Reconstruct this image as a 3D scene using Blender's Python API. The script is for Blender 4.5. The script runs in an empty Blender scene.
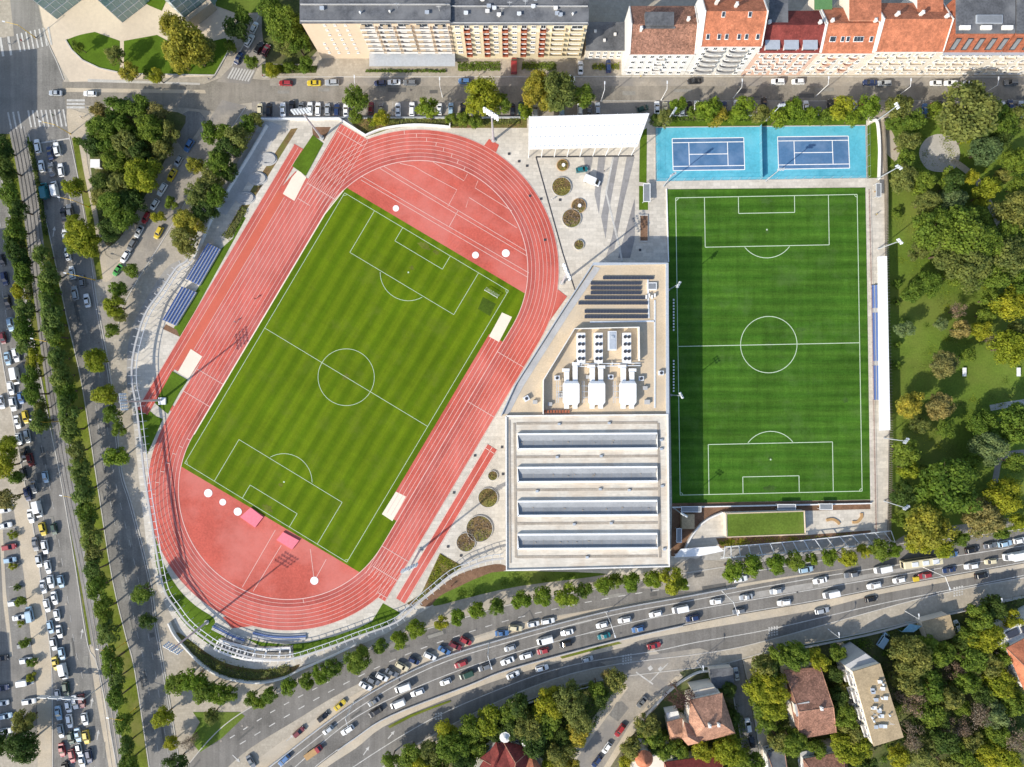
import bpy, bmesh, math, random
from mathutils import Vector
random.seed(11)
R = random.random
def U(a, b): return a + (b - a) * random.random()
S = 0.34; H = 231.0; CX = 512.0; CY = 383.5
scene = bpy.context.scene
COL = scene.collection
def W(px, py, z=0.0):
    k = S * (H - z) / H
    return Vector(((px - CX) * k, (CY - py) * k, z))
# ------------------------------------------------------------------ materials
def new_mat(name):
    m = bpy.data.materials.new(name); m.use_nodes = True
    return m, m.node_tree.nodes, m.node_tree.links, m.node_tree.nodes['Principled BSDF']
def lin(c):
    return (c[0], c[1], c[2], 1.0)
def ramp(n, stops):
    r = n.new('ShaderNodeValToRGB'); e = r.color_ramp.elements
    e[0].position, e[0].color = stops[0][0], lin(stops[0][1])
    e[1].position, e[1].color = stops[-1][0], lin(stops[-1][1])
    for p, c in stops[1:-1]:
        k = e.new(p); k.color = lin(c)
    return r
def noise(n, l, vec, scale, detail=4.0, rough=0.6, w=(1, 1, 1), rot=0.0):
    mp = n.new('ShaderNodeMapping'); mp.inputs['Scale'].default_value = w; mp.inputs['Rotation'].default_value = (0, 0, rot)
    l.new(vec, mp.inputs['Vector'])
    t = n.new('ShaderNodeTexNoise'); t.inputs['Scale'].default_value = scale
    t.inputs['Detail'].default_value = detail; t.inputs['Roughness'].default_value = rough
    l.new(mp.outputs['Vector'], t.inputs['Vector'])
    return t.outputs['Fac']
def mix(n, l, kind, fac, a, b):
    m = n.new('ShaderNodeMix'); m.data_type = 'RGBA'; m.blend_type = kind
    for sock, v in ((m.inputs[0], fac), (m.inputs[6], a), (m.inputs[7], b)):
        if isinstance(v, (int, float)): sock.default_value = v
        elif isinstance(v, tuple): sock.default_value = lin(v)
        else: l.new(v, sock)
    return m.outputs[2]
def mottled(name, c, var=0.25, s1=0.25, s2=2.5, rough=0.9, tint=None, streak=None, spec=0.2, bump=0.0):
    """base colour broken up by a broad and a fine noise; optional directional streaks"""
    m, n, l, b = new_mat(name)
    tc = n.new('ShaderNodeTexCoord'); v = tc.outputs['Object']
    lo = tuple(x * (1 - var) for x in c); hi = tuple(min(1, x * (1 + var)) for x in c)
    r1 = ramp(n, [(0.3, lo), (0.7, hi)]); l.new(noise(n, l, v, s1, 5, 0.65), r1.inputs['Fac'])
    r2 = ramp(n, [(0.3, (1 - var * .9,) * 3), (0.72, (1 + var * .6,) * 3)]); l.new(noise(n, l, v, s2, 3, 0.7), r2.inputs['Fac'])
    col = mix(n, l, 'MULTIPLY', 1.0, r1.outputs['Color'], r2.outputs['Color'])
    if tint:
        r3 = ramp(n, [(0.45, (0, 0, 0)), (0.62, (1, 1, 1))]); l.new(noise(n, l, v, tint[1], 4, 0.6), r3.inputs['Fac'])
        mm = mix(n, l, 'MIX', r3.outputs['Color'], col, tint[0]); col = mix(n, l, 'MIX', tint[2], col, mm)
    if streak:
        rot, sc, amt, st = streak
        r4 = ramp(n, [(0.3, (1 - amt,) * 3), (0.7, (1 + amt,) * 3)])
        l.new(noise(n, l, v, sc, 3, 0.6, (1, st, 1), rot), r4.inputs['Fac'])
        col = mix(n, l, 'MULTIPLY', 1.0, col, r4.outputs['Color'])
    l.new(col, b.inputs['Base Color'])
    b.inputs['Roughness'].default_value = rough; b.inputs['Specular IOR Level'].default_value = spec
    if bump:
        bp = n.new('ShaderNodeBump'); bp.inputs['Strength'].default_value = bump; bp.inputs['Distance'].default_value = 0.1
        l.new(noise(n, l, v, s2 * 2, 3, 0.7), bp.inputs['Height']); l.new(bp.outputs['Normal'], b.inputs['Normal'])
    return m
def tiled(name, c, w=1.2, h=1.2, var=0.12, mortar=0.75, rough=0.85, rot=0.0, msize=0.03, big=0.06, grime=0.0):
    m, n, l, b = new_mat(name)
    tc = n.new('ShaderNodeTexCoord'); v = tc.outputs['Object']
    mp = n.new('ShaderNodeMapping'); mp.inputs['Rotation'].default_value = (0, 0, rot); l.new(v, mp.inputs['Vector'])
    br = n.new('ShaderNodeTexBrick'); l.new(mp.outputs['Vector'], br.inputs['Vector'])
    br.inputs['Color1'].default_value = lin(tuple(x * (1 - var) for x in c)); br.inputs['Color2'].default_value = lin(tuple(min(1, x * (1 + var)) for x in c))
    br.inputs['Mortar'].default_value = lin(tuple(x * mortar for x in c))
    br.inputs['Scale'].default_value = 1.0; br.inputs['Brick Width'].default_value = w; br.inputs['Row Height'].default_value = h
    br.inputs['Mortar Size'].default_value = msize; br.inputs['Bias'].default_value = -0.1
    r1 = ramp(n, [(0.3, (0.8, 0.78, 0.75)), (0.7, (1.1, 1.1, 1.1))]); l.new(noise(n, l, v, big, 6, 0.7), r1.inputs['Fac'])
    r2 = ramp(n, [(0.3, (0.86,) * 3), (0.7, (1.08,) * 3)]); l.new(noise(n, l, v, 1.1, 4, 0.75), r2.inputs['Fac'])
    col = mix(n, l, 'MULTIPLY', 1.0, br.outputs['Color'], r1.outputs['Color'])
    col = mix(n, l, 'MULTIPLY', 1.0, col, r2.outputs['Color'])
    if grime:
        for sc, k in ((0.35, grime), (1.6, grime * .7)):
            r3 = ramp(n, [(0.32, (1 - k, 1 - k * .95, 1 - k * .9)), (0.6, (1.06,) * 3)]); l.new(noise(n, l, v, sc, 6, 0.75), r3.inputs['Fac']); col = mix(n, l, 'MULTIPLY', 1.0, col, r3.outputs['Color'])
    l.new(col, b.inputs['Base Color']); b.inputs['Roughness'].default_value = rough; b.inputs['Specular IOR Level'].default_value = 0.2
    return m
def striped_grass(name, c1, c2, rot, period, var=0.2, fine=None, soft=0.35):
    m, n, l, b = new_mat(name)
    tc = n.new('ShaderNodeTexCoord'); v = tc.outputs['Object']
    mp = n.new('ShaderNodeMapping'); mp.inputs['Rotation'].default_value = (0, 0, rot); l.new(v, mp.inputs['Vector'])
    wv = n.new('ShaderNodeTexWave'); wv.wave_type = 'BANDS'; wv.bands_direction = 'X'; wv.inputs['Scale'].default_value = 0.314 / period
    wv.inputs['Distortion'].default_value = 1.2; wv.inputs['Detail'].default_value = 2; wv.inputs['Detail Scale'].default_value = 0.3
    l.new(mp.outputs['Vector'], wv.inputs['Vector'])
    r0 = ramp(n, [(0.5 - soft, c1), (0.5 + soft, c2)]); l.new(wv.outputs['Fac'], r0.inputs['Fac'])
    col = r0.outputs['Color']
    for sc, amt, w, rr in ((0.05, var, (1, 1, 1), 0), (0.8, var * .8, (1, 0.06, 1), rot), (0.5, var * .5, (0.05, 1, 1), rot), (2.6, var, (1, 1, 1), 0)):
        r = ramp(n, [(0.3, (1 - amt,) * 3), (0.7, (1 + amt,) * 3)])
        mp2 = None
        l.new(noise(n, l, mp.outputs['Vector'], sc, 4, 0.7, w), r.inputs['Fac'])
        col = mix(n, l, 'MULTIPLY', 1.0, col, r.outputs['Color'])
    if fine:
        r = ramp(n, [(0.52, (0, 0, 0)), (0.68, (1, 1, 1))]); l.new(noise(n, l, v, 0.09, 6, 0.75), r.inputs['Fac'])
        fm = mix(n, l, 'MIX', r.outputs['Color'], col, fine); col = mix(n, l, 'MIX', 0.45, col, fm)
    l.new(col, b.inputs['Base Color']); b.inputs['Roughness'].default_value = 0.9; b.inputs['Specular IOR Level'].default_value = 0.1
    return m
def plain(name, c, rough=0.6, metal=0.0, spec=0.4, coat=0.0):
    m, n, l, b = new_mat(name)
    tc = n.new('ShaderNodeTexCoord')
    r = ramp(n, [(0.3, tuple(x * .88 for x in c)), (0.7, tuple(min(1, x * 1.08) for x in c))]); l.new(noise(n, l, tc.outputs['Object'], 1.3, 4, .7), r.inputs['Fac'])
    l.new(r.outputs['Color'], b.inputs['Base Color'])
    b.inputs['Roughness'].default_value = rough; b.inputs['Metallic'].default_value = metal
    b.inputs['Specular IOR Level'].default_value = spec; b.inputs['Coat Weight'].default_value = coat
    return m
def leafmat(name, c, vary=0.35):
    m, n, l, b = new_mat(name)
    tc = n.new('ShaderNodeTexCoord'); oi = n.new('ShaderNodeObjectInfo'); geo = n.new('ShaderNodeNewGeometry')
    r1 = ramp(n, [(0.0, tuple(x * (1 - vary) for x in c)), (1.0, tuple(x * (1 + vary) for x in c))])
    l.new(geo.outputs['Random Per Island'], r1.inputs['Fac'])
    r2 = ramp(n, [(0.0, (0.8, 0.86, 0.8)), (0.5, (1, 1, 1)), (1.0, (1.2, 1.08, 1.0))]); l.new(oi.outputs['Random'], r2.inputs['Fac'])
    r3 = ramp(n, [(0.35, (0.72, 0.8, 0.8)), (0.65, (1.25, 1.15, 1.0))]); l.new(noise(n, l, tc.outputs['Object'], 0.45, 3, .6), r3.inputs['Fac'])
    col = mix(n, l, 'MULTIPLY', 1.0, r1.outputs['Color'], r2.outputs['Color']); col = mix(n, l, 'MULTIPLY', 1.0, col, r3.outputs['Color'])
    l.new(col, b.inputs['Base Color']); b.inputs['Roughness'].default_value = 0.65; b.inputs['Specular IOR Level'].default_value = 0.2
    tr = n.new('ShaderNodeBsdfTranslucent'); l.new(col, tr.inputs['Color'])
    ms = n.new('ShaderNodeMixShader'); ms.inputs[0].default_value = 0.52
    l.new(b.outputs[0], ms.inputs[1]); l.new(tr.outputs[0], ms.inputs[2]); l.new(ms.outputs[0], n['Material Output'].inputs['Surface'])
    return m
M = {}
AV = math.radians(-11.3)     # the avenue's direction against the y axis
M['ground'] = mottled('soil', (0.13, 0.12, 0.07), 0.3, 0.08, 1.2, tint=((0.08, 0.11, 0.03), 0.06, 0.8))
M['asphalt'] = mottled('asphalt', (0.215, 0.202, 0.18), 0.26, 0.09, 1.8, tint=((0.26, 0.24, 0.215), 0.05, 0.5), streak=(-AV, 0.6, 0.16, 0.025))
M['asphalt_e'] = mottled('asphalt_highway', (0.185, 0.171, 0.152), 0.24, 0.09, 1.8, tint=((0.215, 0.198, 0.175), 0.05, 0.5), streak=(math.radians(75), 0.6, 0.15, 0.03))
M['asphalt_h'] = mottled('asphalt_street', (0.24, 0.215, 0.175), 0.26, 0.09, 1.8, tint=((0.33, 0.29, 0.24), 0.05, 0.6), streak=(math.radians(90), 0.5, 0.12, 0.04))
M['asphalt_old'] = mottled('asphalt_pale', (0.34, 0.30, 0.245), 0.2, 0.12, 1.5, tint=((0.2, 0.19, 0.18), 0.07, 0.7))
M['pave'] = tiled('pavement', (0.43, 0.38, 0.305), 0.9, 0.9, 0.08, 0.85)
M['pave_grey'] = tiled('pavement_grey', (0.36, 0.34, 0.31), 1.5, 1.5, 0.08, 0.85)
M['pave_warm'] = mottled('pavement_sandy', (0.50, 0.42, 0.31), 0.16, 0.1, 2.0, tint=((0.40, 0.36, 0.30), 0.07, 0.6))
M['plaza'] = tiled('plaza_concrete', (0.61, 0.56, 0.48), 2.4, 1.2, 0.10, 0.78, big=0.05)
M['plaza_dark'] = tiled('plaza_grey_band', (0.30, 0.29, 0.285), 2.4, 1.2, 0.08, 0.85)
M['plaza_beige'] = mottled('plaza_beige', (0.60, 0.50, 0.38), 0.08, 0.05, 0.8)
M['tram'] = mottled('tram_ballast', (0.25, 0.235, 0.215), 0.22, 0.1, 2.5, streak=(-AV, 1.2, 0.2, 0.02))
M['rail'] = plain('rail_steel', (0.16, 0.145, 0.13), 0.45, 0.6)
M['white_line'] = mottled('road_paint', (0.52, 0.50, 0.46), 0.22, 0.5, 4.0)
M['track_line'] = plain('track_paint', (0.70, 0.45, 0.39), 0.8)
M['pitch_line'] = plain('pitch_paint', (0.50, 0.60, 0.42), 0.8)
M['kerb'] = mottled('kerb_stone', (0.50, 0.47, 0.42), 0.15, 0.3, 3)
M['track'] = mottled('running_track_rubber', (0.51, 0.104, 0.076), 0.22, 0.06, 2.4, tint=((0.57, 0.17, 0.14), 0.035, 0.7), streak=(math.radians(-31), 0.5, 0.10, 0.03))
M['track_d'] = mottled('sector_rubber', (0.51, 0.108, 0.077), 0.20, 0.05, 1.6, tint=((0.58, 0.185, 0.15), 0.045, 0.7))
M['track_w'] = mottled('worn_lane_rubber', (0.43, 0.095, 0.075), 0.18, 0.07, 2.6, tint=((0.52, 0.15, 0.125), 0.05, 0.7), streak=(math.radians(-31), 0.6, 0.12, 0.03))
M['track_o'] = mottled('orange_rubber', (0.54, 0.125, 0.08), 0.08, 0.08, 2.0)
M['sand'] = mottled('pit_sand', (0.75, 0.66, 0.53), 0.06, 0.15, 2.5)
M['lawn'] = mottled('lawn', (0.115, 0.172, 0.024), 0.28, 0.05, 1.6, tint=((0.185, 0.20, 0.045), 0.03, 0.6), spec=0.1)
M['lawn_dark'] = mottled('lawn_trimmed', (0.085, 0.145, 0.012), 0.24, 0.12, 1.8, spec=0.1)
M['median_grass'] = mottled('verge_grass', (0.125, 0.155, 0.018), 0.3, 0.12, 1.6, tint=((0.2, 0.18, 0.06), 0.1, 0.6), spec=0.1)
M['rough_ground'] = mottled('garden_floor', (0.09, 0.11, 0.035), 0.35, 0.1, 1.2, tint=((0.16, 0.13, 0.07), 0.08, 0.7), spec=0.1)
M['planting'] = mottled('planting_bed', (0.19, 0.125, 0.055), 0.35, 0.2, 2.0, tint=((0.14, 0.16, 0.03), 0.15, 0.8))
M['mulch'] = mottled('mulch', (0.20, 0.115, 0.07), 0.3, 0.25, 2.2)
M['field_l'] = striped_grass('natural_turf', (0.078, 0.134, 0.003), (0.115, 0.170, 0.005), 0.54, 5.2, 0.14, fine=(0.125, 0.155, 0.02))
M['field_r'] = striped_grass('artificial_turf', (0.040, 0.108, 0.010), (0.058, 0.136, 0.014), math.radians(90), 4.0, 0.27, soft=0.5, fine=(0.088, 0.155, 0.04))
M['cyan'] = mottled('tennis_surround', (0.10, 0.42, 0.53), 0.17, 0.05, 1.4, tint=((0.16, 0.47, 0.56), 0.1, 0.6))
M['court'] = mottled('tennis_court_blue', (0.075, 0.165, 0.30), 0.13, 0.08, 1.4, tint=((0.14, 0.23, 0.37), 0.15, 0.7))
M['gravel'] = mottled('gravel', (0.45, 0.42, 0.37), 0.12, 0.2, 3.0)
M['white'] = plain('white_panel', (0.82, 0.81, 0.79), 0.6)
M['offwhite'] = plain('white_render', (0.74, 0.71, 0.66), 0.8)
M['roof_white'] = mottled('hall_membrane', (0.62, 0.565, 0.475), 0.10, 0.08, 0.9, rough=0.7, tint=((0.52, 0.43, 0.33), 0.14, 0.65), streak=(0, 0.3, 0.11, 7.0))
M['roof_tan'] = mottled('roof_gravel', (0.58, 0.46, 0.315), 0.16, 0.09, 2.0, tint=((0.48, 0.40, 0.30), 0.15, 0.6))
M['roof_grey'] = mottled('roof_bitumen', (0.115, 0.118, 0.125), 0.35, 0.15, 1.6, tint=((0.21, 0.21, 0.21), 0.12, 0.7))
M['concrete'] = mottled('concrete', (0.44, 0.43, 0.415), 0.12, 0.2, 2.0)
M['steel'] = plain('galvanised_steel', (0.52, 0.55, 0.58), 0.45, 0.3)
M['steel_w'] = plain('pale_steel', (0.70, 0.71, 0.71), 0.5, 0.1)
M['dark'] = plain('dark_metal', (0.05, 0.05, 0.055), 0.5)
M['mech'] = plain('duct_metal', (0.72, 0.73, 0.74), 0.5, 0.1)
M['gutter'] = mottled('gutter', (0.36, 0.31, 0.25), 0.2, 0.3, 2)
M['solar'] = plain('solar_cell', (0.045, 0.05, 0.066), 0.25, 0.0, 0.6)
M['skyglass'] = mottled('skylight_glass', (0.235, 0.245, 0.255), 0.14, 0.1, 1.2, rough=0.3, spec=0.5)
M['glass'] = plain('window_glass', (0.035, 0.045, 0.055), 0.12, 0.0, 0.8)
M['glass_green'] = plain('green_glass', (0.26, 0.37, 0.35), 0.15, 0.0, 0.8)
M['beige'] = mottled('beige_render', (0.70, 0.55, 0.40), 0.06, 0.1, 1.2)
M['yellow_wall'] = mottled('yellow_render', (0.70, 0.60, 0.41), 0.06, 0.1, 1.2)
M['cream_wall'] = mottled('cream_render', (0.74, 0.66, 0.55), 0.07, 0.1, 1.2)
M['pink_wall'] = mottled('pink_render', (0.70, 0.47, 0.36), 0.07, 0.1, 1.2)
M['tile_orange'] = tiled('orange_tiles', (0.62, 0.225, 0.12), 0.35, 0.3, 0.12, 0.8, grime=.42)
M['tile_brown'] = tiled('brown_tiles', (0.40, 0.205, 0.14), 0.4, 0.35, 0.35, 0.7, grime=.42)
M['tile_red'] = tiled('dark_red_tiles', (0.27, 0.06, 0.05), 0.4, 0.35, 0.12, 0.8, grime=.42)
M['tile_pink'] = tiled('faded_tiles', (0.58, 0.31, 0.205), 0.4, 0.35, 0.22, 0.75, grime=.42)
M['brick'] = tiled('brick_cladding', (0.46, 0.155, 0.085), 0.5, 0.25, 0.12, 0.8, grime=.42)
M['tan_roof'] = mottled('tan_roof', (0.40, 0.305, 0.185), 0.2, 0.25, 2.0)
M['mat_pink'] = plain('landing_mat_vinyl', (0.78, 0.17, 0.22), 0.6)
M['seat_blue'] = plain('seat_plastic', (0.13, 0.21, 0.45), 0.5)
M['yellow_pole'] = plain('yellow_paint', (0.66, 0.42, 0.03), 0.5)
M['tyre'] = plain('tyre_rubber', (0.02, 0.02, 0.02), 0.9)
M['lamp'] = plain('headlamp_glass', (0.75, 0.75, 0.75), 0.2)
M['tail'] = plain('tail_lamp', (0.35, 0.01, 0.01), 0.3)
M['bark'] = mottled('bark', (0.13, 0.095, 0.065), 0.3, 1.0, 6)
M['wood'] = mottled('timber', (0.45, 0.28, 0.13), 0.15, 0.5, 4)
M['teal'] = plain('teal_paint', (0.03, 0.22, 0.24), 0.4)
M['awning'] = plain('light_blue_fabric', (0.25, 0.45, 0.55), 0.8)
M['net'] = plain('mesh_screen', (0.12, 0.36, 0.45), 0.9)
LEAF = {
 'dark': leafmat('leaf_dark', (0.091, 0.149, 0.033)), 'mid': leafmat('leaf_mid', (0.169, 0.251, 0.037)),
 'olive': leafmat('leaf_olive', (0.226, 0.255, 0.070)), 'yg': leafmat('leaf_yellow_green', (0.314, 0.351, 0.033)),
 'yellow': leafmat('leaf_yellow', (0.388, 0.362, 0.056)), 'russet': leafmat('leaf_russet', (0.308, 0.282, 0.106)),
 'bare': leafmat('twig_pinkish', (0.319, 0.247, 0.194)), 'blue': leafmat('leaf_blue_green', (0.182, 0.255, 0.106)),
 'purple': leafmat('leaf_purple', (0.097, 0.052, 0.053)), 'street': leafmat('leaf_street', (0.194, 0.287, 0.030)),
 'hedge': leafmat('leaf_hedge', (0.180, 0.255, 0.062)),
}
M['well_grey'] = mottled('well_side', (0.30, 0.31, 0.32), 0.12, 0.2, 1.5)
# ------------------------------------------------------------------ mesh builder
class MB:
    def __init__(s): s.v = []; s.f = []; s.mi = []
    def face(s, pts, mi=0):
        b = len(s.v); s.v += [Vector(p) for p in pts]; s.f.append(tuple(range(b, b + len(pts)))); s.mi.append(mi)
    def prism(s, pts, z0, z1, mi=0, top=None, bottom=True):
        """closed prism over a world xy outline"""
        n = len(pts); b = len(s.v)
        a = sum(pts[i][0] * pts[(i + 1) % n][1] - pts[(i + 1) % n][0] * pts[i][1] for i in range(n))
        if a < 0: pts = list(reversed(pts))
        s.v += [Vector((p[0], p[1], z0)) for p in pts] + [Vector((p[0], p[1], z1)) for p in pts]
        for i in range(n):
            j = (i + 1) % n; s.f.append((b + i, b + j, b + n + j, b + n + i)); s.mi.append(mi)
        s.f.append(tuple(b + n + i for i in range(n))); s.mi.append(mi if top is None else top)
        if bottom: s.f.append(tuple(b + n - 1 - i for i in range(n))); s.mi.append(mi)
    def box(s, c, d, mi=0, rz=0.0, taper=1.0):
        cx, cy, cz = c; hx, hy, hz = d[0] / 2, d[1] / 2, d[2] / 2; b = len(s.v); ca, sa = math.cos(rz), math.sin(rz)
        for dz, t in ((-hz, 1.0), (hz, taper)):
            for dx, dy in ((-hx, -hy), (hx, -hy), (hx, hy), (-hx, hy)):
                x, y = dx * t, dy * t; s.v.append(Vector((cx + x * ca - y * sa, cy + x * sa + y * ca, cz + dz)))
        for q in ((0, 3, 2, 1), (4, 5, 6, 7), (0, 1, 5, 4), (1, 2, 6, 5), (2, 3, 7, 6), (3, 0, 4, 7)):
            s.f.append(tuple(b + i for i in q)); s.mi.append(mi)
    def tube(s, p, q, r0, r1=None, seg=6, mi=0, cap=True):
        p, q = Vector(p), Vector(q); r1 = r0 if r1 is None else r1
        d = (q - p).normalized(); a = d.orthogonal().normalized(); e = d.cross(a); b = len(s.v)
        for c, r in ((p, r0), (q, r1)):
            for i in range(seg):
                t = 2 * math.pi * i / seg; s.v.append(c + a * (r * math.cos(t)) + e * (r * math.sin(t)))
        for i in range(seg):
            j = (i + 1) % seg; s.f.append((b + i, b + j, b + seg + j, b + seg + i)); s.mi.append(mi)
        if cap:
            s.f.append(tuple(b + seg + i for i in range(seg))); s.mi.append(mi)
            s.f.append(tuple(b + seg - 1 - i for i in range(seg))); s.mi.append(mi)
    def ring(s, rings, mi=0, caps=True):
        n = len(rings[0]); b = len(s.v)
        for rg in rings: s.v += [Vector(p) for p in rg]
        for k in range(len(rings) - 1):
            for i in range(n):
                j = (i + 1) % n; s.f.append((b + k * n + i, b + k * n + j, b + (k + 1) * n + j, b + (k + 1) * n + i)); s.mi.append(mi)
        if caps:
            s.f.append(tuple(b + n - 1 - i for i in range(n))); s.mi.append(mi)
            e = b + (len(rings) - 1) * n; s.f.append(tuple(e + i for i in range(n))); s.mi.append(mi)
    def mesh(s, name, mats, org=(0, 0, 0), smooth=False):
        o = Vector(org); me = bpy.data.meshes.new(name)
        me.from_pydata([tuple(v - o) for v in s.v], [], s.f)
        for m in mats: me.materials.append(m)
        me.polygons.foreach_set('material_index', s.mi)
        if smooth: me.polygons.foreach_set('use_smooth', [True] * len(s.f))
        me.update(); return me
    def build(s, name, mats, parent=None, org=None, smooth=False):
        if not isinstance(mats, (list, tuple)): mats = [mats]
        if org is None: org = rootloc(parent) if parent else (0, 0, 0)
        return link(name, s.mesh(name, mats, org, smooth), parent)
def rootloc(p):
    while p.parent: p = p.parent
    return p.location
def link(name, data, parent=None):
    o = bpy.data.objects.new(name, data); COL.objects.link(o)
    if parent: o.parent = parent
    return o
def tag(o, label=None, cat=None, group=None, kind=None):
    for k, v in (('label', label), ('category', cat), ('group', group), ('kind', kind)):
        if v: o[k] = v
    return o
def thing(name, loc, label, cat, group=None):
    o = bpy.data.objects.new(name, None); COL.objects.link(o); o.location = loc; o.empty_display_size = 0.5
    return tag(o, label, cat, group)
def dup(root, loc, rz=0.0, sc=1.0):
    kids = {}
    r = root.copy(); COL.objects.link(r); r.location = loc; r.rotation_euler = (0, 0, rz); r.scale = (sc, sc, sc)
    for ch in root.children:
        c = ch.copy(); COL.objects.link(c); c.parent = r
        for g in ch.children:
            d = g.copy(); COL.objects.link(d); d.parent = c
    return r
ZL = [0.02]
def sheet(name, pts, mat, z=None, px=True):
    """flat ground layer, one level above the layer before"""
    if z is None: ZL[0] += 0.0022; z = ZL[0]
    m = MB(); q = [W(*p) for p in pts] if px else [Vector((p[0], p[1], 0)) for p in pts]
    m.face([(p.x, p.y, z) for p in q])
    o = m.build(name, mat); bm = bmesh.new(); bm.from_mesh(o.data)
    bmesh.ops.triangulate(bm, faces=bm.faces[:])
    for f in bm.faces:
        if f.normal.z < 0: f.normal_flip()
    bm.to_mesh(o.data); bm.free()
    return tag(o, kind='structure')
def cr(pts, n=6, closed=False):
    """catmull-rom through pixel points"""
    P = [Vector((p[0], p[1])) for p in pts]; out = []; N = len(P)
    rng = range(N if closed else N - 1)
    for i in rng:
        if closed: a, b, c, d = P[i - 1], P[i], P[(i + 1) % N], P[(i + 2) % N]
        else: a, b, c, d = P[max(i - 1, 0)], P[i], P[i + 1], P[min(i + 2, N - 1)]
        for k in range(n):
            t = k / n
            out.append(0.5 * (2 * b + (c - a) * t + (2 * a - 5 * b + 4 * c - d) * t * t + (3 * b - a - 3 * c + d) * t ** 3))
    if not closed: out.append(P[-1])
    return [(p.x, p.y) for p in out]
def offs(pts, d):
    """offset a polyline sideways (world or pixel)"""
    P = [Vector((p[0], p[1])) for p in pts]; out = []
    for i, p in enumerate(P):
        t = (P[min(i + 1, len(P) - 1)] - P[max(i - 1, 0)]); t.normalize() if t.length else None
        out.append((p.x - t.y * d, p.y + t.x * d))
    return out
def band(pts, w): return offs(pts, w) + list(reversed(offs(pts, -w)))
def ribbon(m, pts, w, z, mi=0):
    """flat strip w metres wide along a world polyline"""
    a = offs(pts, w / 2); b = offs(pts, -w / 2)
    for i in range(len(pts) - 1):
        q = [(*a[i], z), (*b[i], z), (*b[i + 1], z), (*a[i + 1], z)]
        m.face(q, mi)
def dashes(m, pts, w, z, on, off, mi=0):
    P = [Vector((p[0], p[1])) for p in pts]; d = 0; cur = None
    for i in range(len(P) - 1):
        L = (P[i + 1] - P[i]).length; t = 0
        if L < 1e-6: continue
        dr = (P[i + 1] - P[i]) / L
        while t < L:
            ph = d % (on + off); step = min(L - t, (on - ph) if ph < on else (on + off - ph)); step = max(step, 1e-3)
            if ph < on:
                a = P[i] + dr * t; b = P[i] + dr * (t + step); ribbon(m, [a, b], w, z, mi)
            t += step; d += step
def wall(m, pts, th, z0, z1, mi=0):
    """upright wall of real thickness along a world polyline"""
    a = offs(pts, th / 2); b = offs(pts, -th / 2)
    for i in range(len(pts) - 1):
        A0, A1, B0, B1 = a[i], a[i + 1], b[i], b[i + 1]
        m.face([(*A0, z1), (*B0, z1), (*B1, z1), (*A1, z1)], mi)
        m.face([(*A0, z0), (*A0, z1), (*A1, z1), (*A1, z0)], mi); m.face([(*B0, z1), (*B0, z0), (*B1, z0), (*B1, z1)], mi)
        m.face([(*A0, z0), (*A1, z0), (*B1, z0), (*B0, z0)], mi)
    for k in (0, -1):
        m.face([(*a[k], z0), (*b[k], z0), (*b[k], z1), (*a[k], z1)], mi)
def w2(pts, z=0): return [(W(p[0], p[1], z).x, W(p[0], p[1], z).y) for p in pts]
def flat_obj(name, m, mat, kind='structure'):
    o = m.build(name, mat)
    bm = bmesh.new(); bm.from_mesh(o.data)
    for f in bm.faces:
        if f.normal.z < 0: f.normal_flip()
    bm.to_mesh(o.data); bm.free()
    return tag(o, kind=kind)
# ================================================================== THE SETTING
g = MB(); g.face([(-2500, -2500, 0), (2500, -2500, 0), (2500, 2500, 0), (-2500, 2500, 0)])
tag(g.build('ground', M['ground']), kind='structure')
sheet('pavement', [(-120, -120), (1140, -120), (1140, 120), (890, 120), (890, 560), (1140, 540), (1140, 590), (860, 640), (640, 676), (560, 690), (480, 715), (400, 772), (300, 880), (-120, 880)], M['pave'])
# gardens below the highway and the park on the right
sheet('garden_ground', cr([(392, 775), (425, 745), (470, 718), (520, 703), (560, 693), (604, 684)], 4) + [(622, 690), (560, 790), (392, 790)], M['rough_ground'])
sheet('garden_ground', [(634, 775), (680, 700), (712, 668), (735, 668), (746, 720), (756, 780)], M['rough_ground'])
sheet('garden_ground', [(752, 660), (800, 645), (863, 633), (953, 611), (1060, 590), (1060, 800), (766, 800)], M['rough_ground'])
park = sheet('park_lawn', [(884, 117), (1060, 117), (1060, 533), (985, 541), (905, 552), (886, 534)], M['lawn'])
sheet('park_path', cr([(868, 122), (882, 118), (896, 140), (905, 172), (893, 160), (884, 150)], 4, True), M['pave_warm'])
sheet('park_path', cr([(940, 134), (955, 140), (960, 154), (955, 168), (941, 172), (926, 168), (919, 153), (926, 139)], 6, True), M['gravel'])
sheet('park_path', band(cr([(952, 160), (966, 170), (978, 182), (990, 205), (1002, 230)], 5), 3.2), M['pave_warm'])
sheet('park_path', band(cr([(890, 555), (905, 540), (940, 532), (985, 526), (1040, 518)], 5), 4.5), M['asphalt_old'])
sheet('park_path', band(cr([(985, 512), (995, 480), (1002, 457), (1030, 452)], 5), 3.0), M['asphalt_old'])
sheet('park_path', band(cr([(990, 408), (1012, 404), (1040, 400)], 5), 3.0), M['gravel'])
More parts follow.
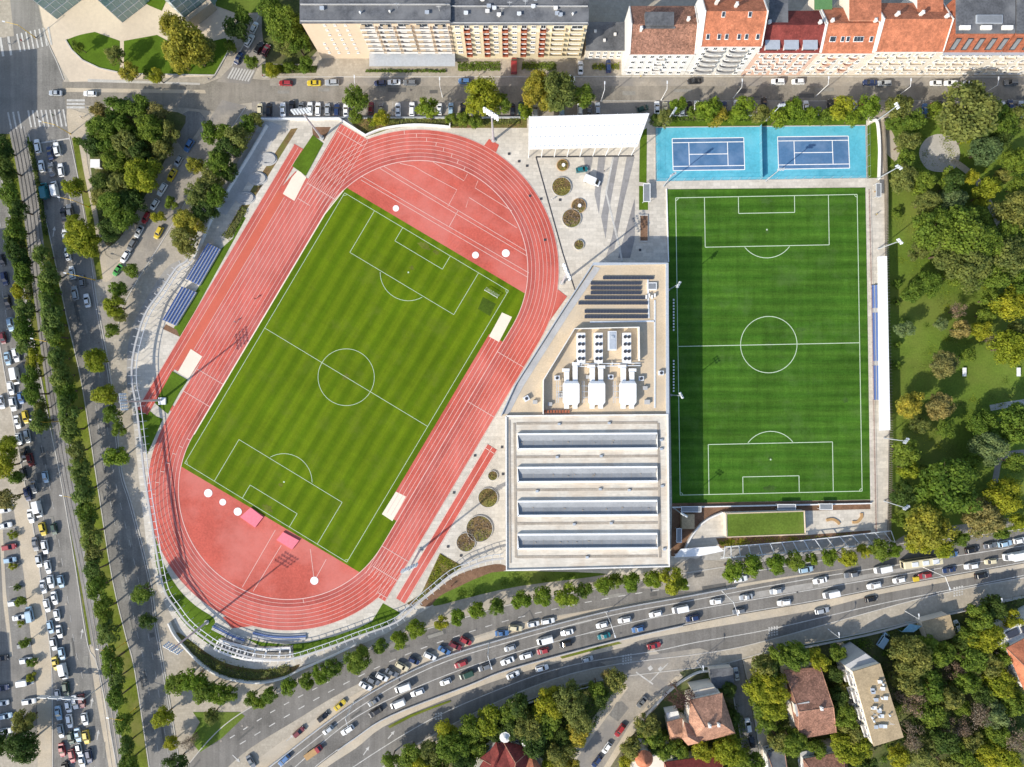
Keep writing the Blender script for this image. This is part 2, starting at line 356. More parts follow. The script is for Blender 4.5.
# --- roads of the left side
sheet('plaza', [(20, -30), (262, -30), (240, 12), (226, 60), (212, 76), (70, 82), (58, 62), (46, 36), (38, 0)], M['plaza_beige'])
JUNC = [(-40, 62), (-10, 40), (14, 36), (7, -30), (34, -30), (37, 0), (43, 28), (50, 47), (57, 62), (63, 77), (66, 104), (68, 136), (-40, 140)]
sheet('road_junction', JUNC, M['asphalt'])
EAST_L = [(29, 134), (40, 192), (53, 250), (66, 313), (82, 384), (97, 480), (112, 576), (126, 636), (135, 671), (152, 785)]
EAST_R = [(69, 134), (79, 182), (90, 250), (97, 300), (108, 360), (115, 410), (122, 471), (132, 505), (150, 576), (157, 625), (165, 671), (183, 785)]
sheet('avenue', cr(EAST_L, 3) + list(reversed(cr(EAST_R, 3))), M['asphalt'])
WEST_L = [(-50, 60), (-38, 140), (-16, 250), (6, 380), (24, 478), (33, 525), (41, 578), (51, 656), (52.5, 700), (53, 790)]
WEST_R = [(-10, 132), (2, 180), (13, 230), (31, 325), (49, 420), (61, 480), (77, 576), (88, 645), (99, 671), (121, 790)]
sheet('avenue', cr(WEST_L, 3) + list(reversed(cr(WEST_R, 3))), M['asphalt'])
sheet('car_park', [(-40, 492), (12, 492), (22, 560), (37, 690), (38, 735), (-40, 745)], M['asphalt'])
sheet('footpath', [(-2, 495), (1, 495), (6, 590), (13, 656), (10, 658), (3, 600)], M['pave_warm'])
sheet('footpath', [(25, 490), (33, 522), (41, 578), (51, 656), (52, 780), (38, 780), (37, 690), (24, 575), (12, 498)], M['pave_warm'])
# the tram track between two grass medians
TRAM = [(17, 128), (29, 192), (41, 288), (54, 384), (69, 480), (88, 576), (104, 672), (121, 790)]
GL = [(2, 128), (14, 192), (26, 288), (39, 384), (53, 440), (64, 490), (79, 576), (93, 645)]
sheet('median_grass', [(-12, 134), (3, 180), (14, 230), (32, 325), (50, 420), (62, 480), (78, 576), (89, 645), (94, 643), (83, 576), (72, 500), (60, 440), (46, 360), (36, 280), (28, 215), (22, 180), (11, 134)], M['median_grass'])
sheet('median_grass', [(29, 137), (40, 192), (53, 250), (66, 313), (81.5, 384), (96.5, 480), (111.5, 576), (125.5, 636), (134.5, 671), (151, 785), (130, 785), (114, 690), (98, 590), (78, 480), (63, 390), (52, 310), (44, 250), (36, 190), (26, 137)], M['median_grass'])
tc_ = cr(TRAM, 6)
sheet('tram_track_bed', offs(tc_, 8.2) + list(reversed(offs(tc_, -8.2))), M['tram'])
sheet('footpath', [(93, 646), (99, 671), (121, 790), (113, 790), (95, 690), (89, 648)], M['pave_warm'])
for d in (-5.6, -1.9, 1.9, 5.6):
    m = MB(); ribbon(m, w2(offs(tc_, d)), 0.18, 0.15); flat_obj('tram_rail', m, M['rail'])
# --- the street along the top
sheet('street', [(62, 82), (205, 84), (225, 76), (262, 80), (330, 79), (1060, 79), (1060, 101.5), (330, 101.5), (262, 101.5), (240, 104), (222, 112), (195, 109), (150, 105), (66, 106)], M['asphalt_h'])
sheet('street', [(216, 82), (232, 66), (250, 34), (262, 10), (272, -30), (296, -30), (270, 40), (250, 84)], M['asphalt_old'])
sheet('parking_strip', [(252, 101.5), (1060, 101.5), (1060, 117), (900, 117.5), (640, 117.5), (252, 118)], M['asphalt_old'])
sheet('parking_strip', [(270, 78), (660, 77.5), (1060, 78), (1060, 86), (660, 86), (270, 86)], M['asphalt_old'])
sheet('street', cr([(222, 100), (204, 128), (186, 156), (164, 192), (142, 231), (120, 268), (104, 296), (96, 306)], 4) + list(reversed(cr([(246, 106), (226, 136), (211, 160), (189, 196), (168, 232), (144, 270), (126, 300), (108, 340)], 4))), M['asphalt_old'])
sheet('forecourt', [(170, 122), (188, 111), (200, 112), (206, 119), (196, 134), (184, 150), (176, 140)], M['asphalt'])
sheet('street_island', [(66, 88), (205, 90), (206, 93.5), (66, 92)], M['pave_warm'])
sheet('street_island', [(88, 79), (200, 83), (200, 85), (88, 82)], M['kerb'])
# lawns round the glass building and the planted triangle
sheet('lawn', cr([(66, 40), (80, 35), (95, 32)], 3) + [(120, 41), (120, 72)] + cr([(118, 72), (100, 68), (83, 60), (72, 50), (67, 42)], 3), M['lawn_dark'])
sheet('lawn', [(124, 41), (157, 35), (170, 42), (200, 44), (226, 38), (229, 50), (214, 75), (124, 73)], M['lawn_dark'])
sheet('lawn', [(139, 0), (165, -6), (166, 2), (162, 11), (150, 6)], M['lawn_dark'])
sheet('lawn', [(214, -30), (290, -30), (262, 12), (238, 14), (216, 6)], M['lawn'])
m = MB(); wall(m, w2([(66, 40), (72, 50), (83, 60.5), (100, 68.5), (118, 72.5)]), 0.4, 0.0, 0.35); wall(m, w2([(124, 74), (180, 75), (215, 75.5), (229, 51)]), 0.4, 0.0, 0.35)
tag(m.build('kerb', M['kerb']), kind='structure')
sheet('planted_ground', cr([(91, 128), (110, 112), (150, 110), (186, 116), (174, 142), (160, 170), (140, 205), (120, 238), (106, 245), (98, 215), (90, 160)], 3, True), M['rough_ground'])
sheet('planted_ground', [(262, 64), (318, 66), (316, 73), (262, 74)], M['rough_ground'])
sheet('planted_ground', [(262, -30), (302, -30), (308, 20), (318, 50), (305, 64), (266, 64), (262, 30)], M['rough_ground'])
sheet('footpath', cr([(67, 110), (80, 112), (92, 118), (86, 150), (95, 200), (106, 255), (126, 258), (118, 272), (106, 282), (99, 270), (92, 215), (83, 170), (78, 140), (70, 136)], 3, True), M['pave_warm'])
sheet('verge_grass', [(72, 138), (78, 138), (84, 172), (94, 220), (103, 279), (97, 280), (88, 225), (79, 178)], M['median_grass'])
# --- highway and its frontage road (its own stack of layers)
ZROAD = ZL[0]; ZL[0] = 0.0605
ROAD = [(180, 800), (215, 757), (245, 731), (290, 705), (340, 677), (400, 651), (460, 630), (520, 612.5), (600, 598), (680, 584), (760, 571), (860, 557), (960, 546), (1060, 532)]
LA = [(228, 800), (276, 763), (356, 703), (431, 663), (512, 637), (607, 612), (687, 597), (768, 582), (850, 568), (930, 556), (1060, 536)]
LC = [(283, 800), (313, 770), (356, 738), (391, 716), (468, 686), (512, 669), (617, 641), (724, 617.5), (808, 603), (875, 590), (928, 580), (1060, 557)]
LD = [(291, 800), (323, 770), (356, 748), (396, 720), (512, 675), (624, 647), (652, 637.5), (808, 611), (870, 596), (928, 585), (1060, 561)]
LF = [(345, 800), (381, 768), (431, 736), (512, 695), (594, 668), (712, 652), (768, 640), (848, 618), (943, 593), (1060, 571)]
LG = [(360, 800), (394, 768), (440, 741), (520, 703), (600, 680), (716, 665), (770, 651), (863, 633), (953, 611), (1060, 588)]
fr = cr(ROAD, 5)
sheet('beige_verge', cr([(214, 800), (262, 756), (330, 709), (372, 685), (430, 655), (500, 630), (560, 616), (640, 601), (720, 587), (800, 574), (860, 564), (930, 550), (1000, 540), (1060, 532)], 4) + list(reversed(cr(LA, 4))), M['pave_warm'])
wfr = [19, 19, 18.5, 17, 15, 13, 11, 10.5, 10.5, 10.5, 10, 10, 9, 9]
up = []; dn = []
for i, (x, y) in enumerate(ROAD):
    up.append((x - wfr[i] * .3, y - wfr[i] * .92)); dn.append((x + wfr[i] * .3, y + wfr[i] * .92))
sheet('frontage_road', cr(up, 4) + list(reversed(cr(dn, 4))), M['asphalt_e'])
sheet('frontage_road', [(640, 588), (690, 558), (735, 563), (755, 580), (700, 592)], M['asphalt_old'])
sheet('highway', cr(LA, 5) + list(reversed(cr(LF, 5))), M['asphalt_e'])
sheet('footpath', cr(LF, 4) + list(reversed(cr(LG, 4))), M['pave'])
BR_C = [(668, 662), (655, 676), (641, 693), (616, 722), (590, 760), (570, 800)]
sheet('branch_road', band(cr(BR_C, 4), 21), M['pave_warm'])
sheet('branch_road', [(600, 662), (700, 648), (720, 655), (680, 672), (655, 697), (630, 724), (602, 770), (580, 800), (552, 800), (578, 757), (608, 715), (628, 688), (620, 672)], M['asphalt_old'])
sheet('asphalt_patch', [(616.5, 702), (622, 701), (629, 708), (618, 721.5), (609, 715)], M['asphalt'])
sheet('side_street', [(729, 662), (742, 660), (750, 700), (760, 760), (764, 800), (748, 800), (741, 740), (734, 700)], M['asphalt'])
sheet('footpath', [(743, 660), (756, 657), (764, 705), (776, 800), (765, 800), (758, 740), (750, 692)], M['pave_warm'])
# raised median between the two directions, with its thin strip of weeds
cC = cr(LC, 5); cD = cr(LD, 5)
m = MB(); m.prism(w2(cC + list(reversed(cD))), 0.03, 0.2); tag(m.build('highway_median', M['pave_warm']), kind='structure')
m = MB(); ribbon(m, w2(offs(cC, 0.6)[int(len(cC) * .2):int(len(cC) * .62)]), 0.5, 0.45)
m = MB(); wall(m, w2(offs(cC, -1.0)[8:34]), 0.35, 0.2, 0.85); tag(m.build('crash_barrier', M['concrete']), 'low concrete barrier on the highway median', 'barrier')
m = MB(); m.prism(w2([(560, 656.5), (590, 648.5), (618, 641.5), (622, 643), (592, 650.5), (562, 658.5)]), .2, .24); tag(m.build('median_weeds', M['median_grass']), kind='structure')
m = MB(); m.prism(w2([(388, 726), (410, 714.5), (430, 707), (450, 700), (451, 701.5), (431, 709), (411, 717), (390, 728)]), .2, .24); tag(m.build('median_weeds', M['median_grass']), kind='structure')
# hatched wide median on the right and the pale shoulder beside the lanes
sheet('lane_divider', cr([(720, 598.5), (808, 583), (880, 572), (930, 561.5), (925, 567), (860, 580), (768, 596), (722, 603)], 3, True), M['pave_grey'])
# --- stadium precinct (its own stack of layers)
ZROAD = max(ZROAD, ZL[0]); ZL[0] = 0.0611
PREC = cr([(263, 119), (455, 119), (650, 113), (655, 119)], 3) + [(867, 118), (884, 118), (886, 200), (890, 430), (888, 535), (720, 552), (690, 560), (640, 574), (520, 575), (470, 584), (430, 607), (385, 634), (335, 655), (295, 668), (255, 672), (215, 662), (180, 632), (158, 590), (146, 540), (138, 470), (131, 400), (130, 350), (140, 318), (165, 280), (190, 256), (230, 175)]
sheet('plaza_paving', PREC, M['plaza'])
sheet('terrace_walk', [(262, 121), (272, 122), (282, 126), (240, 195), (226, 215), (216, 212), (190, 256), (187, 250), (205, 217), (230, 175)], M['concrete'])
sheet('terrace_walk', cr([(181, 262), (166, 285), (150, 305), (139, 335), (134, 372), (134, 400), (128, 400), (127, 360), (132, 328), (147, 298), (165, 270), (176, 262)], 4, True), M['pave_grey'])
# planted strip along the street side of the track
sheet('planting_bed', cr([(355, 119), (420, 119), (527, 118.5)], 2) + [(527, 128), (453, 128), (415, 125.5), (390, 129), (366, 137), (352, 124)], M['planting'])
sheet('planting_bed', [(291, 129), (298, 128), (262, 186), (244, 214), (232, 238), (225, 234), (240, 208), (256, 182)], M['planting'])
sheet('planting_bed', [(312, 127), (331, 127), (324, 141), (313, 136)], M['mulch'])
sheet('verge_grass', [(241, 214), (246, 218), (181, 337), (172, 331), (222, 248), (233, 238)], M['lawn_dark'])
sheet('planting_bed', [(166, 324), (177, 330), (180, 337), (163, 329)], M['mulch'])
sheet('green_strip', [(653, 118), (866, 117), (866, 126), (655, 127.5)], M['lawn_dark'])
sheet('green_strip', [(867, 126), (876, 121), (878, 150), (877, 178), (867.5, 178)], M['lawn_dark'])
sheet('green_strip', [(640, 132), (647, 128), (646.5, 183), (639, 182)], M['lawn_dark'])
sheet('green_strip', [(639, 186), (648, 186), (648, 210), (639, 210)], M['lawn_dark'])
# lawns between the track and the ring
sheet('lawn', cr([(156, 538), (163, 562), (178, 588), (196, 606), (214, 618), (215, 628), (224, 634), (226, 640), (240, 660), (222, 652), (203, 640), (187, 626), (172, 606), (161, 582), (155, 556)], 3, True), M['lawn_dark'])
sheet('lawn', [(246, 638), (262, 642), (285, 644.5), (310, 642), (335, 636), (358, 628), (372, 621), (377, 613), (383, 603), (401, 613), (388, 625), (357, 637), (336, 645), (311, 653), (294, 657), (293, 646), (262, 647)], M['lawn_dark'])
sheet('planting_bed', cr([(176, 632), (190, 640), (206, 652), (226, 663), (255, 669), (286, 668), (300, 664), (290, 674), (262, 680), (232, 678), (205, 668), (186, 650)], 3, True), M['planting'])
sheet('planting_bed', [(421, 594), (440, 553), (463, 566), (452, 573), (434, 589), (410, 606), (407, 603)], M['planting'])
sheet('planting_bed', cr([(420, 604), (434, 592), (452, 578), (470, 570), (495, 564), (506, 566), (506, 570), (480, 580), (450, 594), (430, 606)], 3, True), M['mulch'])
sheet('lawn', cr([(434, 606), (440, 596), (460, 586), (480, 577), (506, 571), (600, 573), (590, 577), (520, 586), (470, 597)], 3, True), M['lawn'])
sheet('lawn', [(193, 712), (240, 712), (245, 716), (222, 738), (200, 752), (190, 740), (200, 722)], M['lawn'])
sheet('verge_grass', [(135, 412), (142, 404), (156, 416), (163, 419), (147, 455), (143, 440), (138, 420)], M['lawn_dark'])
# lower right corner behind the football pitch
sheet('planting_bed', [(672, 503), (872, 500), (872, 511), (724, 514), (690, 538), (682, 556), (671, 556)], M['mulch'])
sheet('plaza_paving', cr([(684, 553), (692, 536), (706, 520), (722, 513)], 4) + [(872, 509), (873, 531), (805, 536), (722, 540), (712, 546), (708, 550)], M['plaza'])
sheet('planting_bed', [(716, 538), (805, 535), (872, 530), (872, 533), (800, 542), (720, 548)], M['mulch'])
sheet('footpath', [(700, 551), (760, 546), (880, 533), (890, 545), (800, 556), (760, 561), (700, 560)], M['pave_grey'])
# grey bands across the plaza
for q in ([(583.6, 157), (592.8, 157), (590, 174), (586, 174)], [(598.3, 157), (605.5, 157), (600.3, 194), (598.9, 214.5), (594.4, 194)], [(613, 157), (618.8, 157), (608, 215), (605.5, 239), (601, 217)],
          [(626.7, 157), (634.5, 157), (624, 200), (614, 250), (606, 257), (612, 237)], [(634.5, 199), (634.5, 240), (630, 258), (618, 258)]):
    sheet('plaza_band', q, M['plaza_dark'])
m = MB(); ribbon(m, w2([(536, 157), (634, 156)]), .5, ZL[0] + .004); ribbon(m, w2([(536, 157), (563, 254), (575, 290)]), .4, ZL[0] + .004); flat_obj('drain_channel', m, M['dark']); ZL[0] += .004
m = MB(); ribbon(m, w2([(613, 157), (606, 193), (620, 250), (622, 262)]), .6, ZL[0] + .004); flat_obj('plaza_marking', m, M['white_line']); ZL[0] += .004
# ------------------------------------------------------------------ athletics track
CT = Vector((418.5, 270)); CB = Vector((288, 490)); CM = (CT + CB) / 2
uu = (CT - CM).normalized(); HL = (CT - CM).length; vv = Vector((-uu.y, uu.x))
if vv.x < 0: vv = -vv
def T(a, p): q = CM + uu * a + vv * p; return (q.x, q.y)
def oval(r, n=40):
    pts = []
    for k in range(n + 1):
        t = math.pi * k / n; pts.append(T(HL + r * math.sin(t), -r * math.cos(t)))
    for k in range(n + 1):
        t = math.pi * k / n; pts.append(T(-HL - r * math.sin(t), r * math.cos(t)))
    return pts
RI, RO, LWD = 109.0, 140.5, 3.85
sheet('running_track', oval(RO), M['track'])
sheet('running_track', [T(214, -141.5), T(214, -110), T(HL, -108), T(-100, -140)], M['track'])
sheet('running_track', [T(-174, 140.5), T(-174, 128), T(-150, 112), T(-HL, 108), T(20, 140.5)], M['track'])
sheet('running_track', [T(173, -171), T(173, -160), T(-135, -159), T(-135, -171)], M['track'])
sheet('running_track', [T(124, -161), T(150, -156), T(150, -141), T(-56, -140), T(-82, -142), T(-82, -160)], M['track'])
sheet('running_track', [T(-106, -160), T(-106, -156), T(-116, -138), T(-121, -138), T(-112, -160)], M['track'])
sheet('orange_strip', [T(150, -162.6), T(124, -161), T(124, -152), T(-56, -152), T(-75, -157), T(-90, -162.6)], M['track_o'])
sheet('running_track', [(489, 139), (499, 145), (496, 152.5), (484, 146)], M['track'])
sheet('running_track', [(556, 288), (567, 296.5), (546, 326), (540, 318)], M['track'])
sheet('running_track', [(487.5, 444), (497, 450), (405, 603.5), (396, 598)], M['track'])
sheet('running_track', [(241, 612), (256, 618), (262, 625), (232, 628), (223, 617)], M['track'])
sheet('running_track', oval(RI + 2 * LWD), M['track_w'])
sheet('sector', [T(HL + RI * math.sin(math.pi * k / 40) - .5, -RI * math.cos(math.pi * k / 40)) for k in range(41)], M['track_d'])
sheet('sector', [T(-HL - RI * math.sin(math.pi * k / 40) + .5, RI * math.cos(math.pi * k / 40)) for k in range(41)], M['track_d'])
Z_G = None
gp = []
for k in range(41):
    t = math.pi * k / 40; a = HL + RI * math.sin(t); p = -RI * math.cos(t)
    if a <= 162: gp.append((a, p))
    elif not gp or gp[-1][0] < 162: gp.append((162, p))
left = [q for q in gp if q[1] < 0]; right = [q for q in gp if q[1] > 0]
half = [q for q in left if q[0] < 162] + [(162, -103.2), (162, 103.2)] + [q for q in right if q[0] < 162]
grass = [T(a, p) for a, p in half] + [T(-a, p) for a, p in reversed(half)]
sheet('football_pitch', grass, M['field_l'])
sheet('running_track', [T(109, 93.5), T(109, 109.3), T(-99, 109.3), T(-99, 93.5)], M['track'])
sheet('turf_patch', [(483, 297), (496, 304), (490, 316), (478, 309)], mottled('turf_worn', (.055, .095, .006), .3, .15, 2))
for nm, q in (('sand_pit', [(283, 194), (292, 177.5), (298.5, 170), (306.5, 177.5), (294.5, 201)]), ('sand_pit', [(191, 349), (202.5, 356.5), (189, 378.5), (178, 372)]),
              ('sand_pit', [(502, 312.5), (512, 317), (499, 342), (489, 336.5)]), ('sand_pit', [(396, 491.5), (406, 496.5), (392.5, 521), (382, 514)])):
    sheet(nm, q, M['sand'])
sheet('lawn', [(313, 135), (323.5, 143.5), (306, 176), (292, 166)], M['lawn_dark'])
sheet('lawn', [(172.5, 371), (188, 380), (180, 392), (168, 414), (155, 403)], M['lawn_dark'])
ZT = ZL[0] + 0.006
m = MB()
for i in range(9):
    o_ = oval(RI + .4 + i * LWD, 48); ribbon(m, w2(o_ + [o_[0], ]), 0.13 if i else 0.26, ZT)
for i in range(9): ribbon(m, w2([T(HL, -RI - .4 - i * LWD), T(213.5, -RI - .4 - i * LWD)]), .15, ZT + .0012)
for i in range(9): ribbon(m, w2([T(-HL, RI + .4 + i * LWD), T(-173.5 if i > 4 else -160, RI + .4 + i * LWD)]), .15, ZT + .0012)
for p in (-145.0, -149.2): ribbon(m, w2([T(-55, p), T(122, p)]), .15, ZT)
for p in (-152.3, -161.8, -165.8, -170.6): ribbon(m, w2([T(-130, p) if p < -160 else T(-55, p), T(172 if p < -160 else 122, p)]), .15, ZT + .0024)
for p in (97, 101.5, 105.5): ribbon(m, w2([T(-97, p), T(107, p)]), .15, ZT + .0024)
for a, p0, p1 in ((206, -140, -111), (HL + 18, -140, -108), (HL, -140, -126), (-96, -140, -109), (-170, 130, 140), (-HL, 109, 140), (-HL - 22, 112, 140), (40, 109, 140), (HL - 30, 109, 140), (-70, -140, -109)):
    ribbon(m, w2([T(a, p0), T(a, p1)]), .2, ZT + .004)
for k, (a0, r0) in enumerate([(0.42, 7), (.5, 6), (.57, 5), (.64, 4), (.7, 3), (.77, 2), (.83, 1), (.9, 0)]):     # staggered start marks
    for sgn, base in ((1, 0.15), (-1, 0.2)):
        t = math.pi * (base + a0 * .35 if sgn > 0 else .62 + a0 * .4)
        r = RI + .4 + r0 * LWD
        f = (lambda rr: T(HL + rr * math.sin(t), -rr * math.cos(t))) if sgn > 0 else (lambda rr: T(-HL - rr * math.sin(t), rr * math.cos(t)))
        ribbon(m, w2([f(r), f(r + LWD)]), .2, ZT + .004)
for a, b in (((487.5, 444), (396, 598)), ((492.3, 447), (400.6, 600.6)), ((497, 450), (405, 603.5)), ((485.6, 448), (495, 454))):
    ribbon(m, w2([a, b]), .22, ZT + .008)
for pl in ([(361, 176), (529, 273)], [(361, 180), (528, 277.5)], [(384, 166.5), (526, 251)], [(380, 168.5), (527, 256)], [(400, 163.5), (414, 166.5), (425, 173), (457, 190), (448, 206.5)],
           [(433, 162), (464, 181), (467.5, 174)], [(478, 181), (475, 188), (512, 211)], [(466, 207.5), (469, 197.5), (517, 228)], [(449, 227), (458, 211)],
           [(242.5, 587), (275.5, 530)], [(253.5, 591), (281.5, 545)], [(310.5, 549), (314, 577)], [(326.5, 559), (316, 578)], [(303, 598), (304, 603)]):
    ribbon(m, w2(pl), .17, ZT + .006)
flat_obj('track_markings', m, M['track_line'])
m = MB(); o_ = [T(HL, -RI), T(-HL, -RI)]; ribbon(m, w2([T(HL + 30, -RI + 4)] + o_), .35, ZT + .01)
flat_obj('track_kerb', m, M['sand'])
# white throwing circles let into the rubber
circ = [(396, 208.5, 3.1), (475.5, 255.2, 3.4), (505.8, 253.3, 3.9), (208.5, 493, 4.1), (223, 502, 3.3), (238, 511.5, 4.0), (314.5, 580.5, 4.0)]
lbls = ['small white throwing circle at the middle of the upper end line', 'white throwing circle near the upper right pitch corner, the smaller of the two there', 'larger white throwing circle on the red rubber near the upper right pitch corner',
        'white throwing circle nearest the lower left pitch corner', 'smallest white disc of the three beside the left landing mat', 'white throwing circle touching the left pink landing mat', 'white throwing circle at the tip of the painted V in the lower sector']
for (x, y, r), lb in zip(circ, lbls):
    c = W(x, y); m = MB(); m.prism([(c.x + r * S * math.cos(t * math.pi / 14), c.y + r * S * math.sin(t * math.pi / 14)) for t in range(28)], 0.02, ZT + .05)
    tag(m.build('throwing_circle', M['white']), lb, 'throwing circle', 'throwing circles')
# ------------------------------------------------------------------ pitch markings
def pitch_lines(name, tl, tr, br, bl, z, mat, w, paw, pad, gaw, gad, cr_):
    tl, tr, br, bl = [Vector(q) for q in (tl, tr, br, bl)]
    def P(s, t):
        q = tl * (1 - s) * (1 - t) + tr * s * (1 - t) + br * s * t + bl * (1 - s) * t; return (q.x, q.y)
    m = MB(); L = ((bl - tl).length + (br - tr).length) / 2; Wd = (tr - tl).length
    def ln(a, b, k=0): ribbon(m, w2([P(*a), P(*b)]), w, z + .0015 * k)
    ln((0, 0), (1, 0)); ln((1, 0), (1, 1), 1); ln((1, 1), (0, 1)); ln((0, 1), (0, 0), 1); ln((0, .5), (1, .5), 2)
    for e in (0, 1):
        f = (lambda t: t) if e == 0 else (lambda t: 1 - t)
        for wd, dp in ((paw, pad), (gaw, gad)):
            a, b = .5 - wd / 2, .5 + wd / 2
            ln((a, f(0)), (a, f(dp)), 3); ln((b, f(0)), (b, f(dp)), 3); ln((a, f(dp)), (b, f(dp)), 4)
        pts = []
        for k in range(25):
            t = math.pi * (k / 24 - .5); x = cr_ * math.sin(t); y = cr_ * math.cos(t) + .113 * L
            if y >= pad * L: pts.append(P(.5 + x / Wd, f(y / L)))
        ribbon(m, w2(pts), w, z + .007)
        sp = P(.5, f(.113)); q = W(*sp); m.face([(q.x + .3 * math.cos(k), q.y + .3 * math.sin(k), z + .01) for k in [i * math.pi / 5 for i in range(10)]])
        for s_ in (0, 1):
            cx = [P(abs(s_ - 2.6 * math.sin(t * math.pi / 16) / Wd), f(2.6 * math.cos(t * math.pi / 16) / L)) for t in range(9)]; ribbon(m, w2(cx), w * .8, z + .009)
    cc = [P(.5 + cr_ * math.cos(k * math.pi / 24) / Wd, .5 + cr_ * math.sin(k * math.pi / 24) / L) for k in range(49)]
    ribbon(m, w2(cc), w, z + .0085)
    flat_obj(name, m, mat)
pitch_lines('pitch_markings', (344.75, 193), (508.5, 290.75), (347, 562), (185, 463), ZT + .012, M['pitch_line'], .16, .635, .154, .29, .049, 28.3)
sheet('football_pitch', [(666.5, 189.5), (865, 187.7), (870.5, 499.5), (672, 503)], M['field_r'])
pitch_lines('pitch_markings', (675.5, 198), (856.8, 194.6), (861.8, 491), (680, 495), ZT + .034, M['pitch_line'], .24, .683, .168, .309, .0565, 28.2)
# ------------------------------------------------------------------ tennis courts
sheet('tennis_court', [(655.5, 128), (865, 126), (866, 178), (656.5, 181.5)], M['cyan'])
for q in ([(672, 138.8), (743.5, 137.8), (744.5, 169.8), (673, 170.8)], [(777.3, 137), (848, 136.3), (849.3, 168.3), (778.3, 169.4)]):
    sheet('tennis_court', q, M['court'])
    A, B, C_, D = [Vector(p) for p in q]; m = MB()
    def P(s, t, A=A, B=B, C_=C_, D=D): v = A * (1 - s) * (1 - t) + B * s * (1 - t) + C_ * s * t + D * (1 - s) * t; return (v.x, v.y)
    for k, (a, b) in enumerate((((0, 0), (1, 0)), ((1, 0), (1, 1)), ((1, 1), (0, 1)), ((0, 1), (0, 0)), ((0, .13), (1, .13)), ((0, .87), (1, .87)), ((.23, .13), (.23, .87)), ((.77, .13), (.77, .87)), ((.23, .5), (.77, .5)))):
        ribbon(m, w2([P(*a), P(*b)]), .26, ZL[0] + .02 + .0012 * k)
    flat_obj('court_markings', m, M['white'])
sheet('paved_strip', [(656, 182), (866, 178.5), (884, 178), (889, 535), (870.5, 535), (865.5, 187), (666, 189), (656, 189)], M['plaza'])
m = MB(); wall(m, w2([(655.2, 181.3), (655.2, 127.6), (865.4, 125.6), (866.4, 178.6), (655.2, 181.8)]), .3, .02, .3); tag(m.build('kerb', M['kerb']), kind='structure')
# ------------------------------------------------------------------ road paint
zr = ZROAD + .012
m = MB()
def zebra(m, a, b, length, n, w=.55):
    """n bars spread from a to b (pixels), each bar `length` px long along the given direction"""
    a, b = Vector(a), Vector(b)
    for i in range(n):
        c = a + (b - a) * (i / (n - 1)); d = Vector(length) / 2
        ribbon(m, w2([c - d, c + d]), w, zr)
zebra(m, (10, 121), (20, 120), (3.5, 17), 3, .6); zebra(m, (30, 119), (65, 118), (3.2, 17), 9, .58)
zebra(m, (2, 47), (10, 46), (3, 19), 2, .8); zebra(m, (19, 43), (50, 36), (3.5, 18), 8, .58)
zebra(m, (76, 100.5), (76, 107.5), (18, 0), 3, .75);
zebra(m, (231, 73), (251, 76), (6, -11), 8, .55)
ribbon(m, w2([(41, 143), (70, 138.5)]), .45, zr); ribbon(m, w2([(30, 140), (42, 192)]), .25, zr)
for l in ([(51, 150), (58, 192), (66, 235), (80, 300)], [(62, 150), (69, 192), (78, 230)]): dashes(m, w2(cr(l, 4)), .22, zr, 2.2, 3.0)
for off in (.36, .68): dashes(m, w2(cr([tuple(Vector(a).lerp(Vector(b), off)) for a, b in zip(EAST_L, EAST_R[:1] + EAST_R[1:4] + EAST_R[5:6] + EAST_R[6:7] + EAST_R[8:])], 4)[14:]), .13, zr, 2.5, 4.0)
for off in (.34, .66): dashes(m, w2(cr([tuple(Vector(a).lerp(Vector(b), off)) for a, b in zip(WEST_L, WEST_R)], 4)), .13, zr, 2.5, 4.0)
ribbon(m, w2(offs(cr(EAST_R, 4), 2.2)[10:44]), .2, zr)
ribbon(m, w2([(600, 101), (1040, 101)]), .15, zr)
dashes(m, w2(cr([(240, 744), (290, 714), (340, 686), (400, 657), (460, 635), (520, 617), (600, 599.5), (690, 585)], 5)), .3, zr, 2.4, 3.4)
dashes(m, w2(cr([(230, 738), (280, 707), (330, 681)], 5)), .3, zr, 2.0, 3.4)
ribbon(m, w2(cr([(228, 806), (279, 768), (358, 708), (432, 667), (512, 641), (608, 616), (688, 601), (768, 586), (850, 572), (930, 560), (1040, 543)], 5)), .28, zr)
ribbon(m, w2(cr([(255, 806), (296, 766), (356, 717), (431, 681), (506, 655), (612, 627), (687, 611), (768, 597), (850, 583), (928, 570), (1040, 552)], 5)), .26, zr)
ribbon(m, w2(offs(cC, -1.2)), .22, zr)
ribbon(m, w2(cr([(330, 786), (356, 765), (431, 719), (512, 684), (560, 668), (600, 659.5), (657, 650.5), (697, 642), (768, 629.5), (870, 606), (928, 594), (1040, 572)], 5)), .28, zr)
ribbon(m, w2(cr([(720, 577), (780, 567), (850, 556)], 4)), .25, zr)
for x, y, a in ((391, 735, 50), (366, 751, 55), (82, 634, 80), (92, 703, 80), (98, 735, 80), (236, 758, -45), (54, 232, 80), (290, 738, 40)):
    c = W(x, y); t = math.radians(a); d = Vector((math.cos(t), math.sin(t))); n_ = Vector((-d.y, d.x))
    p = c.xy; ribbon(m, [p - d * 1.6, p + d * .8], .3, zr); q = [p + d * 2.0, p + d * .6 + n_ * .6, p + d * .6 - n_ * .6]; m.face([(v.x, v.y, zr + .002) for v in q])
for x, y, n_ in ((627, 659, 4), (773, 631, 4), (958, 591, 4), (525 - 85, 717, 3)):          # small block hatches
    for i in range(n_):
        for j in range(n_):
            c = W(x + (i - 1.5) * 2.6, y + (j - 1.5) * 2.6 - (i - 1.5) * .5); m.box((c.x, c.y, zr), (.55, .55, .008))
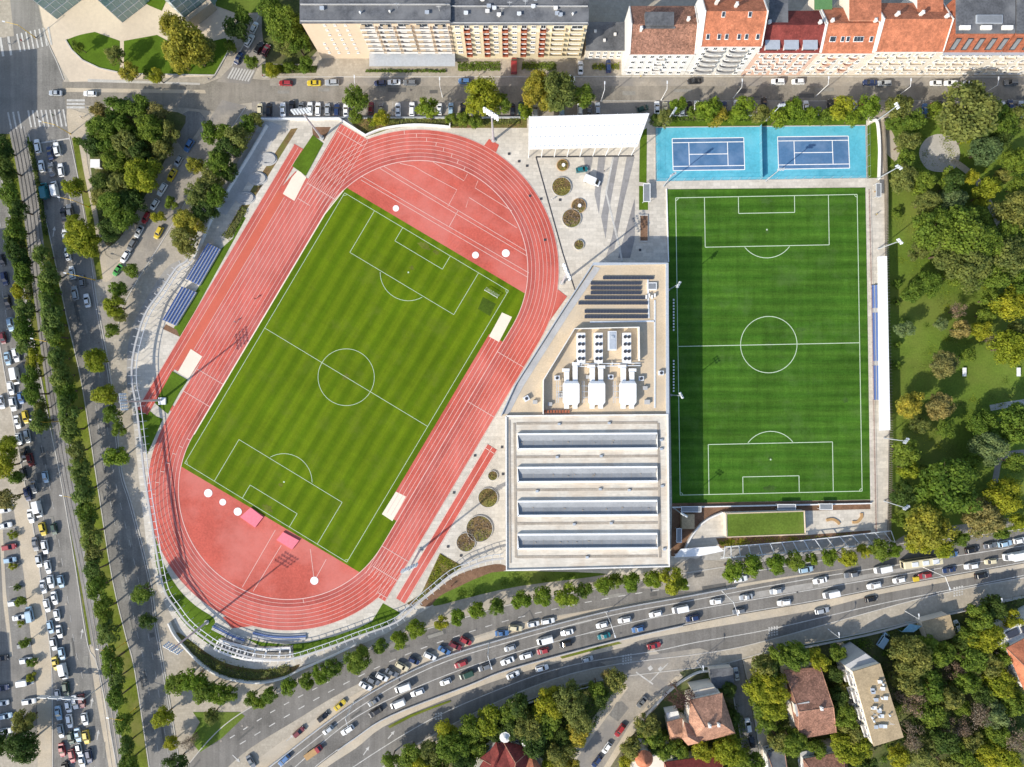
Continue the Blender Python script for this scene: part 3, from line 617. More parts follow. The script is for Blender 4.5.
ribbon(m, w2([(636, 672), (653, 684)]), .5, zr); ribbon(m, w2([(650.5, 681), (668, 663)]), .3, zr)
ribbon(m, w2([(649, 666.5), (651.5, 669.5)]), 1.4, zr); ribbon(m, w2([(659, 667.5), (661, 669.5)]), 1.4, zr)
for i in range(9): ribbon(m, w2([(9 + i * 3.0 - 9, 530 + i * 19), (26 + i * 2.2 - 9, 527 + i * 19)]), .15, zr)

for i in range(16): ribbon(m, w2([(264 + i * 9.2, 102), (264 + i * 9.2, 116)]), .12, zr)
flat_obj('road_marking', m, M['white_line'])
# ------------------------------------------------------------------ kerbs
m = MB()
for l in (EAST_L, EAST_R, WEST_R, WEST_L): wall(m, w2(cr(l, 4)), .3, 0, .16)
for l in ([(246, 107), (211, 160), (168, 232), (126, 300), (118, 330)], [(250, 118), (420, 118.5), (640, 118), (1050, 117.5)], [(262, 77), (660, 76.5), (1050, 77)], up, LF, LG,
          [(43, 28), (50, 47), (57, 62), (64, 80)], [(232, 66), (250, 34), (262, 10)], [(729, 662), (734, 700), (741, 740), (750, 800)], [(743, 660), (750, 692), (758, 740), (766, 800)]):
    wall(m, w2(cr(l, 4)), .3, 0, .16)
tag(m.build('kerb', M['kerb']), kind='structure')

# repairs and manholes in the carriageways
rnd = random.Random(5); zq = ZROAD + .002
def on_road(L_, R_, t, u): i = t * (len(L_) - 1); k = min(int(i), len(L_) - 2); f = i - k; a = Vector(L_[k]).lerp(Vector(L_[k + 1]), f); b = Vector(R_[k]).lerp(Vector(R_[k + 1]), f); return a.lerp(b, u), (Vector(L_[k + 1]) - Vector(L_[k])).normalized()
roads = [(EAST_L, EAST_R[:1] + EAST_R[1:4] + EAST_R[5:6] + EAST_R[6:7] + EAST_R[8:]), (WEST_L, WEST_R), (up, dn), (LA, LC), ([(262, 88), (660, 88), (1040, 88)], [(262, 100), (660, 100), (1040, 100)]), ([(262, 102), (660, 102), (1040, 102)], [(262, 117), (660, 117), (1040, 117)])]
LDr = cr(LD, 3); LFr = cr(LF, 3)
pm_, pd_, mh = MB(), MB(), MB()
for ri, (A_, B_) in enumerate(roads):
    for k in range(26):
        p, d = on_road(A_, B_, rnd.random(), rnd.uniform(.08, .92)); n_ = Vector((-d.y, d.x)); a, b = rnd.uniform(2, 12), rnd.uniform(1.2, 3.2); q = [p + d * a + n_ * b, p - d * a + n_ * b, p - d * a - n_ * b, p + d * a - n_ * b]
        if ri in (0, 1) or k % 2 == 0: ribbon(pd_ if rnd.random() < .55 else pm_, w2([p - d * a, p + d * a]), b * .5, zq + k * .00006 + ri * .0016)
    for k in range(14):
        p, d = on_road(A_, B_, rnd.random(), rnd.uniform(.15, .85)); c = W(p.x, p.y); mh.face([(c.x + .36 * math.cos(t * .7854), c.y + .36 * math.sin(t * .7854), zq + .0112) for t in range(8)])
flat_obj('road_patch', pd_, mottled('asphalt_patch_dark', (.125, .12, .11), .2, .2, 2)); flat_obj('road_patch', pm_, mottled('asphalt_patch_pale', (.255, .24, .21), .2, .2, 2)); flat_obj('manhole_cover', mh, M['rail'])
m = MB()
for x, y in ((509, 154), (519, 161.5), (527, 166), (541, 199), (475, 455.5), (454, 492.5), (502, 447), (503, 474), (448, 546.5), (461, 555.5), (560, 200), (612, 120), (640, 250), (530, 196), (545, 240)): c = W(x, y); m.box((c.x, c.y, ZL[0] + .03), (.8, .8, .05))
flat_obj('drain_cover', m, M['dark'])

# worn goal mouths and scuffed spots in the turf
def blotch(c, r, seed, asp=1.0, rot=0.0):
    rnd = random.Random(seed); pts = []
    for k in range(22):
        a = k * math.pi / 11; rr = r * rnd.uniform(.6, 1.15); x, y = rr * math.cos(a) * asp, rr * math.sin(a); pts.append((c[0] + x * math.cos(rot) - y * math.sin(rot), c[1] + x * math.sin(rot) + y * math.cos(rot)))
    return cr(pts, 3, True)
wl = mottled('turf_scuffed', (.125, .145, .018), .3, .3, 2.2); wr = mottled('turf_matted', (.052, .112, .018), .3, .3, 2.2)
zb = ZT + .0012
for i, (x, y, r_, a_, mt) in enumerate(((424, 246, 3.2, 2.2, wl), (268, 508, 3.0, 2.2, wl), (412, 268, 2, 1.3, wl), (281, 485, 2.2, 1.2, wl), (346, 377, 3.4, 1.2, wl), (436, 252, 2.2, 1.6, wl))): sheet('turf_wear', blotch((x, y), r_, i, a_, .54), mt, z=zb + i * .0003)
for i, (x, y, r_, a_) in enumerate(((766, 201, 3.2, 2.2), (770, 488, 3.2, 2.2), (767, 232, 2, 1.3), (769, 345, 3.5, 1.3), (770, 458, 2, 1.2), (800, 330, 2.6, 2.0), (845, 400, 3, 1.0))): sheet('turf_wear', blotch((x, y), r_, i + 40, a_), wr, z=ZT + .026 + i * .0003)
# ================================================================== BUILDINGS
def wq(pts, z): return [Vector((W(p[0], p[1], z).x, W(p[0], p[1], z).y)) for p in pts]
def unit_window(w, h, name='window', frame=None):
    """a framed window in the local xz plane facing -y; slot 0 frame, 1 glass"""
    m = MB(); f = .09
    for x in (-w / 2 + f / 2, w / 2 - f / 2): m.box((x, -.05, 0), (f, .14, h))
    for z in (-h / 2 + f / 2, h / 2 - f / 2): m.box((0, -.052, z), (w - 2 * f - .004, .12, f))
    m.box((0, -.03, 0), (.07, .09, h - 2 * f - .01)); m.box((0, -.012, 0), (w - .1, .02, h - .1), 1)
    m.box((0, -.12, -h / 2 - .05), (w + .2, .26, .06))
    return m.mesh(name, [frame or M['white'], M['glass']])
def unit_balcony(w, d, mat, parap=1.0, curved=False):
    m = MB()
    if curved:
        out = [(-w / 2, 0)] + [(-w / 2 * math.cos(t * math.pi / 10), -d * (.35 + .65 * math.sin(t * math.pi / 10))) for t in range(11)] + [(w / 2, 0)]
    else: out = [(-w / 2, 0), (-w / 2, -d), (w / 2, -d), (w / 2, 0)]
    m.prism(out, -.12, .08); wall(m, [out[i] for i in range(len(out))], .09, .09, parap, 0)
    return m.mesh('balcony', [mat])
WIN = {}
def win(w, h, frame='white'):
    k = (w, h, frame)
    if k not in WIN: WIN[k] = unit_window(w, h, 'window', M[frame])
    return WIN[k]
def place(root, mesh, name, p, ang):
    o = link(name, mesh, root); o.location = Vector(p) - root.location; o.rotation_euler = (0, 0, ang); return o
def facade(root, a, b, rows, cols, mesh, name, inset=.06, zs=None, skip=None, out=.02):
    """copies of one window or balcony over a wall from a to b (outward side to the right of a->b)"""
    a, b = Vector(a), Vector(b); d = (b - a); L = d.length; d.normalize(); n = Vector((d.y, -d.x)); ang = math.atan2(d.y, d.x)
    for i in range(cols):
        t = inset + (1 - 2 * inset) * (i + .5) / cols
        for z in rows:
            if skip and skip(i, z): continue
            p = a + d * (L * t) + n * out; place(root, mesh, name, (p.x, p.y, z), ang)
def chimney(parent, x, y, z, h=1.6, s=.7):
    m = MB(); m.box((x, y, z + h / 2 - .6), (s, s * 1.3, h + 1.2)); m.box((x, y, z + h + .06), (s + .2, s * 1.3 + .2, .14)); m.box((x, y, z + h + .25), (s * .5, s * .6, .24))
    return m.build('chimney', M['offwhite'], parent)
def skylight(parent, x, y, z, slope=0.0, w=.9, l=1.3, mats=None):
    m = MB(); c, s = math.cos(slope), math.sin(slope)
    for hw, hl, t0, t1, mi in ((w / 2, l / 2, -.1, .12, 0), (w / 2 - .1, l / 2 - .1, .12, .15, 1)):
        q = []
        for dx, dy in ((-hw, -hl), (hw, -hl), (hw, hl), (-hw, hl)): q.append((x + dx, y + dy * c, z + dy * s))
        m.ring([[(p[0], p[1], p[2] + t0) for p in q], [(p[0], p[1], p[2] + t1) for p in q]], mi)
    return m.build('skylight', mats or [M['white'], M['glass']], parent)
def ridge_roof(m, q, ze, zr, hip=0.0, over=.45, th=.22, mi=0):
    """gable (hip=0) or hip roof over a world quad A,B,C,D with the ridge parallel to AB"""
    c = sum(q, Vector((0, 0))) / 4; Q = []
    for p in q: d = p - c; Q.append(p + d.normalized() * over)
    A, B, C_, D = Q; r0 = (A + D) / 2; r1 = (B + C_) / 2; rd = r1 - r0
    r0, r1 = r0 + rd * hip, r1 - rd * hip
    E = [Vector((*p, ze)) for p in Q]; R0 = Vector((*r0, zr)); R1 = Vector((*r1, zr)); dn = Vector((0, 0, th))
    m.face([E[0], E[1], R1, R0], mi); m.face([E[2], E[3], R0, R1], mi); m.face([E[1], E[2], R1], mi); m.face([E[3], E[0], R0], mi)
    m.face([E[1] - dn, E[0] - dn, E[3] - dn, E[2] - dn], mi)
    for i in range(4): j = (i + 1) % 4; m.face([E[i] - dn, E[j] - dn, E[j], E[i]], mi)
    return R0, R1
# ---- long apartment block along the street (two differently painted wings)
def roof_clutter(parent, q, z, n, sd):
    rnd = random.Random(sd)
    for i in range(n):
        s, t = rnd.uniform(.06, .94), rnd.uniform(.1, .9); A, B, C_, D = q
        p = A * (1 - s) * (1 - t) + B * s * (1 - t) + C_ * s * t + D * (1 - s) * t; m = MB(); k = rnd.random()
        if k < .45: m.box((p.x, p.y, z + .35), (rnd.uniform(.5, 1.2), rnd.uniform(.5, 1.0), .7)); m.box((p.x, p.y, z + .74), (1.3, 1.1, .08)); nm = 'vent_box'
        elif k < .8: m.tube((p.x, p.y, z - .02), (p.x, p.y, z + .9), .22, .22, 8); m.tube((p.x, p.y, z + .9), (p.x, p.y, z + 1.15), .4, .1, 8); nm = 'vent_pipe'
        else: m.tube((p.x, p.y, z - .02), (p.x, p.y, z + 3), .05, .04, 5); m.box((p.x, p.y, z + 2.6), (1.6, .05, .05)); m.box((p.x, p.y, z + 2.2), (1.2, .05, .05)); nm = 'aerial'
        m.build(nm, M[rnd.choice(['mech', 'offwhite', 'steel'])], parent)
def apartment(label, x0, x1, ybase, h, depth, wallmat, seed, plan):
    A, B = W(x0, ybase).xy, W(x1, ybase).xy; D = A + Vector((0, depth)); C_ = B + Vector((0, depth))
    r = thing('apartment_block', (A.x, A.y, 0), label, 'building')
    m = MB(); m.prism([A, B, C_, D], 0, h); m.build('wall', wallmat, r)
    m = MB(); m.prism([A + Vector((-.3, -.35)), B + Vector((.3, -.35)), C_ + Vector((.3, .3)), D + Vector((-.3, .3))], h + .003, h + .35)
    rf = m.build('roof', M['roof_grey'], r)
    m = MB(); wall(m, [A + Vector((0, .2)), B + Vector((0, .2))], .25, h + .35, h + .75); wall(m, [A + Vector((0, 5.2)), B + Vector((0, 5.2))], .18, h + .35, h + .95); m.build('parapet', M['concrete'], rf)
    roof_clutter(rf, [A + Vector((0, 1)), B + Vector((0, 1)), C_, D], h + .35, 26, seed)
    plan(r, A, B, h); return r
def plan_left(r, A, B, h):
    fh = h / 8; L = (B - A).length; xa = A.lerp(B, .37)
    facade(r, A, xa, [fh * (k + .55) for k in range(1, 8)], 4, win(.7, .8), 'window', .12, skip=lambda i, z: i == 0 and z > 12)
    m = MB(); bal = unit_balcony(4.6, 1.15, M['offwhite'], 1.0)
    facade(r, xa, B, [fh * k + .1 for k in range(2, 8)], 5, bal, 'balcony', .01, out=.0)
    facade(r, xa, B, [fh * (k + .5) for k in range(1, 8)], 5, win(3.6, 1.9), 'window', .01)
    am = MB(); am.box((0, 0, 0), (1.5, 1.0, .06)); am.box((0, -.47, -.1), (1.5, .04, .2)); ame = am.mesh('awning', [M['roof_tan']])
    for k in range(2, 8):
        for i in range(5):
            p = xa.lerp(B, .01 + .98 * (i + .25 + .5 * ((i * 7 + k * 3) % 3) / 2) / 5); place(r, ame, 'awning', (p.x, p.y - .62, fh * k + 1.65), 0)
    m = MB(); c = xa.lerp(B, .5); m.box((c.x, c.y - 2.2, 3.6), ((B - xa).length, 4.2, .3)); m.box((c.x, c.y - .6, 1.7), ((B - xa).length - .4, 1.1, 3.4), 1); m.build('shop_front', [M['steel'], M['glass_green']], r)
def plan_right(r, A, B, h):
    fh = h / 7
    n = 6; xa = A.lerp(B, .72)
    facade(r, A, xa, [fh * (k + .55) for k in range(1, 7)], 10, win(1.5, 1.3), 'window', .01, skip=lambda i, z: i % 2 == 1)
    bal = unit_balcony(1.9, 1.1, M['brick']); facade(r, A, xa, [fh * k + .1 for k in range(1, 7)], 10, bal, 'balcony', .01, skip=lambda i, z: i % 2 == 0, out=0)
    facade(r, A, xa, [fh * (k + .55) for k in range(1, 7)], 10, win(1.6, 2.0), 'window', .01, skip=lambda i, z: i % 2 == 0)
    bal2 = unit_balcony(4.2, 1.2, M['yellow_wall']); facade(r, xa, B, [fh * k + .1 for k in range(1, 7)], 2, bal2, 'balcony', .02, out=0)
    facade(r, xa, B, [fh * (k + .5) for k in range(1, 7)], 2, win(3.4, 1.9), 'window', .02)
    m = MB(); c = A.lerp(B, .5); m.box((c.x, c.y - .35, h - fh + .0), ((B - A).length, .7, .22)); m.build('cornice', M['cream_wall'], r)
apartment('long pale pink apartment block with rows of balconies and a small-windowed end wall', 322, 456, 58.5, 23.0, 15, M['beige'], 3, plan_left)
apartment('yellow apartment block with brown balcony columns and grey flat roof beside the low grey building', 456.6, 580.5, 58.5, 22.0, 15, M['yellow_wall'], 4, plan_right)
# ---- the low grey-roofed building
A, B = W(584, 59.5).xy, W(623, 59.5).xy
r = thing('low_building', (A.x, A.y, 0), 'low flat grey-roofed building between the yellow block and the brown-tiled house', 'building')
m = MB(); m.prism([A, B, B + Vector((0, 9)), A + Vector((0, 9))], 0, 6.4); m.build('wall', M['cream_wall'], r)
m = MB(); m.prism([A + Vector((-.1, -.2)), B + Vector((.1, -.2)), B + Vector((.1, 9.2)), A + Vector((-.1, 9.2))], 6.403, 6.7); rf = m.build('roof', M['roof_grey'], r)
for x, y in ((3, 6), (9.5, 5), (6, 3)): m = MB(); m.box((A.x + x, A.y + y, 7.0), (.8, .8, .6)); m.build('vent_box', M['offwhite'], rf)
facade(r, A, B, [2.2, 4.7], 5, win(1.2, 1.3), 'window')
# ---- the street's row of tall houses on the right
def row_house(label, x0, x1, yb, he, depth, hr, wallmat, roofmat, floors, cols, back=True, bal=None, balcols=(), balmat='offwhite', sky=(), frame='white', chim=((.1, .55), (.9, .55))):
    A, B = W(x0, yb).xy, W(x1, yb).xy; D = A + Vector((0, depth)); C_ = B + Vector((0, depth))
    r = thing('town_house', (A.x, A.y, 0), label, 'house', 'tall houses along the street')
    m = MB(); m.prism([A, B, C_, D], 0, he)
    m.build('wall', wallmat, r)
    m = MB(); R0, R1 = ridge_roof(m, [A + Vector((.35, 0)), B - Vector((.35, 0)), C_ - Vector((.35, 0)), D + Vector((.35, 0))], he + .25, hr, 0, .3)
    rf = m.build('roof', roofmat, r)
    for P_, Q_ in ((A, D), (B, C_)):
        m = MB(); e = .16 if P_ is A else -.16; x = P_.x + e; mid = (P_.y + Q_.y) / 2
        prof = [(P_.y - .1, he - .3), (P_.y - .1, he + .45), (mid, hr + .4), (Q_.y + .1, he + .45), (Q_.y + .1, he - .3)]
        m.ring([[(x - .17, y, z) for y, z in prof], [(x + .17, y, z) for y, z in prof]]); m.build('gable_wall', M['offwhite'], r)
    fh = he / floors
    wd = (B - A).length / cols * .42
    facade(r, A, B, [fh * (k + .52) for k in range(floors)], cols, win(round(min(1.5, wd), 1), 1.7, frame), 'window', .04)
    if bal:
        bm_ = unit_balcony(bal[0], bal[1], M[balmat], 1.0, bal[2])
        d = (B - A)
        for t in balcols:
            for k in range(1, floors): p = A + d * t; place(r, bm_, 'balcony', (p.x, p.y - .02, fh * k + .12), 0)
    m = MB(); c = (A + B) / 2; m.box((c.x, c.y - .2, he - .1), ((B - A).length, .4, .3)); m.box((c.x, c.y - .1, fh + .0), ((B - A).length, .2, .2)); m.build('cornice', M['offwhite'], r)
    for s, t in sky:
        sl = math.atan2(hr - he - .25, depth / 2 + .3); y = A.y + depth * t * .5
        skylight(rf, A.x + (B.x - A.x) * s, y, he + .25 + math.tan(sl) * (depth * t * .5 + .3) + .05, sl, 1.1, 1.5)
    for s, t in chim: chimney(rf, A.x + (B.x - A.x) * s, A.y + depth * t, hr - .9)
    return r, rf, A, B, C_, D
r, rf, A, B, C_, D = row_house('white house with a weathered brown tiled roof and grey rooftop terrace', 621.5, 683.5, 75, 14.7, 15, 18.5, M['offwhite'], M['tile_brown'], 4, 7, bal=(2.6, .9, False), balcols=(.5,), chim=((.15, .4), (.85, .6)))
m = MB(); c = A.lerp(B, .42) + Vector((0, 9)); m.box((c.x, c.y, 18.2), (9, 4.2, 1.6)); m.box((c.x, c.y - 2.4, 17.9), (10, .5, 1.0)); m.build('roof_terrace', M['roof_grey'], rf)
r, rf, A, B, C_, D = row_house('white house with bowed balconies under a smooth bright orange roof with six skylights', 684, 740.5, 75, 19.8, 16, 25, M['offwhite'], M['tile_orange'], 6, 6, bal=(6.0, 1.3, True), balcols=(.28, .66), balmat='concrete', sky=((.1, .25), (.28, .25), (.4, .25), (.6, .25), (.72, .25), (.9, .25), (.3, .9), (.72, .9)), chim=((.5, .62), (.5, .82), (.2, .7)))
r, rf, A, B, C_, D = row_house('pink house with dark red roof and three grey dormers', 741, 799, 75, 15.6, 13, 20, M['pink_wall'], M['tile_red'], 4, 7, bal=(3.0, .9, False), balcols=(.22, .5, .8), balmat='offwhite')
for t in (.2, .5, .8):
    p = A.lerp(B, t); m = MB(); m.box((p.x, p.y + 1.7, 16.9), (4.2, 2.6, 1.5)); m.box((p.x, p.y + .36, 16.7), (3.6, .06, .9), 2); m.box((p.x, p.y + 1.6, 17.72), (4.6, 3.2, .12), 1); m.build('dormer', [M['offwhite'], M['steel'], M['glass']], rf)
row_house('cream and pink house under an orange roof with grouped white skylights', 799.5, 848.5, 75, 15.4, 14, 20, M['cream_wall'], M['tile_orange'], 4, 6, bal=(3.0, 1.0, True), balcols=(.3, .72), balmat='pink_wall', sky=((.15, .45), (.2, .45), (.36, .45), (.46, .45), (.6, .45), (.66, .45), (.72, .45), (.9, .45)))
row_house('cream house under a plain orange roof between the skylit roof and the brick attic', 849, 912.5, 75, 16.4, 15, 21.5, M['cream_wall'], M['tile_orange'], 4, 8, bal=(4.0, 1.0, False), balcols=(.16, .48, .8), balmat='cream_wall', chim=((.2, .6), (.55, .62), (.9, .55)))
# house with the brick attic and five tall dormer windows
def attic_house(label, x0, x1, n):
    A, B = W(x0, 75).xy, W(x1, 75).xy; he = 16.0; hb = 22.0
    r = thing('town_house', (A.x, A.y, 0), label, 'house', 'tall houses along the street')
    m = MB(); m.prism([A, B, B + Vector((0, 14)), A + Vector((0, 14))], 0, he); m.build('wall', M['cream_wall'], r)
    m = MB(); pr = [(A.y - .2, he + .003), (A.y - .2, he + .4), (A.y + 2.6, hb), (A.y + 14, hb), (A.y + 14, he + .003)]
    m.ring([[(A.x + .2, y, z) for y, z in pr], [(B.x - .2, y, z) for y, z in pr]]); at = m.build('attic', M['brick'], r)
    m = MB(); m.prism([A + Vector((.1, 2.7)), B + Vector((-.1, 2.7)), B + Vector((-.1, 14.2)), A + Vector((.1, 14.2))], hb + .003, hb + .4); rf = m.build('roof', M['roof_grey'], r)
    for i in range(n):
        x = A.x + (B.x - A.x) * (i + .55) / n; m = MB(); sl = math.atan2(hb - he - .4, 2.8)
        for hw, t0, t1, mi, a0, a1 in ((.85, -.1, .25, 0, .9, 5.0), (.6, .25, .3, 1, 1.2, 4.7)):
            q = [(x + dx, A.y - .2 + s * math.cos(sl), he + .4 + s * math.sin(sl)) for dx, s in ((-hw, a0), (hw, a0), (hw, a1), (-hw, a1))]
            nrm = Vector((0, -math.sin(sl), math.cos(sl))); m.ring([[Vector(p) + nrm * t0 for p in q], [Vector(p) + nrm * t1 for p in q]], mi)
        m.build('dormer', [M['dark'], M['skyglass']], at)
    m = MB()
    for s, d in ((-.02, .6), (.02, .6)): pass
    c = (A + B) / 2; m.box((c.x, c.y - .55, he + .1), ((B - A).length, 1.1, .2)); m.build('balcony', M['steel'], r)
    facade(r, A, B, [he / 4 * (k + .52) for k in range(4)], 8, win(1.3, 1.8), 'window', .03)
    bm_ = unit_balcony(3.6, 1.0, M['cream_wall'])
    for t in (.2, .5, .8):
        for k in (1, 2, 3): p = A.lerp(B, t); place(r, bm_, 'balcony', (p.x, p.y - .02, 4 * k + .1), 0)
    return r, rf, A, B
r, rf, A, B = attic_house('cream house with a brick attic of five tall black-framed windows', 913, 967, 5)
for k in range(3): m = MB(); m.box((A.x + 2.5 + k * 6.5, A.y + 4.2, 22.75), (3.2, 1.2, .7)); m.build('vent_box', M['offwhite'], rf)
m = MB(); m.box((A.x + 10, A.y + 6.8, 22.6), (8, 2.6, .5)); m.box((A.x + 10, A.y + 6.8, 22.87), (7.6, 2.3, .04), 1); m.build('skylight', [M['steel'], M['skyglass']], rf)
r, rf, A, B = attic_house('last cream house at the right end of the street row with a brick attic', 967.5, 1040, 6)
# ---- courtyard buildings behind the row
def shed(name, label, x0, y0, x1, y1, h, wm, rm, px_z=True):
    A, B = W(x0, y1, h).xy, W(x1, y1, h).xy; D, C_ = W(x0, y0, h).xy, W(x1, y0, h).xy
    r = thing(name, (A.x, A.y, 0), label, 'building'); m = MB(); m.prism([A, B, C_, D], 0, h); m.build('wall', wm, r)
    e = .25; m = MB(); m.prism([A + Vector((-e, -e)), B + Vector((e, -e)), C_ + Vector((e, e)), D + Vector((-e, e))], h + .003, h + .3); rf = m.build('roof', rm, r); return r, rf
shed('courtyard_wing', 'narrow grey-roofed courtyard wing behind the dark red roof', 770, -12, 787, 27, 19, M['offwhite'], M['roof_grey'])
shed('courtyard_wing', 'orange courtyard wing behind the skylit orange roof', 850, -14, 880, 20, 20, M['cream_wall'], M['tile_orange'])
shed('courtyard_wing', 'small green-roofed courtyard shed behind the tall houses', 815, -8, 831, 9, 16, M['cream_wall'], plain('green_roof', (.10, .22, .08), .8))
shed('courtyard_wing', 'orange-tiled rear wing behind the plain orange roof', 918, -14, 942, 14, 19, M['offwhite'], M['tile_orange'])
# ---- glass office with a zigzag front
zz = [(14, -46), (36.5, 0), (57, 19), (79, 2), (96, -12), (101, 2), (122.5, 22.5), (144, 6), (158, -8), (167, 2), (190, 24), (214, 6), (226, -16), (226, -60), (14, -60)]
P_ = w2(zz); h = 26.0; r = thing('glass_office', (*P_[2], 0), 'green glass office with a zigzag front of three sharp corners', 'building')
m = MB(); m.prism(P_, 0, h); m.build('wall', M['glass_green'], r)
m = MB(); a_ = [Vector(p) for p in P_]
for i in range(0, 12):
    d = (a_[i + 1] - a_[i]); L = d.length; d.normalize(); n_ = Vector((d.y, -d.x)); n_ = n_ if n_.y < 0 else -n_
    k = max(2, int(L / 2.2))
    for j in range(k + 1):
        p = a_[i] + d * (L * j / k) + n_ * .05; m.box((p.x, p.y, h / 2), (.14, .14, h + .2), 0, math.atan2(d.y, d.x))
    for f in range(1, 8):
        p = (a_[i] + a_[i + 1]) / 2 + n_ * .04; m.box((p.x, p.y, f * h / 8), (L, .12, .3), 0, math.atan2(d.y, d.x))
m.build('mullions', M['steel_w'], r)
m = MB(); m.prism(P_, h + .003, h + .5); m.build('roof', M['offwhite'], r)
A, B = W(192, 27).xy, W(216, 8).xy
m = MB(); wall(m, [A, B], 1.6, 0, 4.5); tag(m.build('stone_wall', M['pave_warm']), 'pale stone wall beside the right corner of the glass office', 'wall')
# ---- villas below the highway
def hip_house(label, quad, he, hr, hip, wm, rm, name='villa', chim=((.5, .5),), extra=None, wins=((0, 4), (1, 3), (2, 4), (3, 3))):
    q = wq(quad, he); a = sum(q[i].x * q[(i + 1) % 4].y - q[(i + 1) % 4].x * q[i].y for i in range(4))
    if a < 0: q = [q[1], q[0], q[3], q[2]]
    c = sum(q, Vector((0, 0))) / 4; r = thing(name, (c.x, c.y, 0), label, 'house')
    qi = [p + (c - p).normalized() * .5 for p in q]
    m = MB(); m.prism(qi, 0, he - .02); m.build('wall', wm, r)
    m = MB(); R0, R1 = ridge_roof(m, q, he + .2, hr, hip, .1); rf = m.build('roof', rm, r)
    m = MB()
    for p_, k in ((R0, (0, 3)), (R1, (1, 2))):
        for j in k: m.tube(Vector((*q[j], he + .24)) , p_ + Vector((0, 0, .03)), .13, .13, 5)
    m.tube(R0 + Vector((0, 0, .04)), R1 + Vector((0, 0, .04)), .15, .15, 5); m.build('ridge_tiles', M['tile_pink'], rf)
    for s, t in chim: p = R0.lerp(R1, s); chimney(rf, p.x + (t - .5) * 4, p.y + (t - .5) * 3, hr - .8, 1.5)
    for e, n_ in wins: facade(r, qi[e], qi[(e + 1) % 4], [he * .3, he * .72], n_, win(1.0, 1.3), 'window', .1)
    return r, rf, q, R0, R1
r, rf, q, R0, R1 = hip_house('large villa with a faded orange cross-hipped roof beside the narrow side street', [(690, 700), (722, 693), (735, 733), (688, 745)], 8, 13, .3, M['cream_wall'], M['tile_pink'], chim=((.2, .5), (.9, .7)))
def wing(parent_root, quad, he, hr, hip, rm, wm):
    q = wq(quad, he); a = sum(q[i].x * q[(i + 1) % 4].y - q[(i + 1) % 4].x * q[i].y for i in range(4))
    if a < 0: q = [q[1], q[0], q[3], q[2]]
    m = MB(); m.prism([p + (sum(q, Vector((0, 0))) / 4 - p).normalized() * .4 for p in q], 0, he - .02); m.build('wing_wall', wm, parent_root)
    m = MB(); ridge_roof(m, q, he + .15, hr, hip, .1); m.build('wing_roof', rm, parent_root)
wing(r, [(684, 722), (708, 732), (688, 745), (682, 738)], 8.05, 11.6, .15, M['tile_pink'], M['cream_wall'])
wing(r, [(698, 702), (708, 700), (718, 734), (706, 736)], 8.6, 12.4, .1, M['tile_pink'], M['cream_wall'])
wing(r, [(667, 722), (683, 718), (686, 738), (670, 741)], 5, 7.6, .25, M['tile_pink'], M['cream_wall'])
m = MB(); m.prism(wq([(692, 690), (714, 686), (721, 695), (697, 700)], 6), 0, 6); m.prism(wq([(692.5, 690.5), (713.8, 686.5), (720, 694.6), (697.2, 699.3)], 6), 6.003, 6.3, 1); m.build('flat_annex', [M['cream_wall'], M['roof_white']], r)
m = MB(); m.prism(wq([(666, 713), (678, 711), (680, 718), (668, 721)], 4), 0, 4); m.build('terrace', M['offwhite'], r)
r, rf, q, R0, R1 = hip_house('villa with a brown and orange hipped roof and a grey dormer beside the balconied block', [(784, 670), (820, 667), (836, 732), (798, 739)], 6.5, 11.5, .05, M['cream_wall'], M['tile_brown'], chim=((.4, .6),))
m = MB(); c = W(802, 708, 10); m.box((c.x, c.y, 9.2), (4.6, 3.6, 2.6), 0, .2); m.box((c.x, c.y, 10.6), (5.0, 4.0, .16), 1, .2); m.build('dormer', [M['cream_wall'], M['concrete']], rf)
r, rf, q, R0, R1 = hip_house('small brown-roofed house behind the bright yellow-green tree', [(803, 759), (846, 751), (850, 790), (808, 800)], 6, 9.5, .25, M['offwhite'], M['tile_brown'], chim=((.4, .5),))
m = MB(); m.prism(wq([(800, 752), (836, 744), (842, 751), (803, 759)], 4), 0, 4.2); m.build('flat_annex', M['concrete'], r)
hip_house('grey-roofed house at the lower edge left of the brown-roofed one', [(767, 753), (784, 748), (792, 792), (772, 800)], 5, 8, .2, M['offwhite'], M['roof_grey'])
r, rf, q, R0, R1 = hip_house('orange-roofed house at the right edge with a flat white terrace', [(1006, 648), (1040, 630), (1060, 690), (1024, 690)], 9, 13, .2, M['offwhite'], M['tile_orange'])
m = MB(); m.prism(wq([(994, 636), (1040, 612), (1046, 630), (1002, 648)], 7), 0, 7); m.box((W(1012, 633, 7).x, W(1012, 633, 7).y, 7.3), (4, 2.2, .5), 1, .4); m.box((W(1024, 629, 7).x, W(1024, 629, 7).y, 7.3), (2, 2, .6), 1, .4); m.build('flat_terrace', [M['offwhite'], M['solar']], r)
r, rf, q, R0, R1 = hip_house('red turreted villa among the trees at the lower edge', [(480, 758), (503, 741), (532, 748), (542, 800)], 8, 13, .3, M['offwhite'], M['tile_red'])
wing(r, [(474, 775), (496, 742), (506, 748), (490, 800)], 8.1, 11, .1, M['tile_red'], M['offwhite'])
wing(r, [(512, 760), (530, 750), (546, 775), (525, 790)], 8.4, 12, .2, M['tile_orange'], M['offwhite'])
m = MB()
for x, y in ((505, 737), (527, 742)):
    c = W(x, y, 9); m.tube((c.x, c.y, 0), (c.x, c.y, 9), 1.6, 1.6, 10); m.tube((c.x, c.y, 9.003), (c.x, c.y, 9.3), 1.8, 1.8, 10); m.tube((c.x, c.y, 9.303), (c.x, c.y, 10.2), 1.5, .3, 10)
m.build('turret', M['offwhite'], r)
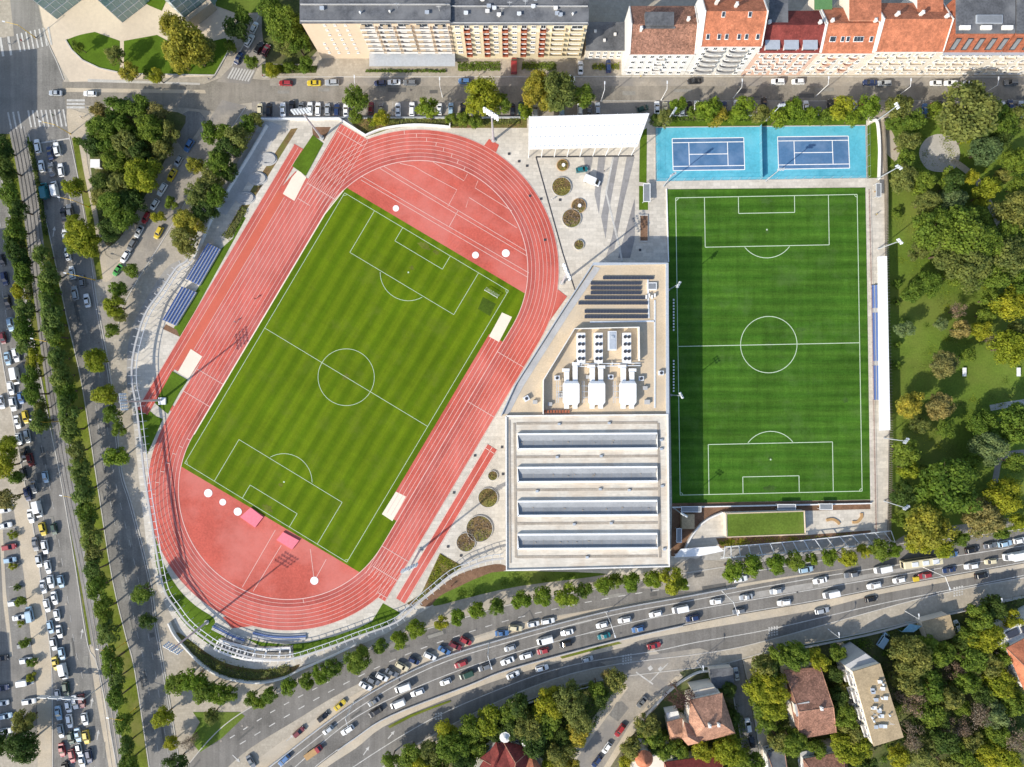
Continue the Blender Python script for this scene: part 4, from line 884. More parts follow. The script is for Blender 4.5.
r, rf, q, R0, R1 = hip_house('long red-roofed house behind the big villa', [(664, 762), (722, 754), (728, 800), (668, 800)], 6, 10, .1, M['offwhite'], M['tile_red'], chim=((.3, .4), (.6, .4)))
c = W(644, 759, 8); r = thing('round_turret_house', (c.x, c.y, 0), 'little round tower with an orange conical roof beside the side road', 'house')
m = MB(); m.tube((c.x, c.y, 0), (c.x, c.y, 8), 2.6, 2.6, 18); m.build('wall', M['offwhite'], r)
m = MB(); m.tube((c.x, c.y, 8.003), (c.x, c.y, 11), 3.0, .05, 18); m.build('roof', M['tile_orange'], r)
m = MB(); m.prism(wq([(632, 760), (640, 752), (650, 752), (672, 748), (676, 800), (634, 800)], 6), 0, 5.5); m.build('flat_annex', M['cream_wall'], r)
# flat block of flats with balconies on its left side
he = 12.5; q = wq([(853, 672), (879.5, 664), (902.5, 736), (873.5, 745)], he); c = sum(q, Vector((0, 0))) / 4
r = thing('apartment_block', (c.x, c.y, 0), 'tan flat-roofed block of flats with balconies among the gardens', 'building')
m = MB(); m.prism(q, 0, he); m.build('wall', M['cream_wall'], r)
m = MB(); m.prism([p + (p - c).normalized() * .3 for p in q], he + .003, he + .35); rf = m.build('roof', M['tan_roof'], r)
roof_clutter(rf, [q[0].lerp(q[2], .08), q[1].lerp(q[3], .08), q[2].lerp(q[0], .08), q[3].lerp(q[1], .08)], he + .35, 24, 9)
bm_ = unit_balcony(3.6, 1.2, M['offwhite'])
sgn = (q[3], q[0])
facade(r, q[0], q[3], [0.1 + 3.1 * k for k in range(1, 4)], 4, bm_, 'balcony', .03, out=0) if (Vector(((q[3] - q[0]).y, -(q[3] - q[0]).x)).x < 0) else facade(r, q[3], q[0], [.1 + 3.1 * k for k in range(1, 4)], 4, bm_, 'balcony', .03, out=0)
facade(r, q[0], q[3], [1.6 + 3.1 * k for k in range(4)], 8, win(1.3, 1.5), 'window', .03)
q = wq([(844, 665), (865, 653), (879, 663), (853, 671.5)], 10); m = MB(); m.prism(q, 0, 10.4); m.build('stair_wing', M['concrete'], r)
def garage(label, quad, h, wm, rm):
    q = wq(quad, h); c = sum(q, Vector((0, 0))) / 4; r = thing('garage', (c.x, c.y, 0), label, 'garage')
    m = MB(); m.prism(q, 0, h); m.build('wall', wm, r); m = MB(); m.prism([p + (p - c).normalized() * .3 for p in q], h + .003, h + .25); m.build('roof', rm, r)
    a, b = q[0], q[1]; facade(r, a, b, [1.25], 1, win(2.6, 2.3), 'garage_door', .1); return r
garage('tan-roofed garage behind the roadside wall with the pale blue canopy', [(922, 622), (949, 615), (955, 636), (930, 643)], 4, M['cream_wall'], M['tan_roof'])
garage('dark grey flat-roofed garage at the corner of the narrow side street', [(710, 670), (732, 668), (733.5, 686), (713, 688)], 3.4, M['cream_wall'], M['roof_grey'])
# blocks just outside the left edge: their shadows lie on the junction and the car park
for lb, q in (('apartment block left of the junction whose shadow lies on the road', [(-95, 110), (-36, 106), (-36, 168), (-95, 175)]), ('apartment block beyond the car park whose shadow reaches the parked cars', [(-120, 680), (-64, 690), (-60, 790), (-120, 800)]), ('apartment block beyond the upper left lanes whose shadow darkens them', [(-130, 290), (-62, 285), (-48, 372), (-130, 380)])):
    p = w2(q); r = thing('apartment_block', (*p[0], 0), lb, 'building'); m = MB(); m.prism(p, 0, 21); m.build('wall', M['cream_wall'], r); m = MB(); m.prism(p, 21.003, 21.4); m.build('roof', M['roof_grey'], r)
    facade(r, p[0], p[1], [2 + 3 * k for k in range(6)], 5, win(1.3, 1.5), 'window') if False else None
# ================================================================== SPORTS COMPLEX
HH = 12.0
def W2(x, y, z): return W(x, y, z).xy
# ---- indoor hall with four roof light wells and the technical wing beside it
q = [W2(506, 416, HH), W2(667.5, 414.5, HH), W2(669, 566, HH), W2(506.5, 570, HH)]
r = thing('sports_hall', (q[3].x, q[3].y, 0), 'white flat-roofed sports hall with four long skylights and a tan technical wing', 'sports hall')
tz = [W2(593, 264, HH), W2(667, 263.5, HH), W2(667.5, 414.4, HH), W2(501, 415.9, HH), W2(515, 385, HH), W2(560, 314, HH)]
m = MB(); m.prism(q, 0, HH - .4); m.prism([p for p in tz], 0, HH - .9); m.build('wall', M['concrete'], r)
m = MB(); m.prism([q[0], q[1], q[2], q[3]], HH - .397, HH); rf = m.build('roof', M['roof_white'], r)
m = MB(); m.prism(tz, HH - .897, HH - .5); tr = m.build('technical_roof', M['roof_tan'], r)
Z = HH
m = MB(); wall(m, [*q, q[0]], .5, HH + .003, HH + .55); m.build('parapet', M['offwhite'], rf)
m = MB(); wall(m, [tz[0], tz[1], tz[2]], .9, HH - .497, HH + .35); wall(m, [tz[3], tz[4], tz[5], tz[0]], .3, HH - .497, HH + .4); m.build('parapet', M['steel'], tr)
ins = [W2(600, 270, HH), W2(562, 330, HH), W2(523, 388, HH), W2(511, 413, HH), W2(502, 413, HH), W2(516, 385, HH), W2(561, 314, HH), W2(594, 265, HH)]
m = MB(); m.prism([W2(594.5, 266, HH), W2(561, 315, HH), W2(516, 386, HH), W2(502.5, 414, HH), W2(509, 414, HH), W2(523.5, 386, HH), W2(568.5, 315, HH), W2(600.5, 268, HH)], HH - .497, HH - .42); m.build('roof_walkway', M['concrete'], tr)
for y0, y1 in ((434, 448.8), (467.4, 481.6), (501, 515.2), (534, 548.2)):
    A, B, C_, D = W2(518, y1, HH), W2(657, y1 - .8, HH), W2(656.5, y0 - .8, HH), W2(517.6, y0, HH)
    m = MB(); wall(m, [A, B, C_, D, A], .55, HH + .003, HH + 1.1, 0)
    i0, i1 = A + Vector((.3, .3)), B + Vector((-.3, .3)); k0, k1 = C_ + Vector((-.3, -.3)), D + Vector((.3, -.3))
    mid0, mid1 = i0.lerp(k1, .55), i1.lerp(k0, .55)
    m.face([(*i0, HH + .05), (*i1, HH + .05), (*mid1, HH + .12), (*mid0, HH + .12)], 1)
    m.face([(*mid0, HH + .12), (*mid1, HH + .12), (*k0, HH + .95), (*k1, HH + .95)], 2)
    sk_ = m.build('skylight', [M['white'], M['skyglass'], M['well_grey']], rf)
    rnd = random.Random(int(y0)); m = MB()
    for t in range(14): p = mid0.lerp(mid1, (t + .5) / 14); m.box((p.x, p.y, HH + .2), (.1, .1, .2)); p2 = p - Vector((0, 1.4)); m.box((p2.x, p2.y, HH + .11), (.06, 2.4, .05))
    for t in range(6): p = mid0.lerp(mid1, rnd.random()); m.box((p.x, p.y - rnd.random(), HH + .2), (rnd.uniform(.2, .6), rnd.uniform(.2, .5), .25))
    m.build('glazing_bars', M['gutter'], sk_)
m = MB()
for y in (423.5, 457, 490, 523.6, 557): A, B = W2(516.5, y, HH), W2(657.5, y - 1.0, HH); wall(m, [A, B], .8, HH + .003, HH + .10)
for x0, x1 in ((514.5, 516), (658.3, 660.2)): wall(m, [W2(x0, 423, HH), W2(x1, 557.5, HH)], .75, HH + .003, HH + .11)
wall(m, [W2(509.5, 420, HH), W2(510.5, 563, HH)], .5, HH + .003, HH + .12); m.build('gutter', M['gutter'], rf)
for x, y in ((559, 424), (609, 423), (661, 440), (661, 449), (662, 486), (537, 491), (600, 489), (629, 490), (574, 524), (611, 523), (587, 557), (664, 549), (557, 457), (601, 456)): c = W(x, y, HH); m = MB(); m.box((c.x, c.y, HH + .3), (.9, .7, .55)); m.build('roof_outlet', M['steel'], rf)
# white screen round the plant
m = MB(); wall(m, [W2(*p, HH) for p in ((543, 414), (543.2, 380), (574.2, 329), (638.2, 327.5), (638.5, 361))], .25, HH - .497, HH + 2.0); m.build('plant_screen', M['offwhite'], tr)
# rooftop equipment, each unit a thing of its own
m = MB(); m.box((0, 0, .4), (.98, 1.06, .04), 0); pm = m.mesh('solar_panel', [M['solar']])
mf = MB(); mf.box((0, -.45, .1), (1.02, .05, .2)); mf.box((0, .45, .2), (1.02, .05, .4)); mf.box((-.5, 0, .27), (.03, 1.0, .05)); fm = mf.mesh('mounting_frame', [M['steel_w']])
rows = [(602.9, 652.7, 277.6, 'top row of solar panels nearest the street side of the tan roof'), (590.6, 640.3, 283, 'second row of solar panels from the top of the tan roof'), (590.6, 640.3, 287.9, 'third row of solar panels, middle of three equal rows'), (590.6, 640.3, 292.6, 'fourth row of solar panels, last of the three equal rows'),
        (584.5, 646.6, 297.6, 'fifth row of solar panels, just above the longest row'), (578.3, 646.6, 302.8, 'longest row of solar panels on the tan roof'), (584.5, 646.6, 311.2, 'solar panel row just below the gap in the array'), (584.5, 646.6, 316.6, 'lowest row of solar panels beside the white plant screen')]
for x0, x1, y, lb in rows:
    A, B = W(x0, y, HH), W(x1, y, HH); n_ = max(2, round((B.x - A.x) / 1.02))
    t = thing('solar_panel_row', (A.x, A.y, HH - .5), lb, 'solar panels', 'solar panel rows on the tan roof')
    for i in range(n_):
        for me, nm in ((pm, 'panel'), (fm, 'mounting_frame')):
            o = link(nm, me, t); o.location = ((i + .5) * 1.02, 0, .03 if nm == 'panel' else 0); o.rotation_euler = (math.radians(8) if nm == 'panel' else 0, 0, 0)
mb = MB(); mb.box((0, 0, 1.0), (2.6, 9.6, 1.9)); mb.box((0, 0, .03), (2.8, 9.8, .06), 1); bodym = mb.mesh('chiller_body', [M['white'], M['steel']])
mf = MB(); mf.tube((0, 0, 0), (0, 0, .22), .55, .52, 14); fan_ring = mf.mesh('fan', [M['dark']])
for x, lb in ((580.8, 'left white chiller with four pairs of black fans on the tan roof'), (598.1, 'middle white chiller with four pairs of black fans'), (626.3, 'right white chiller with four pairs of black fans beside the silver tank')):
    c = W(x, 348, HH); t = thing('chiller', (c.x, c.y, HH - .5), lb, 'chiller', 'rooftop chillers'); link('body', bodym, t)
    for k in range(4):
        for sx in (-.6, .6):
            o = link('fan', fan_ring, t); o.location = (sx, -3.5 + k * 2.33, 1.95)
c = W(611.7, 341, HH); t = thing('water_tank', (c.x, c.y, HH - .5), 'silver box-shaped tank between the middle and right chillers', 'tank')
m = MB(); m.box((c.x, c.y, HH + .7), (2.6, 6.2, 2.2)); m.build('tank_body', M['mech'], t)
m = MB(); m.box((c.x, c.y, HH + 1.85), (2.0, 5.4, .1)); m.box((c.x, c.y + 1.2, HH + 2.0), (.8, .8, .3)); m.build('tank_lid', M['steel'], t)
for x, lb, k in ((571.3, 'left large white air handling unit beside the white hall roof', 0), (597, 'middle large white air handling unit', 1), (628.2, 'right large white air handling unit', 2)):
    c = W(x, 393.5, HH + 2); t = thing('air_handler', (c.x, c.y, HH - .5), lb, 'air handling unit', 'rooftop air handling units')
    m = MB(); z = HH - .5; pts = [(-2.6, -2.8), (-2.0, -3.6), (2.0, -3.6), (2.6, -2.8), (2.6, 3.0), (2.0, 4.0), (-2.0, 4.0), (-2.6, 3.0)]
    m.prism([(c.x + a, c.y + b) for a, b in pts], z + .3, z + 2.6); m.build('casing', M['white'], t)
    m = MB(); m.box((c.x, c.y + 3.55, z + 2.62), (4.4, .7, .12)); m.build('intake', M['steel'], t)
    for dx, wd, ln in ((-1.4, 1.5, 4.2 if k else 3.0), (1.3, 1.5, 5.0 - k)):
        m = MB(); m.box((c.x + dx, c.y + 4.0 + ln / 2, z + 1.3), (wd, ln, 1.5)); m.box((c.x + dx * 1.2, c.y + 4 + ln + .5, z + 1.2), (wd + .8, 1.0, 1.4)); m.build('duct', M['white'], t)
        m = MB(); m.box((c.x + dx, c.y - 4.2, z + 1.0), (1.5, 1.4, 1.3)); m.build('duct', M['offwhite'], t)
    m = MB()
    for i in range(3): m.tube((c.x - 5.0 + .3 * i, c.y + 2.4 - i * 1.8, z + 1.5), (c.x - 2.6, c.y + 2.4 - i * 1.8, z + 1.5), .09, .09, 6)
    for i in range(2): m.tube((c.x - 4.6 + i * .6, c.y - 3, z + 1.5), (c.x - 4.6 + i * .6, c.y + 4, z + 1.5), .09, .09, 6)
    m.build('pipe', M['steel'], t)
m = MB(); z = HH - .5
for y in (364, 366.5): A, B = W(577, y, HH), W(640, y - 1, HH); m.tube((A.x, A.y, z + 1.2), (B.x, B.y, z + 1.2), .16, .16, 7)
for x in (581, 598, 612, 626): c = W(x, 364, HH); m.box((c.x, c.y, z + .6), (.2, 1.4, 1.2))
tag(m.build('pipe_rack', M['steel_w']), 'horizontal pipe rack running below the chillers', 'pipes')
m = MB(); A = W(545, 411.5, HH)
for i in range(9): m.box((A.x + i * .95, A.y, z + .4), (.6, .9, .8))
tag(m.build('valve_row', M['brick']), 'row of small red-brown valve boxes along the white hall roof', 'valves')
for x, y, w_, lb in ((526.5, 398.5, 1.8, 'small white box unit alone on the lower left of the tan roof'), (661, 373, 1.6, 'grey fan unit at the right edge of the tan roof'), (557, 378, 1.7, 'small white unit left of the ducts'), (610.5, 377, 1.7, 'small unit with a dark fan between two ducts'), (641, 378.5, 1.6, 'steel box with pipes right of the air handlers')):
    c = W(x, y, HH); t = thing('fan_unit', (c.x, c.y, z), lb, 'roof unit', 'small rooftop units'); m = MB(); m.box((c.x, c.y, z + .55), (w_, w_ * .9, 1.1), 0, .5 if x < 530 else 0); m.build('body', M['mech'], t)
    m = MB(); m.tube((c.x, c.y, z + 1.1), (c.x, c.y, z + 1.25), .5, .5, 12); m.build('fan', M['dark'], t)
c = W(651.9, 286.3, HH); t = thing('roof_hatch', (c.x, c.y, z), 'white-framed blue glass roof hatch right of the solar panels', 'roof hatch'); m = MB(); m.box((c.x, c.y, z + .35), (3.0, 2.4, .7)); m.build('frame', M['white'], t); m = MB(); m.box((c.x, c.y, z + .73), (2.4, 1.8, .06)); m.build('pane', M['skyglass'], t)
c = W(650, 297, HH); m = MB()
for i in range(4): m.box((c.x - 1.2 + i * .9, c.y + (i % 2) * .5, z + .5), (.5, 1.2, 1.0))
tag(m.build('control_cabinet', M['offwhite']), 'cluster of pale cabinets below the roof hatch', 'cabinet')
# ---- white canopy over the spectators' steps at the top
zc = 8.0; q = [W2(528.5, 149, zc), W2(637.5, 146.5, zc), W2(649.5, 113.2, zc), W2(528.8, 116.5, zc)]
r = thing('canopy', (q[0].x, q[0].y, 0), 'large plain white canopy roof between the street and the plaza', 'canopy')
m = MB(); m.prism(q, zc - .5, zc); rf = m.build('roof', M['white'], r)
m = MB()
for s in range(24):
    for t in (.08, .36, .66):
        p = q[0].lerp(q[1], (s + .5) / 24).lerp(q[3].lerp(q[2], (s + .5) / 24), t); m.box((p.x, p.y, zc + .06), (.28, .28, .12))
m.build('roof_anchor', M['steel'], rf)
for s in range(9):
    p = q[0].lerp(q[1], (s + .05) / 8.2); m = MB(); m.tube((p.x, p.y - .15, 0), (p.x, p.y - .15, zc - .5), .14, .14, 8); m.build('post', M['white'], r)
    p2 = q[3].lerp(q[2], (s + .05) / 8.2); m = MB(); m.tube((p2.x, p2.y + .3, 0), (p2.x, p2.y + .3, zc - .5), .14, .14, 8); m.build('post', M['white'], r)
m = MB(); A, B = W2(532, 146, 3), W2(634, 144, 3)
for k in range(6): m.prism([A + Vector((0, k * 1.1)), B + Vector((0, k * 1.1)), B + Vector((0, k * 1.1 + 1.09)), A + Vector((0, k * 1.1 + 1.09))], 0.02, .5 + .42 * k)
m.build('steps', M['concrete'], r)
# ---- the stand by the park: a long narrow white roof over blue seats
zc = 6.0
r = thing('stand', (*W2(876, 430, zc), 0), 'long narrow white-roofed stand with blue seats beside the artificial pitch', 'stand')
q = [W2(879.5, 430.5, zc), W2(890.3, 430, zc), W2(887, 256, zc), W2(878, 256.5, zc)]
m = MB(); m.prism(q, zc - .35, zc); m.build('roof', M['white'], r)
for i in range(13): p = q[1].lerp(q[2], i / 12) + Vector((-.3, 0)); m = MB(); m.tube((p.x, p.y, 0), (p.x, p.y, zc - .35), .12, .12, 6); m.build('post', M['steel'], r)
m = MB(); A, B = W2(874, 400, 1), W2(871.8, 285, 1)
for k in range(4): m.prism([A + Vector((k * .85, 0)), B + Vector((k * .85, 0)), B + Vector((k * .85 + .84, 0)), A + Vector((k * .85 + .84, 0))], .02, .6 + .4 * k)
m.build('steps', M['concrete'], r)
ms = MB(); ms.box((0, 0, .04), (.46, .44, .06)); ms.box((0, .2, .24), (.46, .05, .4)); seatm = ms.mesh('seat', [M['seat_blue']])
cnt = 0
A3, B3 = A + Vector((.45, 0)), B + Vector((.45, 0)); dang = math.atan2((B - A).y, (B - A).x)
for k in (0, 1):
    for i in range(50):
        if i in (15, 16, 38, 39): continue
        p = A3.lerp(B3, (i + .5) / 50) + Vector((k * .85, 0)); o = link('seat', seatm, r); o.location = Vector((p.x, p.y, .6 + .4 * k)) - r.location; o.rotation_euler = (0, 0, dang + math.pi); o.scale = (1.6, 1.1, 1)
m = MB(); A, B = W2(882.5, 540, 0), W2(882, 190, 0); 
rail = thing('railing', (*W2(870.5, 530, 0), 0), 'dark red railing along the right touchline of the artificial pitch', 'railing')
m = MB(); pts = w2([(868, 190), (870, 280), (873, 430), (875, 533)]); wall(m, pts, .06, .98, 1.05); wall(m, pts, .05, .5, .55); m.build('rail', M['tile_red'], rail)
m = MB(); L_ = cr([(p[0], p[1]) for p in pts], 14)
for p in L_: m.box((p[0], p[1], .52), (.06, .06, 1.04))
m.build('posts', M['dark'], rail)
fen = thing('slatted_fence', (*W2(884, 420, 0), 0), 'dark slatted fence between the white-roofed stand and the park', 'fence')
m = MB(); pts = w2([(881, 122), (884, 180), (885, 255), (889, 430), (887, 538)]); wall(m, pts, .05, .2, .3); wall(m, pts, .05, 1.8, 1.9); m.build('rail', M['dark'], fen)
m = MB()
for p in offs(cr(pts, 60), 0): m.box((p[0], p[1], 1.1), (.5, .08, 2.1))
m.build('slats', M['gutter'], fen)
m = MB(); wall(m, w2(cr([(869.5, 122), (875, 121), (877.5, 130), (878.5, 150), (878, 180)], 6)), .4, .02, 1.2); tag(m.build('curved_wall', M['white']), 'white curved wall at the corner of the tennis courts', 'wall')
m = MB(); wall(m, w2([(870.5, 503), (672, 507)]), .35, .02, 1.0); wall(m, w2([(666.3, 189), (668.3, 262)]), .3, .02, .5); tag(m.build('low_wall', M['white']), 'low white wall behind the lower goal line of the artificial pitch', 'wall')
# tennis: nets, divider screen and the high mesh fence
t = thing('divider_screen', (*W2(760, 180, 0), 0), 'tall mesh screen dividing the two tennis courts', 'screen'); A, B = W2(759, 127, 0), W2(760, 179.5, 0)
m = MB(); wall(m, [A, B], .05, .2, 2.4); m.build('mesh', M['net'], t)
for i in range(7): p = A.lerp(B, i / 6); m = MB(); m.tube((p.x, p.y, 0), (p.x, p.y, 2.6), .05, .05, 6); m.build('post', M['steel'], t)
t = thing('court_fence', (*W2(656, 181, 0), 0), 'tall thin steel fence round both tennis courts', 'fence'); m = MB(); pts = w2([(655.2, 128), (655.8, 181.3), (866, 178.6), (865.2, 126)])
for z in (1.5, 3.0): wall(m, pts, .03, z - .02, z + .02)
m.build('rail', M['steel'], t); m = MB()
for a, b in zip(pts[:-1], pts[1:]):
    L = (Vector(b) - Vector(a)).length; k = int(L / 3)
    for i in range(k): p = Vector(a).lerp(Vector(b), i / k); m.tube((p.x, p.y, 0), (p.x, p.y, 3.1), .04, .04, 5)
m.build('posts', M['steel'], t)
# ---- seating terraces beside the running track
def seat_block(label, quad, rows, n):
    q = [W2(*p, 0) for p in quad]; t = thing('seating_terrace', (q[3].x, q[3].y, 0), label, 'seating', 'blue seat terraces by the track')
    m = MB()
    for k in range(rows):
        a0, a1 = q[0].lerp(q[1], k / rows), q[0].lerp(q[1], (k + 1) / rows - .003); b0, b1 = q[3].lerp(q[2], k / rows), q[3].lerp(q[2], (k + 1) / rows - .003)
        m.prism([a0, a1, b1, b0], 0.02, 2.6 - .42 * k)
    m.build('steps', M['concrete'], t)
    d = q[3] - q[0]; ang = math.atan2(d.y, d.x)
    for k in range(rows):
        for i in range(n):
            p = q[0].lerp(q[1], (k + .5) / rows).lerp(q[3].lerp(q[2], (k + .5) / rows), (i + .5) / n)
            o = link('seat', seatm, t); o.location = Vector((p.x, p.y, 2.6 - .42 * k)) - t.location; o.rotation_euler = (0, 0, ang + math.pi); o.scale = (1.25, .95, 1)
seat_block('upper blue seating terrace beside the running track, nearer the street', [(211.3, 244.5), (221.5, 249.5), (200.5, 286), (189.5, 280)], 5, 20)
seat_block('lower blue seating terrace beside the running track, nearer the long jump pit', [(185.5, 287.5), (197.5, 292.5), (177, 326), (166.5, 320.5)], 5, 20)
def bench_row(label, pts, n):
    P = cr(pts, 8); t = thing('bench_row', (*W2(*pts[0], 0), 0), label, 'seating'); m = MB(); wall(m, w2(P), 1.2, .02, .45); wall(m, w2(offs(P, 3.0)), .9, .02, .7); m.build('step', M['concrete'], t)
    Q = w2(offs(P, 1)); 
    for i in range(n):
        k = (i + .5) / n * (len(Q) - 1); a = Vector(Q[int(k)]).lerp(Vector(Q[min(int(k) + 1, len(Q) - 1)]), k - int(k)); o = link('seat', seatm, t); o.location = Vector((a.x, a.y, .46)) - t.location; o.scale = (1.5, 1.5, 1)
bench_row('curved row of blue seats below the bend, nearer the corner', [(214, 625), (224, 630), (235, 635.5), (245, 639)], 18)
bench_row('long straight row of blue seats at the foot of the bend', [(254, 631.5), (270, 635), (288, 636), (306, 635)], 28)
# ---- the ring: a pale raised beam on fins that encloses the ground
RINGP = cr([(263, 121), (246, 150), (230, 176), (206, 217), (189, 257), (176, 268), (160, 292), (146, 312), (137, 337), (132, 362), (132, 384), (135.5, 403), (139.5, 434), (143.5, 471), (146.5, 491), (151, 520), (157, 557), (164, 590), (175.5, 608.5), (187, 623.5), (203, 637), (222, 648.5), (253, 658), (280, 660), (296, 658), (311, 653.5), (336, 645), (357, 637), (388, 626), (403, 617.5), (420, 601), (434, 589), (452, 574.5), (468, 567.5), (486, 561), (504, 558.5)], 7)
ZR = 4.6
t = thing('perimeter_ring', (*W2(132, 384, ZR), 0), 'pale curved beam on thin fins enclosing the athletics ground', 'perimeter beam')
P_ = w2(RINGP, ZR); m = MB(); k0 = 28
wall(m, P_[:k0 + 1], .45, .02, 1.7); m.build('side_wall', M['steel_w'], t)
m = MB(); wall(m, P_[k0:], .6, ZR - .35, ZR); m.build('beam', M['concrete'], t)
m = MB(); wall(m, offs(P_[k0:], 1.5), .18, ZR - .3, ZR - .1); m.build('rail', M['steel'], t)
fin = MB(); fin.tube((0, .5, 0), (0, .2, ZR - .3), .07, .07, 5); fin.box((0, .1, ZR - .2), (.1, 3.0, .14)); finm = fin.mesh('fin', [M['steel_w']])
Q = P_[k0:]; Ls = [0]
for a, b in zip(Q[:-1], Q[1:]): Ls.append(Ls[-1] + (Vector(b) - Vector(a)).length)
nf = 96
for i in range(nf):
    d = Ls[-1] * (i + .5) / nf; k = max(j for j in range(len(Ls)) if Ls[j] <= d); k = min(k, len(Q) - 2)
    a, b = Vector(Q[k]), Vector(Q[k + 1]); p = a.lerp(b, (d - Ls[k]) / max(1e-6, Ls[k + 1] - Ls[k])); o = link('fin', finm, t); o.location = Vector((p.x, p.y, 0)) - t.location; o.rotation_euler = (0, 0, math.atan2((b - a).y, (b - a).x))
# outer retaining wall of the lower left bed and the wall behind the upper bend
m = MB(); wall(m, w2(cr([(170, 622), (176, 634), (188, 648), (204, 664), (222, 675), (246, 680.5), (266, 681), (286, 676), (300, 669), (330, 656), (357, 643)], 5)), .45, .02, 1.6); tag(m.build('retaining_wall', M['offwhite']), 'white curved retaining wall at the lower left of the ground', 'wall')
m = MB(); wall(m, w2([(262, 120), (340, 119.5), (366, 136)] + cr([(366, 136), (385, 129), (415, 125.5), (450, 127.5)], 5)[1:] + [(450.5, 119)]), .4, .02, 1.3); tag(m.build('retaining_wall', M['white']), 'white wall behind the starting corner and the upper bend', 'wall')
m = MB(); wall(m, w2([(262, 118.6), (528, 118)]), .12, .02, 1.2); wall(m, w2([(650, 117), (866, 116)]), .12, .02, 1.2); tag(m.build('street_fence', M['steel']), 'low steel fence along the parking bays of the street', 'fence')
# slatted walkway at the lower right and the white slab at its left end
t = thing('slatted_walkway', (*W2(723, 550, 2), 0), 'grey slatted pergola walk along the frontage road below the artificial pitch', 'pergola')
tp = [(722, 545), (800, 538.5), (886, 529)]; bt = [(718, 556), (800, 549), (890, 540)]
m = MB(); wall(m, w2(cr(tp, 8)), .3, 2.8, 3.0); m.build('beam', M['steel_w'], t); m = MB(); wall(m, w2(cr(bt, 8)), .3, 2.8, 3.0); m.build('beam', M['steel_w'], t)
a_, b_ = cr(tp, 16), cr(bt, 16)
for i in range(0, len(a_), 2):
    p, q = W2(*a_[i], 0), W2(*b_[min(i + 1, len(b_) - 1)], 0); m = MB(); wall(m, [p, q], .22, 3.003, 3.2); m.tube((*q, 0), (*q, 2.8), .07, .07, 5); m.build('slat', M['steel_w'], t)
m = MB(); m.prism(w2([(674, 557.5), (681, 549), (718, 546), (724, 551), (700, 556)], 3), 2.6, 3.0); m.prism(w2([(676, 556), (716, 549), (716, 550), (677, 557.2)], 3), 0, 2.6); tag(m.build('entrance_slab', M['white']), 'white entrance slab at the lower right corner of the sports hall', 'canopy')
m = MB(); pts = cr([(683, 552), (688, 540), (697, 527), (708, 518), (722, 512)], 6); wall(m, w2(pts), .5, .02, 1.4); tag(m.build('curved_wall', M['offwhite']), 'pale curved wall at the lower left corner behind the artificial pitch', 'wall')
t = thing('green_roof_pavilion', (*W2(727, 535, 3), 0), 'low pavilion with a rectangular grass roof below the artificial pitch', 'pavilion')
q = wq([(726, 513.5), (804.5, 511), (805.5, 534), (726.5, 537)], 3.2); m = MB(); m.prism(q, 0, 3.2); m.build('wall', M['cream_wall'], t); c = sum(q, Vector((0, 0))) / 4; m = MB(); m.prism([c + (p - c) * .97 for p in q], 3.203, 3.3); m.build('grass_roof', M['lawn'], t)
m = MB(); wall(m, [*q, q[0]], .35, 3.203, 3.45); m.build('parapet', M['roof_tan'], t)
def curvy(lb, pts): m = MB(); wall(m, w2(cr(pts, 6)), .9, .02, .5); tag(m.build('bench', M['wood']), lb, 'bench', 'curved wooden benches')
curvy('curved wooden bench on the pale square, the one nearer the grass roof', [(826, 520), (832, 519), (837, 521.5), (839, 524)]); curvy('wavy wooden bench on the pale square nearer the white-roofed stand', [(852, 522), (857, 521.5), (861, 517), (861, 513)])
def dugout(lb, x, y, w_, d_, mt='steel_w'):
    c = W(x, y); t = thing('dugout', (c.x, c.y, 0), lb, 'team shelter', 'glazed shelters round the artificial pitch'); m = MB(); m.box((c.x, c.y, 2.2), (w_, d_, .1)); m.build('roof', M['skyglass'], t)
    m = MB(); m.box((c.x, c.y + d_ / 2, 2.26), (w_ + .2, .2, .1)); m.box((c.x, c.y - d_ / 2, 2.26), (w_ + .2, .2, .1)); m.box((c.x + w_ / 2, c.y, 2.26), (.2, d_ - .22, .1)); m.box((c.x - w_ / 2, c.y, 2.26), (.2, d_ - .22, .1))
    for sx in (-1, 1):
        for sy in (-1, 1): m.box((c.x + sx * (w_ / 2 - .1), c.y + sy * (d_ / 2 - .1), 1.1), (.1, .1, 2.15))
    m.build('frame', M[mt], t); m = MB(); m.box((c.x, c.y, .45), (w_ - .6, .4, .1)); m.build('bench', M['wood'], t)
dugout('grey glazed shelter behind the lower left corner of the artificial pitch', 689.5, 508, 6.6, 1.8); dugout('white-framed shelter behind the lower goal of the artificial pitch', 784, 506, 6, 1.9, 'white'); dugout('smaller white-framed shelter right of the one behind the lower goal', 823, 505.5, 4.2, 1.9, 'white'); dugout('narrow glazed shelter on the grass strip beside the plaza', 645.5, 194.5, 2.2, 6.0, 'white'); dugout('glazed shelter at the upper end of the paved strip by the park', 875, 192, 1.6, 4.5)
dugout('narrow white shelter between the sports hall and the curved wall', 677.5, 534, 1.6, 4.6, 'white')
m = MB(); c = W(686, 520); m.box((c.x, c.y, 1.3), (4.0, 4.6, 2.6)); m.box((c.x, c.y, 2.7), (4.3, 4.9, .2)); tag(m.build('transformer_hut', M['tan_roof']), 'tan box-shaped hut behind the corner of the artificial pitch', 'hut')
